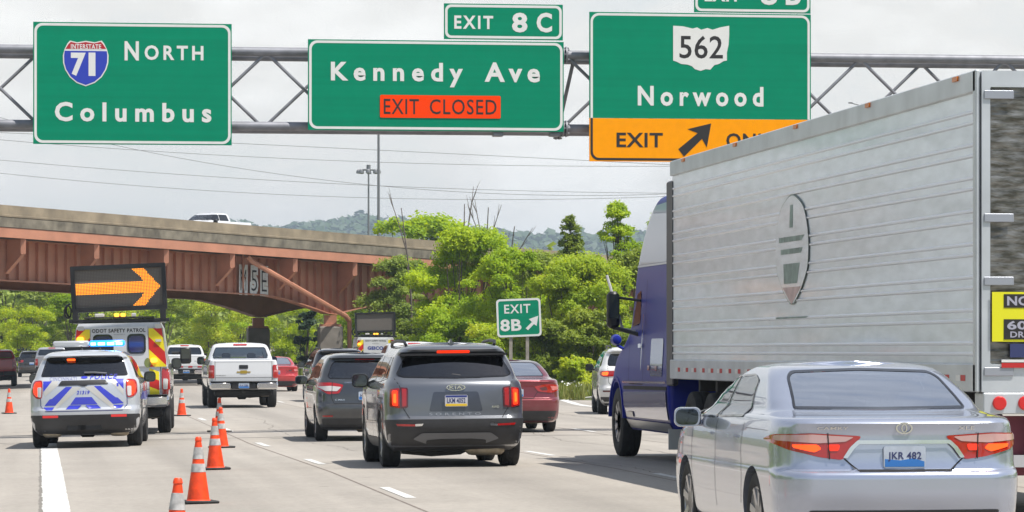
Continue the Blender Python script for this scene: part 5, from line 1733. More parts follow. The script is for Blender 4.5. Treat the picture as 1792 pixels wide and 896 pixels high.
for s in (-1, 1):
    o = c.patch("tail_lamp", rounded([(s*.635, 1.075), (s*.735, 1.085), (s*.735, .80), (s*.64, .815)], .02), LAMP_DARK, 'rear', .012, .03)
    c.patch("brake_bar", rounded([(s*.655, 1.06), (s*.715, 1.065), (s*.715, .825), (s*.66, .835)], .015), LAMP_RED, 'rear', .016, .03, o)
    o = c.patch("tail_lamp", rounded([(s*.745, 1.075), (s*.86, 1.06), (s*.87, .83), (s*.745, .805)], .02), LAMP_RED, 'rear', .012, .03)
    o["label"] = "lit vertical tail lamp"
    c.patch("brake_bar", rounded([(s*.77, 1.045), (s*.835, 1.04), (s*.835, .845), (s*.77, .835)], .02), BRAKE, 'rear', .016, .03, o)
    c.patch("brake_core", rounded([(s*.785, 1.00), (s*.815, 1.00), (s*.82, .88), (s*.785, .87)], .02), BRAKE_HOT, 'rear', .019, .03, o)
    c.patch("bumper_reflector", rounded([(s*.80, .60), (s*.55, .59), (s*.55, .565), (s*.78, .57)], .008), LAMP_RED, 'rear', .012, .03)
    c.patch("bumper_chrome", rounded([(s*.55, .595), (s*.44, .60), (s*.46, .57), (s*.55, .565)], .006), CHROME, 'rear', .014, .03)
    c.stroke("shut_line", [(s*.62, .67), (s*.70, .80), (s*.74, 1.09), (s*.80, 1.2)], .009, GAP, off=.003)
mb = MB(); mb.tube([(0, .30, 1.545), (.001, .30, 1.545)], .001, 4)
c.patch("high_brake_light", rounded([(-.22, 1.545), (.22, 1.545), (.22, 1.575), (-.22, 1.575)], .008), BRAKE, 'rear', .008, .03)
mb = MB(); mb.prism(rrect(-.73, .73, 1.505, 1.535, .012), .34, .55); mb.build("spoiler", BLACK, c.root)
c.patch("plate_recess", rounded([(-.36, .76), (.36, .76), (.30, 1.02), (-.30, 1.02)], .03), mat("recess_grey", (.06, .066, .085), .3, .5, 1), 'rear', .003, .05)
c.plate(0, .90, "LKM 4052", 'yellow', y=.03)
c.words("model_script", "SORENTO", -.36, .33, .708, .742, mat("dull_script", (.38, .39, .42), .35, .6), .004, 1.7, off=.010)
mb = MB(); letter(mb, "KIA", -.085, .085, 1.055, 1.10, c.hit('rear', 0, 1.07)[0].y - .014, .02, 1.1)
yb = c.hit('rear', 0, 1.05)[0].y - .008
mb.ring([(.13*math.cos(a), 1.077 + .045*math.sin(a)) for a in np.linspace(0, 6.2832, 25)[:-1]], [(.115*math.cos(a), 1.077 + .036*math.sin(a)) for a in np.linspace(0, 6.2832, 25)[:-1]], yb - .008, yb)
mb.build("badge", CHROME, c.root)
mb = MB(); letter(mb, "AWD", .48, .58, .80, .83, c.hit('rear', .52, .8)[0].y - .008, .01, 1.0); mb.build("trim_script", CHROME, c.root)
for s in (-1, 1):
    mb = MB(); mb.tube([(s*.60, .75, 1.65), (s*.615, .85, 1.70), (s*.64, 1.6, 1.715), (s*.64, 2.4, 1.70), (s*.63, 2.6, 1.65)], .022, 8); mb.build("roof_rail", BLACK, c.root, 60)
mb = MB(); v = [(-.03, .62, 1.66), (.03, .62, 1.66), (.03, .85, 1.675), (-.03, .85, 1.675), (-.006, .62, 1.73), (.006, .62, 1.73)]
mb.add(v, [(0, 1, 5, 4), (1, 2, 5), (2, 3, 4, 5), (3, 0, 4)]); mb.build("antenna_fin", GREY, c.root)
mb = MB(); mb.tube([(.08, .22, 1.235), (-.02, .235, 1.25), (-.30, .27, 1.265)], .012, 6); mb.build("rear_wiper", BLACK, c.root)
c.wheels(.945, 1.02, 3.83, .37, .245, spokes=5)
c.door_mirror(-.93, 3.10, 1.17, BLACK, (.24, .12, .20), .1); c.door_mirror(.93, 3.10, 1.17, GREY, (.24, .12, .20), .1)
c.axle(.9, 1.02, .30, .06); c.exhaust(.42, .40, .245, .52, .085)
mb = MB(); mb.box(-.80, .80, .55, 4.2, .22, .40, bev=.08); mb.tube([(-.7, .5, .24), (-.3, .46, .20), (.1, .5, .22), (.2, .8, .25)], .05, 8); mb.build("underbody", UNDER, c.root, 40)

# ---- police SUV -------------------------------------------------------------------------
WHITE_P = paint("white_paint", (0.62, 0.63, 0.65), 0, .3, .14)
PWHITE = paint("police_silver_white", (0.50, 0.525, 0.57), .25, .3, .12)
PBLUE = mat("police_blue_vinyl", (.035, .045, .48), .3, coat=.5)
PTAN = mat("chevron_silver_vinyl", (.56, .54, .50), .35, .3)
c = Car("police_suv", "white police SUV with blue chevrons on its tailgate, driving between the cones at left", "SUV", cp(149, 64.5), 3.6)
KP = sc_keys(SUV, (4.81, 1.895, 1.685), 5.05, 1.99, 1.76)
body = c.shell(KP, PWHITE, ((1.08, .375, .43), (4.08, .375, .43)), .99, .045, NR=16, NC=9, NS=50, crown=.02, plan=narrow(5.05))
def E(*q): return [((560*0 + x/3.733 - 148.5)/97.0, 1.76 - ((560 + y/3.733) - 614)/97.0) for x, y in q]
c.window(body, mirror([(0, 1.285), (.78, 1.285), (.73, 1.45), (.67, 1.635), (0, 1.65)]), 'rear', G_DARK, .035, "rear_window", r=.04)
for v in ('left', 'right'):
    c.window(body, [(.62, 1.26), (1.15, 1.24), (1.15, 1.56), (.85, 1.56)], v, G_DARK, .03, "side_window", r=.05)
    c.window(body, [(1.2, 1.235), (2.30, 1.22), (2.30, 1.59), (1.2, 1.57)], v, G_DARK, .03, "side_window", r=.04)
    c.window(body, [(2.35, 1.22), (3.60, 1.21), (3.10, 1.48), (2.85, 1.55), (2.35, 1.59)], v, G_DARK, .03, "side_window", r=.04)
    for yw in (1.08, 4.08):
        ringo = [(yw + .475*math.cos(a), .375 + .475*math.sin(a)) for a in np.linspace(-.35, math.pi + .35, 22)]
        ringi = [(yw + .433*math.cos(a), .375 + .433*math.sin(a)) for a in np.linspace(-.35, math.pi + .35, 22)]
        c.patch("arch_trim", ringo + ringi[::-1], CLAD, v, .006, .05)
    c.stroke("door_gap", [(2.32, 1.2), (2.3, .42)], .009, GAP, v, .003); c.stroke("door_gap", [(1.16, 1.22), (1.35, .95), (1.55, .6)], .009, GAP, v, .003)
    c.patch("side_stripe", [(.5, .86), (4.3, .80), (4.3, .98), (1.2, .98)], PBLUE, v, .004, .08)
c.window(body, mirror([(0, 1.29), (.76, 1.29), (.66, 1.54), (0, 1.58)]), 'front', G_DARK, .04, "windscreen", r=.04)
c.open_windows(); c.tub(.86, .6, 4.1, .4, .95); c.seats(1.35, 1.25, .78, ((0, 2), (1.1, 2)))
c.patch("bumper_cladding", rounded([(-.975, .60), (.975, .60), (.97, .48), (.90, .17), (-.90, .17), (-.97, .48)], .03), CLAD, 'rear', .006, .05)
c.stroke("shut_line", E((272, 400), (272, 560), (300, 597), (800, 597), (830, 560), (830, 400)), .012, mat("blue_shadow_line", (.02, .025, .16), .5), off=.003)
for q in ([(288, 402), (345, 402), (290, 470)], [(752, 395), (808, 395), (808, 460)],
          [(478, 440), (436, 440), (345, 515), (330, 518), (296, 560), (366, 560)], [(617, 437), (660, 437), (755, 512), (770, 515), (808, 552), (738, 556)],
          [(498, 508), (602, 508), (640, 556), (462, 556)],
          [(288, 570), (360, 570), (345, 592), (310, 592)], [(735, 562), (808, 560), (790, 583), (750, 586)],
          [(456, 560), (536, 560), (512, 585), (434, 586)], [(560, 560), (640, 560), (662, 583), (586, 585)]):
    c.patch("chevron_stripe", E(*q)[::-1], PBLUE, 'rear', .0045, .05)
for q in ([(345, 402), (392, 402), (384, 432), (300, 500), (290, 470)], [(716, 402), (752, 395), (808, 462), (808, 500)],
          [(478, 440), (540, 440), (360, 592), (345, 592), (366, 560)], [(555, 440), (617, 437), (738, 556), (750, 586), (735, 586)]):
    c.patch("chevron_stripe", E(*q)[::-1], PTAN, 'rear', .0035, .05)
c.patch("tailgate_handle", rounded(E((385, 432), (408, 402), (690, 400), (712, 426), (580, 428), (560, 438), (540, 438), (520, 430)), .02), BLACK, 'rear', .012, .04)
c.words("lettering", "POLICE", *(lambda a: (a[0][0], a[1][0], a[1][1], a[0][1]))(E((590, 362), (760, 394))), PBLUE, .03, 1.25, skew=.25)
c.words("lettering", "CINCINNATI", *(lambda a: (a[0][0], a[1][0], a[1][1], a[0][1]))(E((330, 374), (505, 400))), mat("pale_blue_ink", (.22, .24, .38), .4), .01, 1.15)
c.words("unit_number", "21319", *(lambda a: (a[0][0], a[1][0], a[1][1], a[0][1]))(E((505, 466), (586, 490))), PBLUE, .03, 1.1, skew=.2)
c.words("lettering", "1", *(lambda a: (a[0][0], a[1][0], a[1][1], a[0][1]))(E((764, 420), (776, 442))), PBLUE, .03, 1)
ov = [(x*1.0, z) for x, z in [(-.0 + .06*math.cos(a), 1.262 + .022*math.sin(a)) for a in np.linspace(0, 6.2832, 21)[:-1]]]
c.patch("badge", ov, PBLUE, 'rear', .008, .03)
for s in (-1, 1):
    o = c.patch("tail_lamp", rounded([(s*.745, 1.225), (s*.90, 1.21), (s*.935, 1.12), (s*.93, .97), (s*.86, .90), (s*.76, .895), (s*.745, 1.0)], .05), LAMP_RED, 'rear', .012, .03)
    o["label"] = "lit tail lamp"
    c.patch("brake_ring", rounded([(s*.77, 1.19), (s*.87, 1.18), (s*.90, 1.10), (s*.90, 1.0), (s*.85, .935), (s*.80, .935), (s*.80, 1.09), (s*.77, 1.10)], .03), BRAKE, 'rear', .016, .03, o)
    c.patch("clear_lens", rounded([(s*.76, 1.10), (s*.83, 1.10), (s*.83, .93), (s*.77, .92)], .02), LAMP_WHITE, 'rear', .018, .03, o)
    c.patch("bumper_reflector", rounded(neg(E((283, 638), (384, 638), (384, 623), (283, 623))) if s > 0 else E((283, 638), (384, 638), (384, 623), (283, 623)), .006), glow("reflector_glow", (.7, .03, .03), .25), 'rear', .012, .04)  # weak emission imitates light sent back by the bumper reflector
    c.exhaust(s*.60, .42, .27, .34, .075)
o = c.patch("high_brake_light", rounded(E((440, 272), (440, 254), (494, 254), (494, 272)), .01), BRAKE_HOT, 'rear', .012, .03)
mb = MB(); yb = c.hit('rear', 0, .38)[0].y
mb.box(-.33, .30, yb - .02, yb + .05, .31, .43, bev=.02); mb.build("tow_bracket", BLACK, c.root)
mb = MB(); mb.tube([(-.05, yb - .03, .37), (-.05, yb + .1, .37)], .05, 10); mb.box(-.12, .02, yb - .03, yb + .02, .33, .41); mb.build("tow_socket", UNDER, c.root)
mb = MB(); p = c.hit('rear', .02, 1.34)[0]; mb.tube([(.0, p.y - .03, 1.35), (.18, p.y - .03, 1.35), (.40, p.y - .035, 1.33)], .018, 6); mb.build("rear_wiper", mat("wiper_grey", (.12, .12, .13), .5), c.root)
# light bar on the roof: pale at left, blue lights on at right
zr = 1.80
mb = MB(); mb.box(-.66, .01, 2.0, 2.32, zr + .02, zr + .135, bev=.03); mb.build("light_bar", mat("clear_lightbar", (.45, .46, .48), .15, coat=1), c.root, 40)
mb = MB(); mb.box(-.45, .45, 2.05, 2.25, zr - .06, zr + .019); mb.build("light_bar_foot", BLACK, c.root)
mb = MB(); mb.box(.012, .66, 2.0, 2.32, zr + .02, zr + .135, bev=.03); o = mb.build("light_bar", glow("blue_lightbar_lit", (.02, .25, 1.0), 1.4), c.root, 40)
o["label"] = "blue half of the light bar, switched on"
for x0, x1 in ((.04, .13), (.17, .30), (.34, .47), (.50, .62)):
    mb = MB(); mb.box(x0, x1, 1.985, 2.0, zr + .045, zr + .095); mb.build("blue_lamp", glow("blue_flash_core", (.45, .80, 1.0), 2.4), o)
for x in (-.08, .25):
    mb = MB(); mb.lathe([(1.72, .035), (1.76, .03), (1.80, .008), (1.83, .004)], 'z', 10, (x, 1.1, 0)); mb.build("antenna", BLACK, c.root)
c.wheels(.99, 1.08, 4.08, .375, .255, rim='steel')
c.door_mirror(-.97, 3.25, 1.24, BLACK, (.22, .13, .20), .1); c.door_mirror(.97, 3.25, 1.24, BLACK, (.22, .13, .20), .1)
c.axle(.95, 1.08, .30, .06)
mb = MB(); mb.box(-.84, .84, .6, 4.4, .24, .42, bev=.08); mb.build("underbody", UNDER, c.root, 40)

# ---- grey hatchback behind the grey SUV --------------------------------------------------
DGREY = paint("dark_grey_paint", (0.055, 0.06, 0.068), .55, .28, .14)
c = Car("grey_hatchback", "dark grey hatchback with a see-through rear window, half hidden by the grey SUV", "car", cp(643, 65.6), 0.4)
body = c.shell(HATCH, DGREY, ((.86, .325, .37), (3.5, .325, .37)), .91, .045, NR=14, NC=8, NS=50, crown=.02, plan=narrow(4.4))
c.window(body, mirror([(0, 1.13), (.66, 1.14), (.70, 1.18), (.62, 1.40), (.56, 1.46), (0, 1.475)]), 'rear', G_MID, .035, "rear_window", r=.04)
for v in ('left', 'right'):
    c.window(body, [(.70, 1.14), (1.85, 1.11), (1.85, 1.45), (1.0, 1.42)], v, G_MID, .03, "side_window", r=.05)
    c.window(body, [(1.9, 1.11), (3.05, 1.09), (2.6, 1.36), (2.3, 1.43), (1.9, 1.45)], v, G_MID, .03, "side_window", r=.04)
    c.stroke("door_gap", [(1.87, 1.1), (1.85, .38)], .009, GAP, v, .003)
c.window(body, mirror([(0, 1.19), (.70, 1.19), (.58, 1.42), (0, 1.47)]), 'front', G_MID, .04, "windscreen", r=.04)
c.open_windows(); c.tub(.80, .5, 3.6, .35, .86); c.seats(1.0, .93, .72, ((0, 3),)); c.seats(2.0, 1.0, .72, ((0, 2),))
for s in (-1, 1):
    A = rounded([(s*.42, 1.03), (s*.62, 1.07), (s*.90, 1.075), (s*.90, .98), (s*.70, .86), (s*.50, .875)], .03)
    o = c.patch("tail_lamp", A, LAMP_RED, 'rear', .012, .03)
    c.patch("clear_strip", rounded([(s*.46, .99), (s*.66, 1.01), (s*.88, 1.0), (s*.74, .92), (s*.54, .915)], .02), LAMP_WHITE, 'rear', .017, .03, o)
    c.stroke("shut_line", [(s*.60, .69), (s*.64, .80), (s*.62, 1.08)], .010, GAP, off=.018)
    c.patch("bumper_reflector", rounded([(s*.80, .48), (s*.62, .48), (s*.62, .45), (s*.80, .45)], .006), LAMP_RED, 'rear', .01, .04)
c.patch("high_brake_light", rounded([(-.18, 1.495), (.18, 1.495), (.18, 1.515), (-.18, 1.515)], .006), LAMP_RED, 'rear', .012, .03)
c.stroke("shut_line", [(-.60, .69), (.60, .69)], .012, GAP, off=.003)
c.patch("lower_valance", rounded([(-.82, .42), (.82, .42), (.78, .22), (-.78, .22)], .03), CLAD, 'rear', .005, .05)
c.plate(.0, .83, "HMP 731", 'blue')
ov = [(.075*math.cos(a), 1.0 + .03*math.sin(a)) for a in np.linspace(0, 6.2832, 21)[:-1]]
c.patch("badge", ov, mat("oval_badge_blue", (.03, .06, .25), .25, .3, 1), 'rear', .010, .03)
c.patch("badge_rim", [(x*1.15, 1.0 + (z-1.0)*1.25) for x, z in ov], CHROME, 'rear', .008, .03)
c.words("model_script", "C-MAX", -.58, -.40, .745, .775, CHROME, .01, 1.1); c.words("model_script", "ENERGI", -.40, -.18, 1.06, 1.085, CHROME, .01, 1.1)
c.wheels(.905, .86, 3.5, .325, .215, spokes=5)
c.door_mirror(-.90, 2.85, 1.10, DGREY, (.24, .12, .17), .1); c.door_mirror(.90, 2.85, 1.10, DGREY, (.24, .12, .17), .1)
c.axle(.88, .86, .28); c.exhaust(.1, .42, .27, .6, .08)
mb = MB(); mb.lathe([(1.60, .03), (1.63, .02), (1.66, .005)], 'z', 8, (0, 1.0, 0)); mb.build("antenna", BLACK, c.root)
mb = MB(); mb.box(-.76, .76, .5, 3.8, .2, .36, bev=.08); mb.build("underbody", UNDER, c.root, 40)

# ---- generic builders for the farther cars -----------------------------------------------
def sedan(name, label, pos, heading, col, lit=False, plate="GLN 215", L=4.9, W=1.85, H=1.46, gl=None, roof=None, deck=0.0):
    c = Car(name, label, "car", pos, heading)
    K = sc_keys(SEDAN, (4.85, 1.82, 1.47), L, W, H); w = W / 2; a, b, h = L/4.85, W/1.82, H/1.47
    body = c.shell(K, col, ((1.06*a, .335, .375), (3.83*a, .335, .375)), w, .055, NR=12, NC=7, NS=44, crown=.022, plan=narrow(L))
    S = lambda pts: [(x*b, z*h) for x, z in pts]
    D = lambda pts: [(y*a, z*h) for y, z in pts]
    c.window(body, S(mirror([(0, 1.125), (.66, 1.13), (.56, 1.36), (.50, 1.41), (0, 1.42)])), 'rear', gl or G_SEDAN, .03, "rear_window", r=.05)
    for v in ('left', 'right'):
        c.window(body, D([(1.45, 1.06), (2.50, 1.04), (2.50, 1.365), (2.05, 1.375), (1.75, 1.31)]), v, G_DARK, .03, "side_window", r=.04)
        c.window(body, D([(2.54, 1.04), (3.45, 1.03), (2.98, 1.29), (2.75, 1.345), (2.54, 1.365)]), v, G_DARK, .03, "side_window", r=.04)
    c.open_windows(); c.tub(.78*b, 1.0*a, 3.9*a, .3, .62); c.seats(1.5*a, 1.0*h, .66*b, ((0, 2), (.95, 2)))
    mb = MB(); mb.box(-.64*b, .64*b, .85*a, 1.4*a, 1.0*h, 1.06*h, bev=.02); mb.build("parcel_shelf", CABIN, c.root)
    for s in (-1, 1):
        A = rounded(S([(s*.36, .93), (s*.62, .985), (s*.89, .955), (s*.905, .86), (s*.70, .80), (s*.44, .83)]), .03)
        o = c.patch("tail_lamp", A, LAMP_RED, 'rear', .012, .04)
        c.patch("lamp_lens", rounded(S([(s*.46, .90), (s*.60, .93), (s*.63, .86), (s*.52, .85)]), .02), LAMP_DARK if not lit else BRAKE, 'rear', .016, .04, o)
        c.patch("lamp_lens", rounded(S([(s*.68, .94), (s*.84, .93), (s*.85, .87), (s*.72, .85)]), .02), mat("lamp_pinkish", (.55, .16, .15), .15, coat=1), 'rear', .016, .04, o)
        c.stroke("shut_line", S([(s*.34, .69), (s*.43, .82)]), .010, GAP, off=.003)
    c.stroke("shut_line", S([(-.34, .69), (.34, .69)]), .012, GAP, off=.003)
    c.patch("lower_valance", rounded(S([(-.74, .24), (.74, .24), (.82, .44), (-.82, .44)]), .03), CLAD, 'rear', .004, .06)
    c.plate(0, .80*h, plate, 'blue')
    c.wheels(w - .01, 1.06*a, 3.83*a, .335, .215, spokes=5)
    c.door_mirror(-w, 3.16*a, 1.03*h, col); c.door_mirror(w, 3.16*a, 1.03*h, col)
    c.axle(w, 1.06*a, .28); c.exhaust(.4, .36, .26, .4, .08)
    mb = MB(); mb.lathe([(1.46*h, .03), (1.50*h, .02), (1.54*h, .004)], 'z', 8, (0, 2.0*a, 0)); mb.build("antenna", BLACK, c.root)
    mb = MB(); mb.box(-.74, .74, .5, 4.2, .18, .34, bev=.08); mb.build("underbody", UNDER, c.root, 40)
    return c, body, S, D
def suv(name, label, pos, heading, col, L=4.8, W=1.93, H=1.76, lit=False, rails=True, plate="FZT 660", wiper=True):
    c = Car(name, label, "SUV", pos, heading)
    K = sc_keys(SUV, (4.81, 1.895, 1.685), L, W, H); a, b, h = L/4.81, W/1.895, H/1.685; w = W/2
    body = c.shell(K, col, ((1.02*a, .37, .42), (3.83*a, .37, .42)), w, .06, NR=12, NC=7, NS=44, crown=.02, plan=narrow(L))
    S = lambda pts: [(x*b, z*h) for x, z in pts]
    D = lambda pts: [(y*a, z*h) for y, z in pts]
    c.window(body, S(mirror([(0, 1.20), (.72, 1.21), (.70, 1.36), (.64, 1.50), (0, 1.515)])), 'rear', G_DARK, .035, "rear_window", r=.05)
    for v in ('left', 'right'):
        c.window(body, D([(.55, 1.20), (1.05, 1.17), (1.05, 1.50), (.80, 1.49)]), v, G_DARK, .03, "side_window", r=.05)
        c.window(body, D([(1.10, 1.165), (2.20, 1.15), (2.20, 1.52), (1.10, 1.50)]), v, G_DARK, .03, "side_window", r=.04)
        c.window(body, D([(2.25, 1.15), (3.40, 1.14), (2.95, 1.42), (2.70, 1.48), (2.25, 1.52)]), v, G_DARK, .03, "side_window", r=.04)
    c.open_windows(); c.tub(.84*b, .6, 3.9*a, .4, .9*h); c.seats(1.2*a, 1.15*h, .76*b, ((0, 2), (1.05, 2)))
    for s in (-1, 1):
        o = c.patch("tail_lamp", rounded(S([(s*.54, 1.085), (s*.90, 1.075), (s*.91, .97), (s*.82, .93), (s*.56, .95)]), .03), LAMP_RED, 'rear', .012, .04)
        c.patch("brake_bulb", rounded(S([(s*.70, 1.06), (s*.85, 1.05), (s*.85, .975), (s*.72, .97)]), .03), BRAKE_HOT if lit else LAMP_DARK, 'rear', .017, .04, o)
        c.patch("bumper_reflector", rounded(S([(s*.84, .60), (s*.62, .60), (s*.62, .56), (s*.84, .56)]), .006), LAMP_DARK, 'rear', .01, .05)
        c.stroke("shut_line", S([(s*.60, .69), (s*.70, .80), (s*.72, 1.2)]), .010, GAP, off=.003)
        if rails:
            mb = MB(); mb.tube([(s*.60*b, .80*a, 1.64*h), (s*.62*b, .9*a, 1.70*h), (s*.64*b, 2.4*a, 1.70*h), (s*.63*b, 2.6*a, 1.64*h)], .022, 8); mb.build("roof_rail", BLACK, c.root, 60)
    c.patch("lower_cladding", rounded(S([(-.90, .44), (.90, .44), (.86, .24), (-.86, .24)]), .03), CLAD, 'rear', .005, .06)
    c.plate(0, .86*h, plate, 'blue')
    c.wheels(w, 1.02*a, 3.83*a, .37, .24, spokes=5)
    c.door_mirror(-w, 3.1*a, 1.16*h, BLACK, (.22, .12, .18), .1); c.door_mirror(w, 3.1*a, 1.16*h, BLACK, (.22, .12, .18), .1)
    c.axle(w, 1.02*a, .3, .06); c.exhaust(.4, .45, .3, .5, .09)
    mb = MB(); mb.box(-.78, .78, .55, 4.2, .22, .40, bev=.08); mb.build("underbody", UNDER, c.root, 40)
    return c, body, S, D
DRED = paint("dark_red_paint", (0.17, 0.010, 0.022), .35, .3, .10)
c, body, S, D = sedan("dark_red_sedan", "dark red sedan in the right lane, its left half hidden behind the grey SUV", cp(904, 72.5), 0.3, DRED, plate="JFA 907", H=1.47, W=1.87)
c.patch("badge", S([(-.10, 1.0), (-.04, 1.025), (.04, 1.025), (.10, 1.0), (.04, .985), (-.04, .985)]), mat("gold_badge", (.55, .36, .06), .3, .8), 'rear', .012, .03)
RED = paint("bright_red_paint", (0.42, 0.012, 0.018), 0, .3, .08)
c, body, S, D = sedan("red_sedan", "bright red car peeking out right of the near white pickup", cp(484, 146), 0.0, RED, plate="EZK 118", H=1.42, W=1.86)
c.patch("badge", S([(-.10, 1.0), (.10, 1.0), (.10, .985), (-.10, .985)]), CHROME, 'rear', .012, .03)
JW = paint("jeep_white_paint", (0.66, 0.66, 0.66), 0, .3, .10)
c, body, S, D = suv("white_suv", "white SUV on the exit ramp with one amber-red lamp lit, partly behind the blue truck", cp(1114, 93.0), 6.0, JW, 4.82, 1.94, 1.76, True, plate="HVR 508")
BLK = paint("black_paint", (0.012, 0.012, 0.014), 0, .25, .2)
suv("black_suv", "dark SUV with silver-capped roof rails showing just above the grey hatchback's roof", cp(597, 116), 0.0, BLK, 4.8, 1.9, 1.74, plate="GBM 341")
suv("black_suv", "small dark SUV squeezed between the black pickup and the silver pickup at left", cp(56, 236), 0.0, BLK, 4.6, 1.85, 1.72, plate="")
SUVSIL = paint("pale_silver_paint", (0.45, 0.46, 0.48), .5, .3, .1)
suv("silver_suv", "pale silver SUV roof showing above the silver pickup behind the police light bar", cp(88, 300), 0.0, SUVSIL, 4.9, 1.95, 1.95, plate="")

# ---- pickups ------------------------------------------------------------------------------
def pickup(name, label, pos, heading, col, L=5.85, W=2.03, H=1.88, cab_y=1.95, wheel=.40, chrome=True, gl=None, lamp='tall', res=.06, cat="pickup truck", plate="PKL 4471", seats=True, drop=0.0):
    c = Car(name, label, cat, pos, heading); w = W / 2; h = H / 1.88
    low = [(.52, .30, 5.6, w*.90, .15, .2, .02, .3, .4, .1), (.60, .14, 5.75, w*.95, .14, .18, .02, .3, .4, .1), (.72, .10, 5.82, w*.985, .12, .15, .02, .3, .4, .1), (.95, .09, 5.84, w, .11, .14, .02, .3, .4, .1),
           (1.10, .10, 5.80, w*.995, .11, .14, .02, .3, .45, .1), (1.22, .11, 5.5, w*.985, .11, .14, .02, .35, .5, .2), (1.28, .115, 4.9, w*.975, .10, .14, .02, .4, .6, .3), (1.36, .12, 4.45, w*.955, .09, .12, .02, .3, .4, .25), (1.385, .15, 4.40, w*.93, .09, .1, .02, .3, .4, .25)]
    low = [(z*h, a, b*L/5.85, *r) for z, a, b, *r in low]
    body = c.shell(low, col, ((1.22, wheel, wheel + .075), (1.22 + 3.64*L/5.85, wheel, wheel + .075)), w, res, NR=12, NC=7, NS=44, crown=0.0, plan=narrow(L, .02))
    t_low = c.tree
    cab = [(1.30, cab_y - .02, 4.50, w*.95, .1, .12, .03, .3, .4, .25), (1.40, cab_y, 4.35, w*.935, .1, .12, .03, .28, .4, .25), (1.55, cab_y + .03, 4.10, w*.89, .1, .12, .03, .25, .35, .2), (1.70, cab_y + .06, 3.82, w*.835, .1, .12, .03, .24, .32, .16),
           (1.79, cab_y + .09, 3.6, w*.79, .12, .14, .03, .24, .3, .14), (1.84, cab_y + .16, 3.4, w*.73, .14, .16, .03, .24, .3, .12), (1.872, cab_y + .4, 3.1, w*.60, .16, .16, .03, .24, .3, .1)]
    cab = [(z*h, a, b*L/5.85, *r) for z, a, b, *r in cab]
    cabo = c.shell(cab, col, (), w, res, name="cab", NR=12, NC=7, NS=36, crown=.02)
    c.window(cabo, [(-w*.80, 1.43*h), (w*.80, 1.43*h), (w*.735, 1.70*h), (w*.70, 1.755*h), (-w*.70, 1.755*h), (-w*.735, 1.70*h)], 'rear', gl or G_MID, .03, "rear_window", r=.05)
    for v in ('left', 'right'):
        c.window(cabo, [(cab_y + .25, 1.42*h), (cab_y + 1.05, 1.42*h), (cab_y + 1.05, 1.76*h), (cab_y + .35, 1.76*h)], v, gl or G_DARK, .03, "side_window", r=.04)
        c.window(cabo, [(cab_y + 1.1, 1.42*h), (cab_y + 2.2, 1.42*h), (cab_y + 1.75, 1.74*h), (cab_y + 1.1, 1.76*h)], v, gl or G_DARK, .03, "side_window", r=.04)
    c.window(cabo, [(-w*.80, 1.46*h), (w*.80, 1.46*h), (w*.70, 1.74*h), (-w*.70, 1.74*h)], 'front', G_MID, .03, "windscreen", r=.05)
    c.open_windows()
    if seats: c.seats(cab_y + .95, 1.26*h, w*.80, ((0, 2),))
    c.patch("high_brake_light", rounded([(-.20, 1.80*h), (.20, 1.80*h), (.20, 1.845*h), (-.20, 1.845*h)], .02), LAMP_RED, 'rear', .012, .04)
    c.tree = t_low
    # bed, tailgate, lamps, bumper
    mb = MB(); mb.box(-w*.80, w*.80, .26, cab_y - .1, 1.388*h, 1.392*h); mb.build("bed_shade_sheet", UNDER, c.root)  # dark sheet over the solid bed stands in for its shaded hollow
    for s in (-1, 1):
        o = c.patch("tail_lamp", rounded([(s*w*.985, 1.24*h), (s*w*.83, 1.24*h), (s*w*.83, .86*h), (s*w*.985, .86*h)], .03), LAMP_RED, 'rear', .014, .04)
        c.patch("reverse_lamp", rounded([(s*w*.97, 1.09*h), (s*w*.86, 1.09*h), (s*w*.86, 1.04*h), (s*w*.97, 1.04*h)], .01), mat("lamp_pinkish", (.55, .16, .15), .15, coat=1), 'rear', .018, .04, o)
        c.stroke("shut_line", [(s*w*.81, .80*h), (s*w*.81, 1.36*h)], .012, GAP, off=.004)
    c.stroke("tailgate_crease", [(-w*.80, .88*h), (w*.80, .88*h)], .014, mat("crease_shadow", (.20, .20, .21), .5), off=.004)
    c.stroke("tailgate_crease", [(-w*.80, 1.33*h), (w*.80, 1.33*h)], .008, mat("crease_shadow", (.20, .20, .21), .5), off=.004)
    bm_ = CHROME if chrome else BLACK
    mb = MB()
    for x0, x1 in ((-w*.97, -w*.36), (w*.36, w*.97)):
        mb = MB(); mb.box(x0, x1, -.06, .20, .54*h, .755*h, bev=.04); mb.build("bumper", bm_, c.root, 40)
    mb = MB(); mb.box(-w*.355, w*.355, -.03, .20, .55*h, .735*h, bev=.02); mb.box(-w*.95, w*.95, -.065, .18, .755*h + .001, .775*h, bev=.005); mb.build("bumper_step", BLACK, c.root, 40)
    c.plate(0, .645*h, plate, 'blue', y=-.035)
    mb = MB(); mb.box(-w*.82, w*.82, .25, L - .4, .34, .52, bev=.05); mb.build("chassis", UNDER, c.root, 40)
    c.axle(w, 1.22, wheel*.9, .07); c.exhaust(w*.55, .7, .40, .5, .08)
    mb = MB(); mb.tube([(-.3, .4, .38), (.2, .5, .33), (.5, .6, .36)], .05, 8); mb.tube([(0, -.02, .47), (0, .3, .47)], .045, 8); mb.build("tow_hitch", UNDER, c.root, 40)
    c.wheels(w - .01, 1.22, 1.22 + 3.64*L/5.85, wheel, .265, rim='alloy', spokes=6)
    c.door_mirror(-w*.97, 3.95*L/5.85, 1.36*h, BLACK, (.22, .12, .24), .12); c.door_mirror(w*.97, 3.95*L/5.85, 1.36*h, BLACK, (.22, .12, .24), .12)
    return c, body, h
PW = paint("pickup_white_paint", (0.64, 0.65, 0.67), 0, .3, .10)
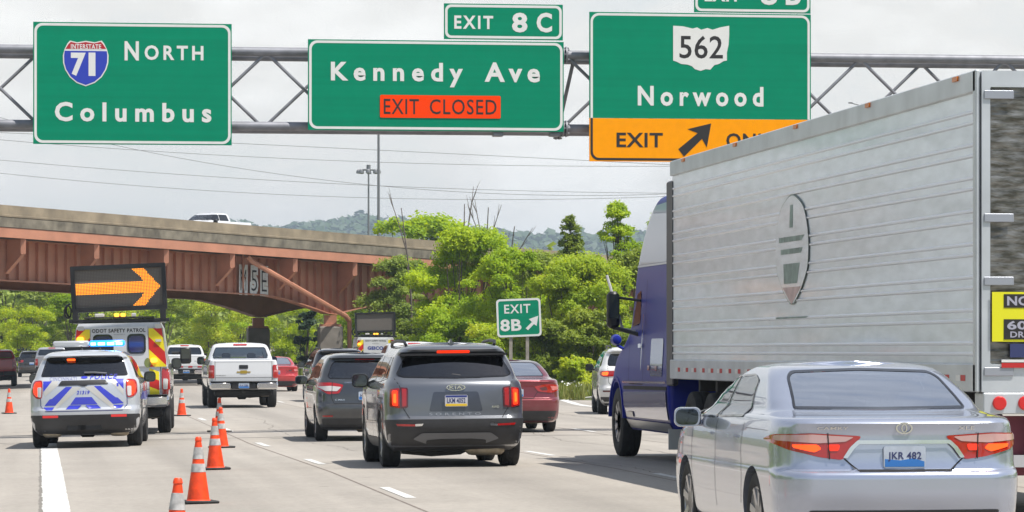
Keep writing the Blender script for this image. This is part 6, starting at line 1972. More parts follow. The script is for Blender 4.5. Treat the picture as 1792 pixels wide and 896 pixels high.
c, body, h = pickup("white_pickup", "white pickup with chrome bumper and gold tailgate badge, in the lane right of the cones", cp(427, 104.0), 0.3, PW, plate="PLN 2386")
c.patch("badge", [(-.20, 1.055), (-.10, 1.055), (-.09, 1.085), (.09, 1.085), (.10, 1.055), (.20, 1.055), (.20, 1.02), (.10, 1.02), (.09, .99), (-.09, .99), (-.10, 1.02), (-.20, 1.02)], mat("gold_badge", (.55, .36, .06), .3, .8), 'rear', .012, .03)
c.patch("tailgate_handle", rounded([(-.13, 1.13), (.13, 1.13), (.13, 1.24), (-.13, 1.24)], .02), BLACK, 'rear', .012, .03)
c.words("model_script", "SILVERADO", -.80, -.52, .93, .955, BLACK, .01, 1.1)
c, body, h = pickup("white_pickup", "white pickup farther ahead with red and white tape across its tailgate's bottom", cp(326, 171.0), 0.0, PW, H=1.95, gl=G_DARK, plate="PMD 7704", seats=False)
for k in range(4):
    c.patch("red_tape", [(-.78 + k*.44, .86), (-.58 + k*.44, .86), (-.58 + k*.44, .93), (-.78 + k*.44, .93)], mat("red_tape", (.5, .02, .02), .5), 'rear', .008, .05)
c.patch("emblem", rounded([(-.07, 1.13), (.07, 1.13), (.10, 1.22), (.06, 1.29), (-.06, 1.29), (-.10, 1.22)], .02), BLACK, 'rear', .010, .03)
c.words("model_script", "RAM", .40, .74, 1.13, 1.19, mat("script_grey", (.25, .25, .26), .4), .01, 1.1)
c, body, h = pickup("white_pickup", "white pickup cab with a red roof lamp showing above the grey SUV's roof", cp(737, 112), 0.0, PW, H=1.93, gl=G_DARK, seats=False, plate="PGS 9150")
RP = paint("red_pickup_paint", (0.50, 0.025, 0.035), 0, .3, .1)
c, body, h = pickup("red_pickup", "dark red pickup cut off by the picture's left edge above the first cone", cp(-6, 182.0), 0.0, RP, H=1.86, chrome=False, plate="", seats=False)
c, body, h = pickup("black_pickup", "black pickup farthest left, driving beyond the red pickup towards the guardrail", cp(42, 275.0), 0.0, BLK, H=1.95, chrome=False, gl=G_DARK, plate="", seats=False)
SP = paint("silver_pickup_paint", (0.36, 0.37, 0.40), .4, .3, .1)
c, body, h = pickup("silver_pickup", "silver grey pickup directly behind the police SUV's left mirror", cp(92, 212.0), 0.0, SP, H=1.95, chrome=False, gl=G_DARK, plate="", seats=False)
# pickup on the bridge, broadside on
def bridge_t(px, out):
    best = None
    for i in range(2000):
        t = -.3 + i * .0009; q = bxy(t, out)
        x = 896 + 6300 * (q.x * CT - q.y * ST) / (q.x * ST + q.y * CT)
        if best is None or abs(x - px) < best[0]: best = (abs(x - px), t)
    return best[1]
t = bridge_t(420, -8.4); p = bxy(t, -8.4)
ang = math.degrees(math.atan2(*(lambda a: (a.x, a.y))(bxy(0) - bxy(1))))
c, body, h = pickup("white_pickup", "white pickup driving across the overpass behind its parapet", (p.x, p.y, 7.72 + grade(t)), ang, PW, L=5.2, W=1.9, H=1.80, gl=G_DARK, seats=False, plate="")
# ---------------------------------------------------------------- safety patrol trucks with arrow boards
RY_R = mat("chevron_red", (.55, .015, .01), .4); RY_Y = mat("chevron_yellow", (.80, .66, .01), .4)
BOXW = mat("box_white", (.60, .61, .63), .35, coat=.4, vary=.05)
PATW = paint("patrol_white_paint", (.60, .61, .63), 0, .3, .1)
def patrol(name, label, pos, heading, lit, big):
    c, body, h = pickup(name, label, pos, heading, PATW, L=6.2, W=2.05, H=1.98, cab_y=2.2, wheel=.41, cat="patrol truck", gl=G_DARK, seats=False, plate="" if big else "OSP 118", chrome=True)
    r = c.root
    # service cap over the bed: sides lean in towards its roof
    z0, z1 = 1.38, 2.30; wb, wt = .985, .83
    mb = MB()
    v = []
    for y in (.10, 2.35):
        yy = y + (.04 if y < 1 else 0)
        v += [(-wb, y, z0), (wb, y, z0), (wt + .06, yy, z1 - .12), (wt, yy + .02, z1), (-wt, yy + .02, z1), (-wt - .06, yy, z1 - .12)]
    f = [(0, 1, 2, 3, 4, 5), (11, 10, 9, 8, 7, 6)] + [(i, 6 + i, 6 + (i+1) % 6, (i+1) % 6) for i in range(6)]
    mb.add(v, f); cap = mb.build("service_cap", BOXW, r)
    yf = .085
    mb = MB(); mb.prism([(-.60, 1.40), (.60, 1.40), (.58, 2.22), (-.58, 2.22)], yf, yf + .05); door = mb.build("rear_door", BOXW, cap)
    if big:
        for x0, x1 in ((-.54, -.14), (.16, .54)):
            mb = MB(); mb.prism(rrect(x0, x1, 1.66, 2.07, .09, 5), yf - .012, yf - .001); o = mb.build("door_window", SEAL, door)
            mb = MB(); mb.prism(rrect(x0 + .04, x1 - .04, 1.70, 2.03, .07, 5), yf - .015, yf - .0125); mb.build("pane", mat("dark_pane", (.035, .03, .11), .06, coat=1), o)
        mb = MB(); letter(mb, "ODOT SAFETY PATROL", -.56, .54, 2.105, 2.185, yf - .004, .03, 1.1); mb.build("lettering", SIGNB, cap)
        mb = MB(); letter(mb, "SPONSORED BY", -.11, .13, 2.055, 2.075, yf - .003, .01, 1.05); mb.build("lettering", mat("grey_ink", (.25, .25, .26), .5), cap)
        mb = MB(); mb.prism([(.57 + .07*math.cos(a), 1.47 + .10*math.sin(a)) for a in np.linspace(0, 6.2832, 17)[:-1]], yf - .004, yf - .001); mb.build("round_emblem", mat("olive_emblem", (.20, .24, .08), .5), cap)
    else:
        mb = MB(); letter(mb, "ODOT SAFETY PATROL", -.52, .50, 2.10, 2.17, yf - .004, .03, 1.1); mb.build("lettering", SIGNB, cap)
        mb = MB(); letter(mb, "SPONSORED", -.18, .14, 1.98, 2.02, yf - .003, .01, 1.05); mb.build("lettering", mat("grey_ink", (.25, .25, .26), .5), cap)
        mb = MB(); letter(mb, "GEICO", -.40, .36, 1.70, 1.87, yf - .004, .05, 1.08); mb.build("sponsor_lettering", mat("navy_ink", (.02, .04, .25), .4), cap)
    # chevron bands down both rear corners
    c2 = c
    def band(s):
        zs = [2.22, 1.95, 1.66, 1.38]; 
        mb = [MB(), MB()]
        def xin(z): return .60
        def xout(z): return wb + (wt + .06 - wb) * (z - z0) / (z1 - .12 - z0) - .02
        k = 0; z = 2.28
        lo, hi = 1.385, 2.18
        zz = hi + .35
        while zz > lo - .4:
            z_a, z_b = zz, zz - .26
            P_ = [(xin(0), z_a), (xin(0), z_b), (.95, z_b - .34), (.95, z_a - .34)]
            # clip to the corner panel
            poly = P_
            for fn in (lambda p: p[1] - lo, lambda p: hi - p[1], lambda p: xout(p[1]) - p[0]):
                out = []
                for i in range(len(poly)):
                    a, b = poly[i-1], poly[i]; fa, fb = fn(a), fn(b)
                    if (fa >= 0) != (fb >= 0):
                        t = fa / (fa - fb); out.append((a[0] + (b[0]-a[0])*t, a[1] + (b[1]-a[1])*t))
                    if fb >= 0: out.append(b)
                poly = out
                if not poly: break
            if len(poly) >= 3: mb[k % 2].prism([(s*x, z) for x, z in poly], yf - .004 + .016, yf + .014)
            zz -= .26; k += 1
        for q, m in ((0, RY_R), (1, RY_Y)):
            if mb[q].v:
                o = mb[q].build("chevron_band", m, cap)
    for s in (-1, 1): band(s)
    # chevrons on the lower body beside the lamps
    for s in (-1, 1):
        for i, (za, zb_, m) in enumerate(((1.36, 1.18, RY_Y), (1.18, .98, RY_R), (.98, .82, RY_Y))):
            c.patch("chevron_band", [(s*.60, za), (s*.60, zb_), (s*.80, zb_ - .08), (s*.80, za - .08)], m, 'rear', .010, .05)
    for s in (-1, 1):
        o = c.patch("lamp_housing", rounded([(s*1.0, 1.33), (s*.86, 1.36), (s*.86, .80), (s*.97, .80)], .03), LAMP_RED, 'rear', .018, .04)
        c.patch("reverse_lens", rounded([(s*.97, 1.13), (s*.88, 1.14), (s*.88, .92), (s*.95, .92)], .03), LAMP_WHITE, 'rear', .022, .04, o)
    # warning flashers
    for x, z, m in ((-.80, 1.98, AMBER), (.70, 1.52, AMBER), (-.78, 2.20, LAMP_WHITE), (.80, 2.22, LAMP_WHITE)):
        mb = MB(); mb.prism(rrect(x - .07, x + .07, z - .045, z + .045, .03, 3), yf - .03, yf + .01); mb.build("flasher", m, cap)
    mb = MB(); mb.box(.74, .86, yf - .02, yf + .005, 1.90, 1.95); mb.build("marker_plate", LAMP_WHITE, cap)
    # arrow board on its frame above the cap
    a0 = R(1.5)
    bw, zb, zt_ = .98, 2.56, 3.52
    board = empty("message_board", (0, .30, 3.03), 0); board.parent = r; board.rotation_euler = (0, -a0, 0)
    H2 = (zt_ - zb) / 2
    mb = MB()
    mb.ring(rrect(-bw, bw, -H2, H2, .02, 2), rrect(-bw + .085, bw - .085, -H2 + .085, H2 - .085, .015, 2), -.02, .16)
    mb.box(-bw + .02, bw - .02, .10, .15, -H2 + .02, H2 - .02)
    mb.build("board_frame", BLACK, board)
    mb = MB(); mb.box(-bw + .08, bw - .08, .05, .10, -H2 + .08, H2 - .08); mb.build("board_face", mat("led_face", (.135, .118, .105) if lit else (.05, .052, .055), .6), board)
    nx, nz = 56, 26
    sx = (2 * bw - .19) / nx; sz = (2 * H2 - .19) / nz
    on, offd = MB(), MB()
    for i in range(nx):
        for j in range(nz):
            x = -bw + .095 + (i + .5) * sx; z = -H2 + .095 + (j + .5) * sz
            u, w_ = (i + .5) / nx, abs((j + .5) / nz - .5) * 2      # across, distance from the middle row
            w2 = w_
            is_on = lit and ((w2 < .30 and u < .985 - .19 * w2) or (.86 - .2 * w2 < u < .985 - .19 * w2))
            q = sx * (.31 if is_on else .2)
            (on if is_on else offd).add([(x - q, .046, z - q), (x + q, .046, z - q), (x + q, .046, z + q), (x - q, .046, z + q)], [(0, 1, 2, 3)])
    if lit: on.build("lit_arrow_lamps", glow("led_amber_lit", (1.0, .30, .010), 1.75), board)
    offd.build("unlit_lamps", mat("led_unlit", (.22, .20, .18) if lit else (.07, .07, .075), .3), board)
    mb = MB()
    for s in (-1, 1):
        mb.box(s*.90 - .06, s*.90 + .06, .25, .45, 2.36, 2.60)
    mb.box(-1.03, 1.03, .26, .46, 2.315, 2.39, bev=.01); mb.build("board_mount", BLACK, r)
    mb = MB()
    for s in (-1, ):
        mb.tube([(s*1.04, .5, 2.42), (s*1.10, .5, 2.55), (s*1.08, .5, 2.68), (s*1.0, .5, 2.72)], .022, 6)
        mb.tube([(s*1.06 + .07*math.cos(a), .48, 2.55 + .13*math.sin(a)) for a in np.linspace(0, 6.2832, 15)], .018, 6)
    mb.build("cable_reel", BLACK, r)
    mb = MB(); mb.box(-.72, .72, .20, .34, 2.395, 2.43, bev=.01); mb.build("warning_bar", BLACK, r)
    for x0, x1, m in ((-.10, .0, AMBER), (.03, .13, AMBER), (-.5, -.3, LAMP_WHITE), (.25, .35, mat("clear_lightbar", (.45, .46, .48), .15, coat=1))):
        mb = MB(); mb.box(x0, x1, .17, .30, 2.431, 2.50, bev=.015); mb.build("warning_lamp", m, r)
    for s in (-1, 1):
        mb = MB(); mb.box(s*1.30 - .12, s*1.30 + .12, 4.2, 4.38, 1.42, 1.78, bev=.04); mb.tube([(s*1.0, 4.3, 1.50), (s*1.25, 4.3, 1.52)], .03, 6); mb.tube([(s*1.0, 4.3, 1.66), (s*1.25, 4.3, 1.66)], .03, 6)
        o = mb.build("towing_mirror", BLACK, r, 40)
        mb = MB(); mb.box(s*1.30 - .09, s*1.30 + .09, 4.19, 4.199, 1.53, 1.75); mb.build("mirror_glass", mat("mirror_glass", (.55, .57, .6), .03, 1.0), o)
    mb = MB(); mb.box(-.95, .95, .35, 1.0, 2.301, 2.314); mb.build("cap_roof", BOXW, cap)
    return c
patrol("patrol_truck", "safety patrol truck carrying a lit amber arrow board, just ahead of the police SUV", cp(212, 74.0), 3.0, True, True)
patrol("patrol_truck", "distant safety patrol truck carrying a dark blank message board, above the grey hatchback", cp(658, 173.0), 0.0, False, False)

# ---------------------------------------------------------------- blue tractor and its trailer
TBLUE = paint("truck_blue_paint", (.012, .024, .28), .0, .4, .04)
TBLUE.node_tree.nodes['Principled BSDF'].inputs['Coat Roughness'].default_value = .12
for l_ in list(TBLUE.node_tree.links):
    if l_.to_socket.name == 'Coat Weight': TBLUE.node_tree.links.remove(l_)
TBLUE.node_tree.nodes['Principled BSDF'].inputs['Coat Weight'].default_value = .14
TBLUE.node_tree.nodes['Principled BSDF'].inputs['Specular IOR Level'].default_value = .2
TX = 8.52                       # left side of the trailer
trailer = empty("semi_trailer", (TX + 1.30, 32.2, 0), 0, "long white box trailer with ribbed side and an oval emblem, behind the blue truck", "trailer")
TL, TW2, TZ0, TZ1 = 16.15, 1.30, 1.17, 4.13
def trailer_mat(name="trailer_side_sheet"):
    m, n, l, out = newmat(name)
    b = P(n, l, out, Base_Color=(.80, .86, .92, 1), Roughness=.27, Metallic=.12, Coat_Weight=.3, Coat_Roughness=.08)
    tc = n.new("ShaderNodeTexCoord")
    no = n.new("ShaderNodeTexNoise"); no.inputs["Scale"].default_value = 1.3; no.inputs["Detail"].default_value = 5
    mp = n.new("ShaderNodeMapping"); mp.inputs["Scale"].default_value = (1, .45, 2.2); l.new(tc.outputs["Object"], mp.inputs[0]); l.new(mp.outputs[0], no.inputs["Vector"])
    bu = n.new("ShaderNodeBump"); bu.inputs["Strength"].default_value = .6; bu.inputs["Distance"].default_value = .025
    l.new(no.outputs["Fac"], bu.inputs["Height"]); l.new(bu.outputs[0], b.inputs["Normal"])
    n2 = n.new("ShaderNodeTexNoise"); n2.inputs["Scale"].default_value = 4; n2.inputs["Detail"].default_value = 8; l.new(mp.outputs[0], n2.inputs["Vector"])
    mr = n.new("ShaderNodeMapRange"); mr.inputs["From Min"].default_value = .3; mr.inputs["From Max"].default_value = .7; mr.inputs["To Min"].default_value = .86; mr.inputs["To Max"].default_value = 1.05
    l.new(n2.outputs["Fac"], mr.inputs["Value"])
    mx = n.new("ShaderNodeMix"); mx.data_type = 'RGBA'; mx.blend_type = 'MULTIPLY'; mx.inputs[0].default_value = 1; mx.inputs[6].default_value = (.80, .86, .92, 1)
    l.new(mr.outputs[0], mx.inputs[7]); l.new(mx.outputs[2], b.inputs["Base Color"])
    return m
TSIDE = trailer_mat()
TRAIL = mat("trailer_rail", (.55, .58, .61), .4, .4, vary=.12, scale=2)
TRIB = mat("trailer_rib_highlight", (.80, .82, .88), .25, .3)
STAIN = None
def stainless():
    m, n, l, out = newmat("quilted_stainless")
    b = P(n, l, out, Base_Color=(.55, .55, .54, 1), Roughness=.12, Metallic=1.0)
    tc = n.new("ShaderNodeTexCoord")
    b.inputs["Base Color"].default_value = (.34, .33, .30, 1); b.inputs["Roughness"].default_value = .38; b.inputs["Metallic"].default_value = .7
    mp = n.new("ShaderNodeMapping"); mp.inputs["Scale"].default_value = (3.5, 1, 13); l.new(tc.outputs["Object"], mp.inputs[0])
    wv = n.new("ShaderNodeTexNoise"); wv.inputs["Scale"].default_value = 1.1; wv.inputs["Detail"].default_value = 3; l.new(mp.outputs[0], wv.inputs["Vector"])
    bu = n.new("ShaderNodeBump"); bu.inputs["Strength"].default_value = .45; bu.inputs["Distance"].default_value = .05; l.new(wv.outputs["Fac"], bu.inputs["Height"]); l.new(bu.outputs[0], b.inputs["Normal"])
    n3 = n.new("ShaderNodeTexNoise"); n3.inputs["Scale"].default_value = 1.6; n3.inputs["Detail"].default_value = 6; l.new(mp.outputs[0], n3.inputs["Vector"])
    rp = n.new("ShaderNodeValToRGB"); rp.color_ramp.elements[0].position = .38; rp.color_ramp.elements[1].position = .66
    rp.color_ramp.elements[0].color = (.085, .082, .068, 1); rp.color_ramp.elements[1].color = (.27, .265, .25, 1)
    l.new(n3.outputs["Fac"], rp.inputs[0]); l.new(rp.outputs[0], b.inputs["Base Color"])
    return m
STAIN = stainless()
mb = MB(); mb.box(-TW2 + .02, TW2 - .02, .03, TL - .02, TZ0 + .02, TZ1 - .02); box = mb.build("cargo_box", TSIDE, trailer)
# side panels with paired ribs
mb = MB(); z = 1.50
while z < 3.86:
    for dz in (0, .10):
        for s in (-1, 1):
            x = s * (TW2 - .02)
            mb.add([(x, .10, z + dz), (x + s*.014, .10, z + dz + .012), (x + s*.014, .10, z + dz + .026), (x, .10, z + dz + .038)] + [(x, TL - .1, z + dz), (x + s*.014, TL - .1, z + dz + .012), (x + s*.014, TL - .1, z + dz + .026), (x, TL - .1, z + dz + .038)],
                   [(0, 1, 5, 4), (1, 2, 6, 5), (2, 3, 7, 6), (0, 3, 2, 1), (4, 5, 6, 7)])
    z += .305
mb.build("side_rib", TRIB, box); tag(bpy.data.objects["side_rib"], kind='stuff')
for s in (-1, 1):
    a, b = sorted((s * (TW2 - .03), s * (TW2 + .012)))
    mb = MB(); mb.box(a, b, .0, TL, TZ1 - .20, TZ1, bev=.01); mb.build("top_rail", TRAIL, trailer)
    mb = MB(); mb.box(a, b, .0, TL, TZ0, TZ0 + .26, bev=.01); o = mb.build("bottom_rail", TRAIL, trailer)
    t = MB(); w = MB()
    for k in range(26):
        y0 = .35 + k * .6; x = s * (TW2 + .0145)
        q = [(x, y0, TZ0 + .10), (x, y0 + .17, TZ0 + .10), (x, y0 + .17, TZ0 + .155), (x, y0, TZ0 + .155)]
        (t).add(q, [(0, 1, 2, 3)])
        q = [(x, y0 + .18, TZ0 + .10), (x, y0 + .35, TZ0 + .10), (x, y0 + .35, TZ0 + .155), (x, y0 + .18, TZ0 + .155)]
        w.add(q, [(0, 1, 2, 3)])
    t.build("red_tape", mat("red_tape", (.5, .02, .02), .5), o); w.build("white_tape", SIGNW, o)
    mb = MB(); mb.box(a, b + .004 if s > 0 else b, -.02, .09, TZ0, TZ1, bev=.01); mb.build("corner_post", TRAIL, trailer)
    mb = MB(); mb.tube([(s*(TW2 - .08), 2.5, TZ1 - .005), (s*(TW2 - .08), 2.8, TZ1 - .005)], .03, 6); mb.build("clearance_lamp", mat("amber_lens", (.6, .16, .01), .3), trailer)
for k in range(5):
    mb = MB(); mb.box(-TW2 - .03, -TW2 - .012, .6 + k * 3.6, .78 + k * 3.6, TZ1 - .06, TZ1 - .015); mb.build("clearance_lamp", mat("amber_lens", (.6, .16, .01), .3), trailer)
# emblem on the left side: tall oval outline, wording in the middle, pointed red foot
def side_poly(name, pts, m, off, par):
    x = -TW2 + .02 - off
    me = bpy.data.meshes.new(name); me.from_pydata([(x, y, z) for y, z in pts], [], [tuple(range(len(pts)))]); me.update()
    return link(name, me, m, par)
EMG = mat("emblem_dark_green", (.17, .23, .21), .5, vary=.4, scale=5); EMP = mat("emblem_pale_green", (.70, .755, .78), .5, vary=.25, scale=5); EMR = mat("emblem_red", (.50, .36, .35), .5, vary=.2)
ec, ez = 8.2, 2.72
W_ = 1.5; hh_ = .66
outl = rounded([(ec + W_*.0, ez + hh_), (ec + W_*.45, ez + hh_*.72), (ec + W_*.62, ez + hh_*.2), (ec + W_*.6, ez - hh_*.35), (ec + W_*.35, ez - hh_*.72), (ec, ez - hh_*1.05), (ec - W_*.35, ez - hh_*.72), (ec - W_*.6, ez - hh_*.35), (ec - W_*.62, ez + hh_*.2), (ec - W_*.45, ez + hh_*.72)], .3)
o = side_poly("emblem", outl, EMG, .016, trailer)
side_poly("emblem_field", inset(outl, .03), TSIDE, .0185, o)
side_poly("emblem_band", [(ec - .55, ez + .08), (ec + .7, ez + .08), (ec + .7, ez + .14), (ec - .7, ez + .14)], EMG, .0205, o)
side_poly("emblem_band", [(ec - .52, ez - .06), (ec + .6, ez - .06), (ec + .6, ez + .0), (ec - .6, ez + .0)], EMG, .0205, o)
side_poly("emblem_mast", [(ec - .07, ez + .24), (ec + .12, ez + .24), (ec + .08, ez + .50), (ec - .08, ez + .50)], EMG, .0205, o)
side_poly("emblem_block", [(ec - .30, ez - .40), (ec + .42, ez - .40), (ec + .45, ez - .17), (ec - .45, ez - .17)], EMG, .0205, o)
side_poly("emblem_foot", [(ec - .5, ez - .44), (ec, ez - .64), (ec + .5, ez - .44)][::1], EMR, .0205, o)
side_poly("emblem_foot_line", [(ec - .75, ez - .80), (ec + .9, ez - .80), (ec + .9, ez - .78), (ec - .9, ez - .78)], EMG, .0165, o)
# rear frame and doors
mb = MB()
mb.ring(rrect(-TW2 + .04, TW2 - .04, TZ0 + .0, TZ1 - .01, .01, 1), rrect(-TW2 + .12, TW2 - .12, TZ0 + .26, TZ1 - .16, .01, 1), -.04, .03); mb.build("rear_frame", TRAIL, trailer)
for s in (-1, 1):
    a, b = sorted((s * .012, s * (TW2 - .13)))
    mb = MB(); mb.box(a, b, -.01, .029, TZ0 + .27, TZ1 - .17); dr = mb.build("rear_door", STAIN, trailer)
    for z in (1.36, 2.19, 2.77, 3.90):
        mb = MB(); x0, x1 = sorted((s * (TW2 - .06), s * (TW2 - .34))); mb.box(x0, x1, -.055, -.0405 if False else -.042, z - .04, z + .04, bev=.006); mb.build("hinge_strap", mat("hinge_bright", (.36, .38, .43), .35, .4), dr)
    for xx in (.22, .50):
        mb = MB(); mb.tube([(s*xx, -.06, TZ0 + .2), (s*xx, -.06, TZ1 - .12)], .022, 8); mb.build("lock_rod", STEEL, dr)
YEL = mat("notice_yellow", (.75, .72, .01), .5)
def tbox(name, x0, x1, z0, z1, m, y, par): 
    mb = MB(); mb.box(x0, x1, y, y + .004, z0, z1); return mb.build(name, m, par)
nt = tbox("notice", -1.17, -.1, 1.635, 2.09, YEL, -.066, trailer)
tbox("notice_panel", -1.06, -.13, 1.945, 2.07, SIGNB, -.070, nt); tbox("notice_panel", -1.06, -.13, 1.655, 1.84, SIGNB, -.070, nt)
GI = mat("grey_white_ink", (.38, .38, .46), .5)
mb = MB(); letter(mb, "NOW HIRING", -1.03, -.16, 1.965, 2.052, -.072, .03, 1.05); mb.build("lettering", GI, nt)
mb = MB(); letter(mb, "60/80 CPM", -1.03, -.16, 1.745, 1.825, -.072, .03, 1.05); mb.build("lettering", GI, nt)
mb = MB(); letter(mb, "DRIVERS WANTED", -1.0, -.16, 1.672, 1.728, -.072, .02, 1.05); mb.build("lettering", GI, nt)
mb = MB(); letter(mb, "SIGN ON BONUS", -.85, -.16, 1.872, 1.915, -.0675, .02, 1.05); mb.build("lettering", mat("olive_ink", (.25, .24, .02), .5), nt)
tbox("decal", -1.0, -.3, 1.49, 1.615, mat("navy_decal", (.03, .04, .13), .5), -.064, trailer)
tbox("red_tape", -1.08, -.05, 1.395, 1.44, mat("red_tape", (.5, .02, .02), .5), -.064, trailer)
tbox("white_tape", -1.08, -.05, 1.445, 1.47, SIGNW, -.064, trailer)
mb = MB(); mb.box(-TW2 + .05, TW2 - .05, -.06, .25, TZ0 - .20, TZ0 - .005, bev=.01); o = mb.build("rear_sill", TRAIL, trailer)
for x in (-1.10, -.86, .86, 1.10):
    mb = MB(); mb.lathe([(-.085, .0), (-.085, .055), (-.075, .065), (-.0605, .065)], 'y', 18, (x, 0, TZ0 - .10)); mb.build("tail_lamp", glow("trailer_lamp", (.55, .02, .02), .12), o, 40)
mb = MB(); mb.box(-1.2, 1.2, .0, .09, .48, .59); [mb.box(s*.75 - .05, s*.75 + .05, .0, .09, .59, TZ0 - .2) for s in (-1, 1)]; mb.build("underride_guard", mat("guard_white", (.45, .45, .46), .5), trailer)
mb = MB(); mb.box(-1.15, 1.15, .10, .14, .40, .95); mb.build("mud_flap", mat("dark_red_flap", (.16, .03, .045), .7), trailer)
mb = MB(); mb.box(-.5, .5, .3, TL - .4, .95, TZ0 - .003); [mb.box(-1.25, 1.25, 1 + k * 1.2, 1.12 + k * 1.2, 1.02, TZ0 - .002) for k in range(12)]; mb.build("undercarriage", UNDER, trailer)
class _W: pass
def truck_wheel(par, x, y, r, w, rim):
    q = Car.__new__(Car); q.root = par; return q.wheel(x, y, r, w, rim=rim, spokes=10, rimr=r*.60)
for y in (1.6, 2.85):
    for s in (-1, 1):
        for xx in (1.14, .80): truck_wheel(trailer, s*xx, y, .50, .28, 'steel')
for s in (-1, 1):
    mb = MB(); mb.box(s*.9 - .06, s*.9 + .06, TL - 3.2, TL - 3.08, .3, TZ0); mb.build("landing_leg", UNDER, trailer)

tr = empty("semi_truck", (TX + 1.28, 48.7, gz(10, 52)), 0, "blue sleeper-cab truck pulling the white trailer in the right lane", "truck")
c = Car.__new__(Car); c.root = tr; c.cuts = []
K = [ # z, yr, yf, w ...
 (.42, .1, 6.2, 1.10, .08, .08, .0, .4, .5, .15), (.60, .05, 6.55, 1.20, .08, .08, .0, .45, .6, .2), (.85, .03, 6.62, 1.24, .08, .08, .0, .5, .7, .25), (1.12, .02, 6.62, 1.25, .08, .08, .0, .55, .9, .3),
 (1.45, .02, 6.45, 1.24, .08, .08, .0, .6, 1.2, .4), (1.62, .02, 6.0, 1.23, .08, .08, .0, .6, 1.4, .5), (1.80, .02, 5.1, 1.22, .08, .08, .0, .45, .8, .5), (1.95, .02, 4.70, 1.21, .08, .08, .0, .3, .5, .45), (2.25, .02, 4.50, 1.19, .08, .08, .0, .22, .4, .4),
 (2.70, .02, 4.32, 1.165, .08, .08, .0, .22, .4, .35), (3.00, .02, 4.12, 1.14, .09, .1, .0, .25, .5, .35), (3.30, .02, 3.86, 1.10, .10, .12, .0, .28, .5, .35), (3.58, .02, 3.50, 1.05, .12, .14, .0, .30, .5, .3), (3.76, .05, 3.1, .98, .14, .2, .0, .3, .5, .2), (3.82, .2, 2.7, .86, .16, .2, .0, .3, .3, .1)]
K = [(k[0], k[1], k[2] * .83, *k[3:8], k[8] * .7, k[9]) for k in K]
body = c.shell(K, TBLUE, ((4.5, .52, .60),), 1.25, .07, NR=10, NC=7, NS=60, crown=.03, name="cab_body")
FAIR = mat("fairing_sky_sheen", (.40, .41, .50), .35, coat=.5)  # the sky's pale reflection on the fairing is put into this colour
for v in ('left', 'right'):
    c.window(body, [(2.55, 1.98), (3.25, 1.92), (2.95, 2.40), (2.62, 2.45)], v, G_DARK, .05, "side_window", r=.05)
    c.stroke("door_gap", [(2.15, 2.6), (2.12, 1.1), (3.35, 1.1), (3.4, 1.9)], .012, GAP, v, .004)
    c.patch("roof_fairing_panel", [(.22, 2.82), (3.5, 2.82), (3.35, 3.0), (3.05, 3.3), (2.75, 3.52), (2.4, 3.66), (.22, 3.70)], FAIR, v, .006, .08)
    c.patch("skirt_panel", rounded([(.15, .62), (3.8, .62), (3.8, .98), (.15, 1.02)], .05), mat("skirt_sheen_blue", (.12, .13, .34), .25, .25, 1), v, .02, .1)  # lavender reflection worked into the skirt's base colour
    c.stroke("skirt_line", [(.12, 1.06), (3.8, 1.04)], .05, UNDER, v, .012)
    c.patch("lower_guard", [(.15, .46), (3.8, .46), (3.8, .58), (.15, .58)], ALLOY, v, .02, .1)
    c.patch("door_handle", rounded([(2.25, 1.62), (2.5, 1.62), (2.5, 1.68), (2.25, 1.68)], .02), CHROME, v, .03, .05)
    c.stroke("chrome_strip", [(.2, 2.80), (3.5, 2.80)], .03, mat("pale_trim", (.6, .6, .64), .3), v, .012)
    c.stroke("grab_rail", [(2.05, 1.3), (2.05, 2.1)], .04, CHROME, v, .05)
    c.patch("step", rounded([(3.0, .62), (3.6, .62), (3.6, .70), (3.0, .70)], .02), ALLOY, v, .035, .06)
    c.patch("luggage_door", rounded([(.5, 1.22), (1.5, 1.22), (1.5, 1.75), (.5, 1.75)], .06), mat("door_glossy_blue", (.05, .06, .24), .2, .2, 1), v, .008, .08)
    c.stroke("chrome_strip", [(.1, 1.14), (3.8, 1.12)], .03, CHROME, v, .03)
    for yy in (.9, 1.5): c.patch("marker_lamp", rounded([(yy, 1.30), (yy + .16, 1.30), (yy + .16, 1.37), (yy, 1.37)], .02), mat("marker_red", (.6, .08, .06), .2, coat=1), v, .02, .05)
c.window(body, mirror([(0, 2.0), (1.0, 2.0), (.92, 2.68), (0, 2.72)]), 'front', G_MID, .05, "windscreen", r=.05)
c.open_windows()
mb = MB(); mb.box(-1.10, 1.10, .6, 3.6, 1.2, 1.75); mb.build("cabin_floor", CABIN, tr)
c.seats(2.6, 2.25, .9, ((0, 2),), SEAT)
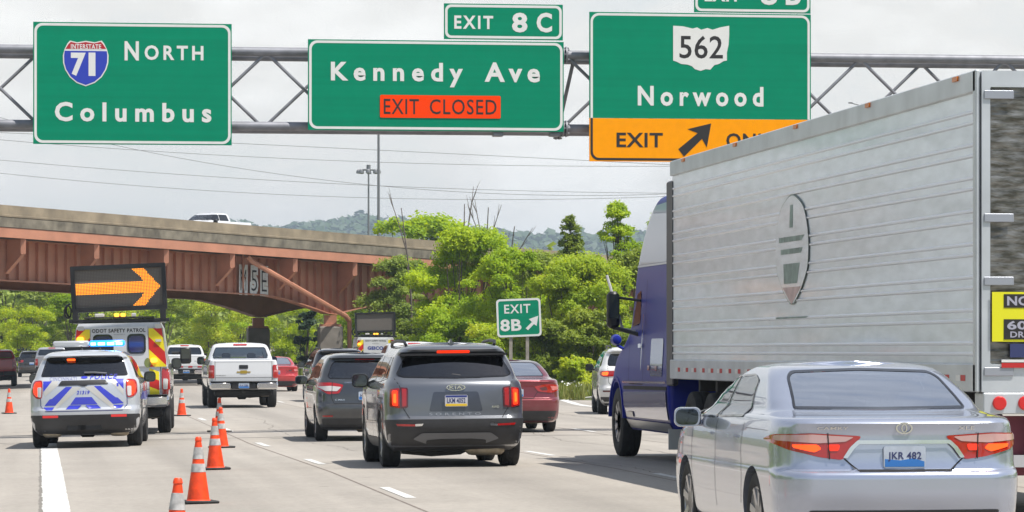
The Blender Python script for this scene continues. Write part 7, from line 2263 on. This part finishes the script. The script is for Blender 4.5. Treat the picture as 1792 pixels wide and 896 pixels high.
for s in (-1, 1):
    x0, x1 = sorted((s*1.19, s*1.27)); mb = MB(); mb.box(x0, x1, -.45, .06, 1.1, 3.90, bev=.02); mb.build("side_extender", mat("extender_navy", (.004, .005, .022), .4), tr)
    truck_wheel(tr, s*1.09, 4.5, .52, .30, 'alloy')
    for y in (-1.6, -.35 - 2.6):
        truck_wheel(tr, s*1.10, y, .52, .28, 'alloy'); truck_wheel(tr, s*.76, y, .52, .28, 'steel')
    # door mirror on arms
    xm = s * 1.55
    mb = MB(); mb.box(xm - .09, xm + .09, 2.85, 3.02, 1.90, 2.44, bev=.05); mb.tube([(s*1.16, 2.7, 1.80), (xm, 2.92, 1.92)], .03, 8); mb.tube([(s*1.16, 2.7, 2.3), (xm, 2.92, 2.36)], .02, 8); o = mb.build("door_mirror", BLACK, tr, 40)
    mb = MB(); mb.box(xm - .07, xm + .07, 2.843, 2.849, 2.05, 2.40); mb.build("mirror_glass", mat("truck_mirror_glass", (.10, .12, .10), .04, .8), o)
    mb = MB(); mb.lathe([(-.13, .01), (-.11, .065), (.0, .085), (.12, .06), (.18, .01)], 'y', 16, (s*1.32, 4.1, 1.74)); mb.tube([(s*1.05, 3.9, 1.50), (s*1.30, 4.1, 1.66)], .022, 8); o = mb.build("hood_mirror", TBLUE, tr, 40)
    mb = MB(); mb.tube([(s*1.30, .9, 2.55), (s*1.30, .92, 2.58)], .01, 4)
    # fender over the front wheel
    mb = MB()
    P_ = [(.64*math.cos(a), .64*math.sin(a)) for a in np.linspace(.1, math.pi - .1, 14)]
    for i in range(13):
        (a1, b1), (a2, b2) = P_[i], P_[i+1]
        x0, x1 = sorted((s*.95, s*1.265))
        mb.add([(x0, 4.5 + a1, .52 + b1), (x1, 4.5 + a1, .52 + b1), (x1, 4.5 + a2, .52 + b2), (x0, 4.5 + a2, .52 + b2), (x0, 4.5 + a1*1.06, .52 + b1*1.06), (x1, 4.5 + a1*1.06, .52 + b1*1.06), (x1, 4.5 + a2*1.06, .52 + b2*1.06), (x0, 4.5 + a2*1.06, .52 + b2*1.06)], [(0, 1, 2, 3), (4, 7, 6, 5), (1, 5, 6, 2), (0, 3, 7, 4)])
    mb.build("fender_lip", TBLUE, tr)
    mb = MB(); mb.box(s*1.12 - .12, s*1.12 + .12, .02, .06, .22, .50); mb.build("mud_flap", mat("white_flap", (.5, .5, .48), .6), tr)
mb = MB(); mb.box(-.42, .42, -4.0, 6.0, .72, .98); mb.tube([(-.95, -3.0, .52), (.95, -3.0, .52)], .08, 10); mb.tube([(-.95, -1.6, .52), (.95, -1.6, .52)], .08, 10); mb.build("chassis", UNDER, tr)
mb = MB(); mb.lathe([(1.0, .5), (1.06, .5)], 'z', 24, (0, -2.2, 0)); mb.build("fifth_wheel", UNDER, tr)
mb = MB(); mb.tube([(-1.40, 3.0, 1.90), (-1.60, 3.2, 2.68)], .02, 6); mb.tube([(-1.40, 3.0, 1.9), (-1.15, 2.95, 1.85)], .02, 6); mb.build("aerial", mat("aerial_white", (.5, .5, .5), .5), tr)

# ---------------------------------------------------------------- traffic cones
CONE_O = mat("cone_orange", (.80, .06, .006), .5, vary=.25, scale=11)
CONE_W = mat("cone_reflective_collar", (.42, .41, .40), .45, vary=.35, scale=14)
CONE_B = mat("cone_black_base", (.03, .03, .03), .8, vary=.3)
CG = "traffic cones tapering the lane"
cone0 = None
def cone(px, py, hpx, label, rz=0.0, lean=0.0):
    global cone0
    p = ground(px, py)
    if cone0 is None:
        r = empty("traffic_cone", p, rz, label, "traffic cone", CG)
        def rad(z): return .026 + (.122 - .026) * (1 - (z - .035) / .675)
        mb = MB(); n = 28
        mb.lathe([(.033, .135), (.045, rad(.045)), (.33, rad(.33)), (.60, rad(.60)), (.665, rad(.665)), (.672, rad(.672) + .006), (.70, .032), (.71, .024), (.71, .0)], 'z', n); mb.build("cone_body", CONE_O, r, 40)
        for z0, z1 in ((.335, .425), (.475, .60)):
            mb = MB(); mb.lathe([(z0, rad(z0) + .0005), (z0 + .001, rad(z0) + .003), (z1 - .001, rad(z1) + .003), (z1, rad(z1) + .0005)], 'z', n); mb.build("collar", CONE_W, r, 40)
        mb = MB(); mb.box(-.19, .19, -.19, .19, .006, .034, bev=.012)
        for a in (-1, 1):
            for b in (-1, 1): mb.box(a*.15 - .03, a*.15 + .03, b*.15 - .03, b*.15 + .03, 0, .007)
        mb.build("base", CONE_B, r, 40)
        cone0 = r
        return r
    r = cone0.copy(); COL.objects.link(r); r.location = p; r.rotation_euler = (0, lean, rz); r["label"] = label
    for ch in cone0.children:
        q = ch.copy(); COL.objects.link(q); q.parent = r
    return r
cone(347, 881, 116, "largest fully visible traffic cone, second from the picture's bottom edge", .2)
cone(307, 1006, 170, "nearest traffic cone, its lower half cut off by the picture's bottom edge", .5, .03)
cone(377, 822, 88, "traffic cone third from the bottom, with one cone tip right behind it", .1, -.02)
cone(388, 784, 74, "traffic cone just behind the third one, leaning slightly right", .3, -.03)
cone(384, 756, 59, "traffic cone fifth from the bottom, mostly hidden by the cone before it", .7)
cone(318, 728, 47, "traffic cone right of the patrol truck's rear wheel", .4)
cone(16, 724, 43, "traffic cone at the left edge, left of the police SUV", .2)
cone(536, 668, 28, "tiny distant traffic cone between the red car and the grey hatchback", .2)
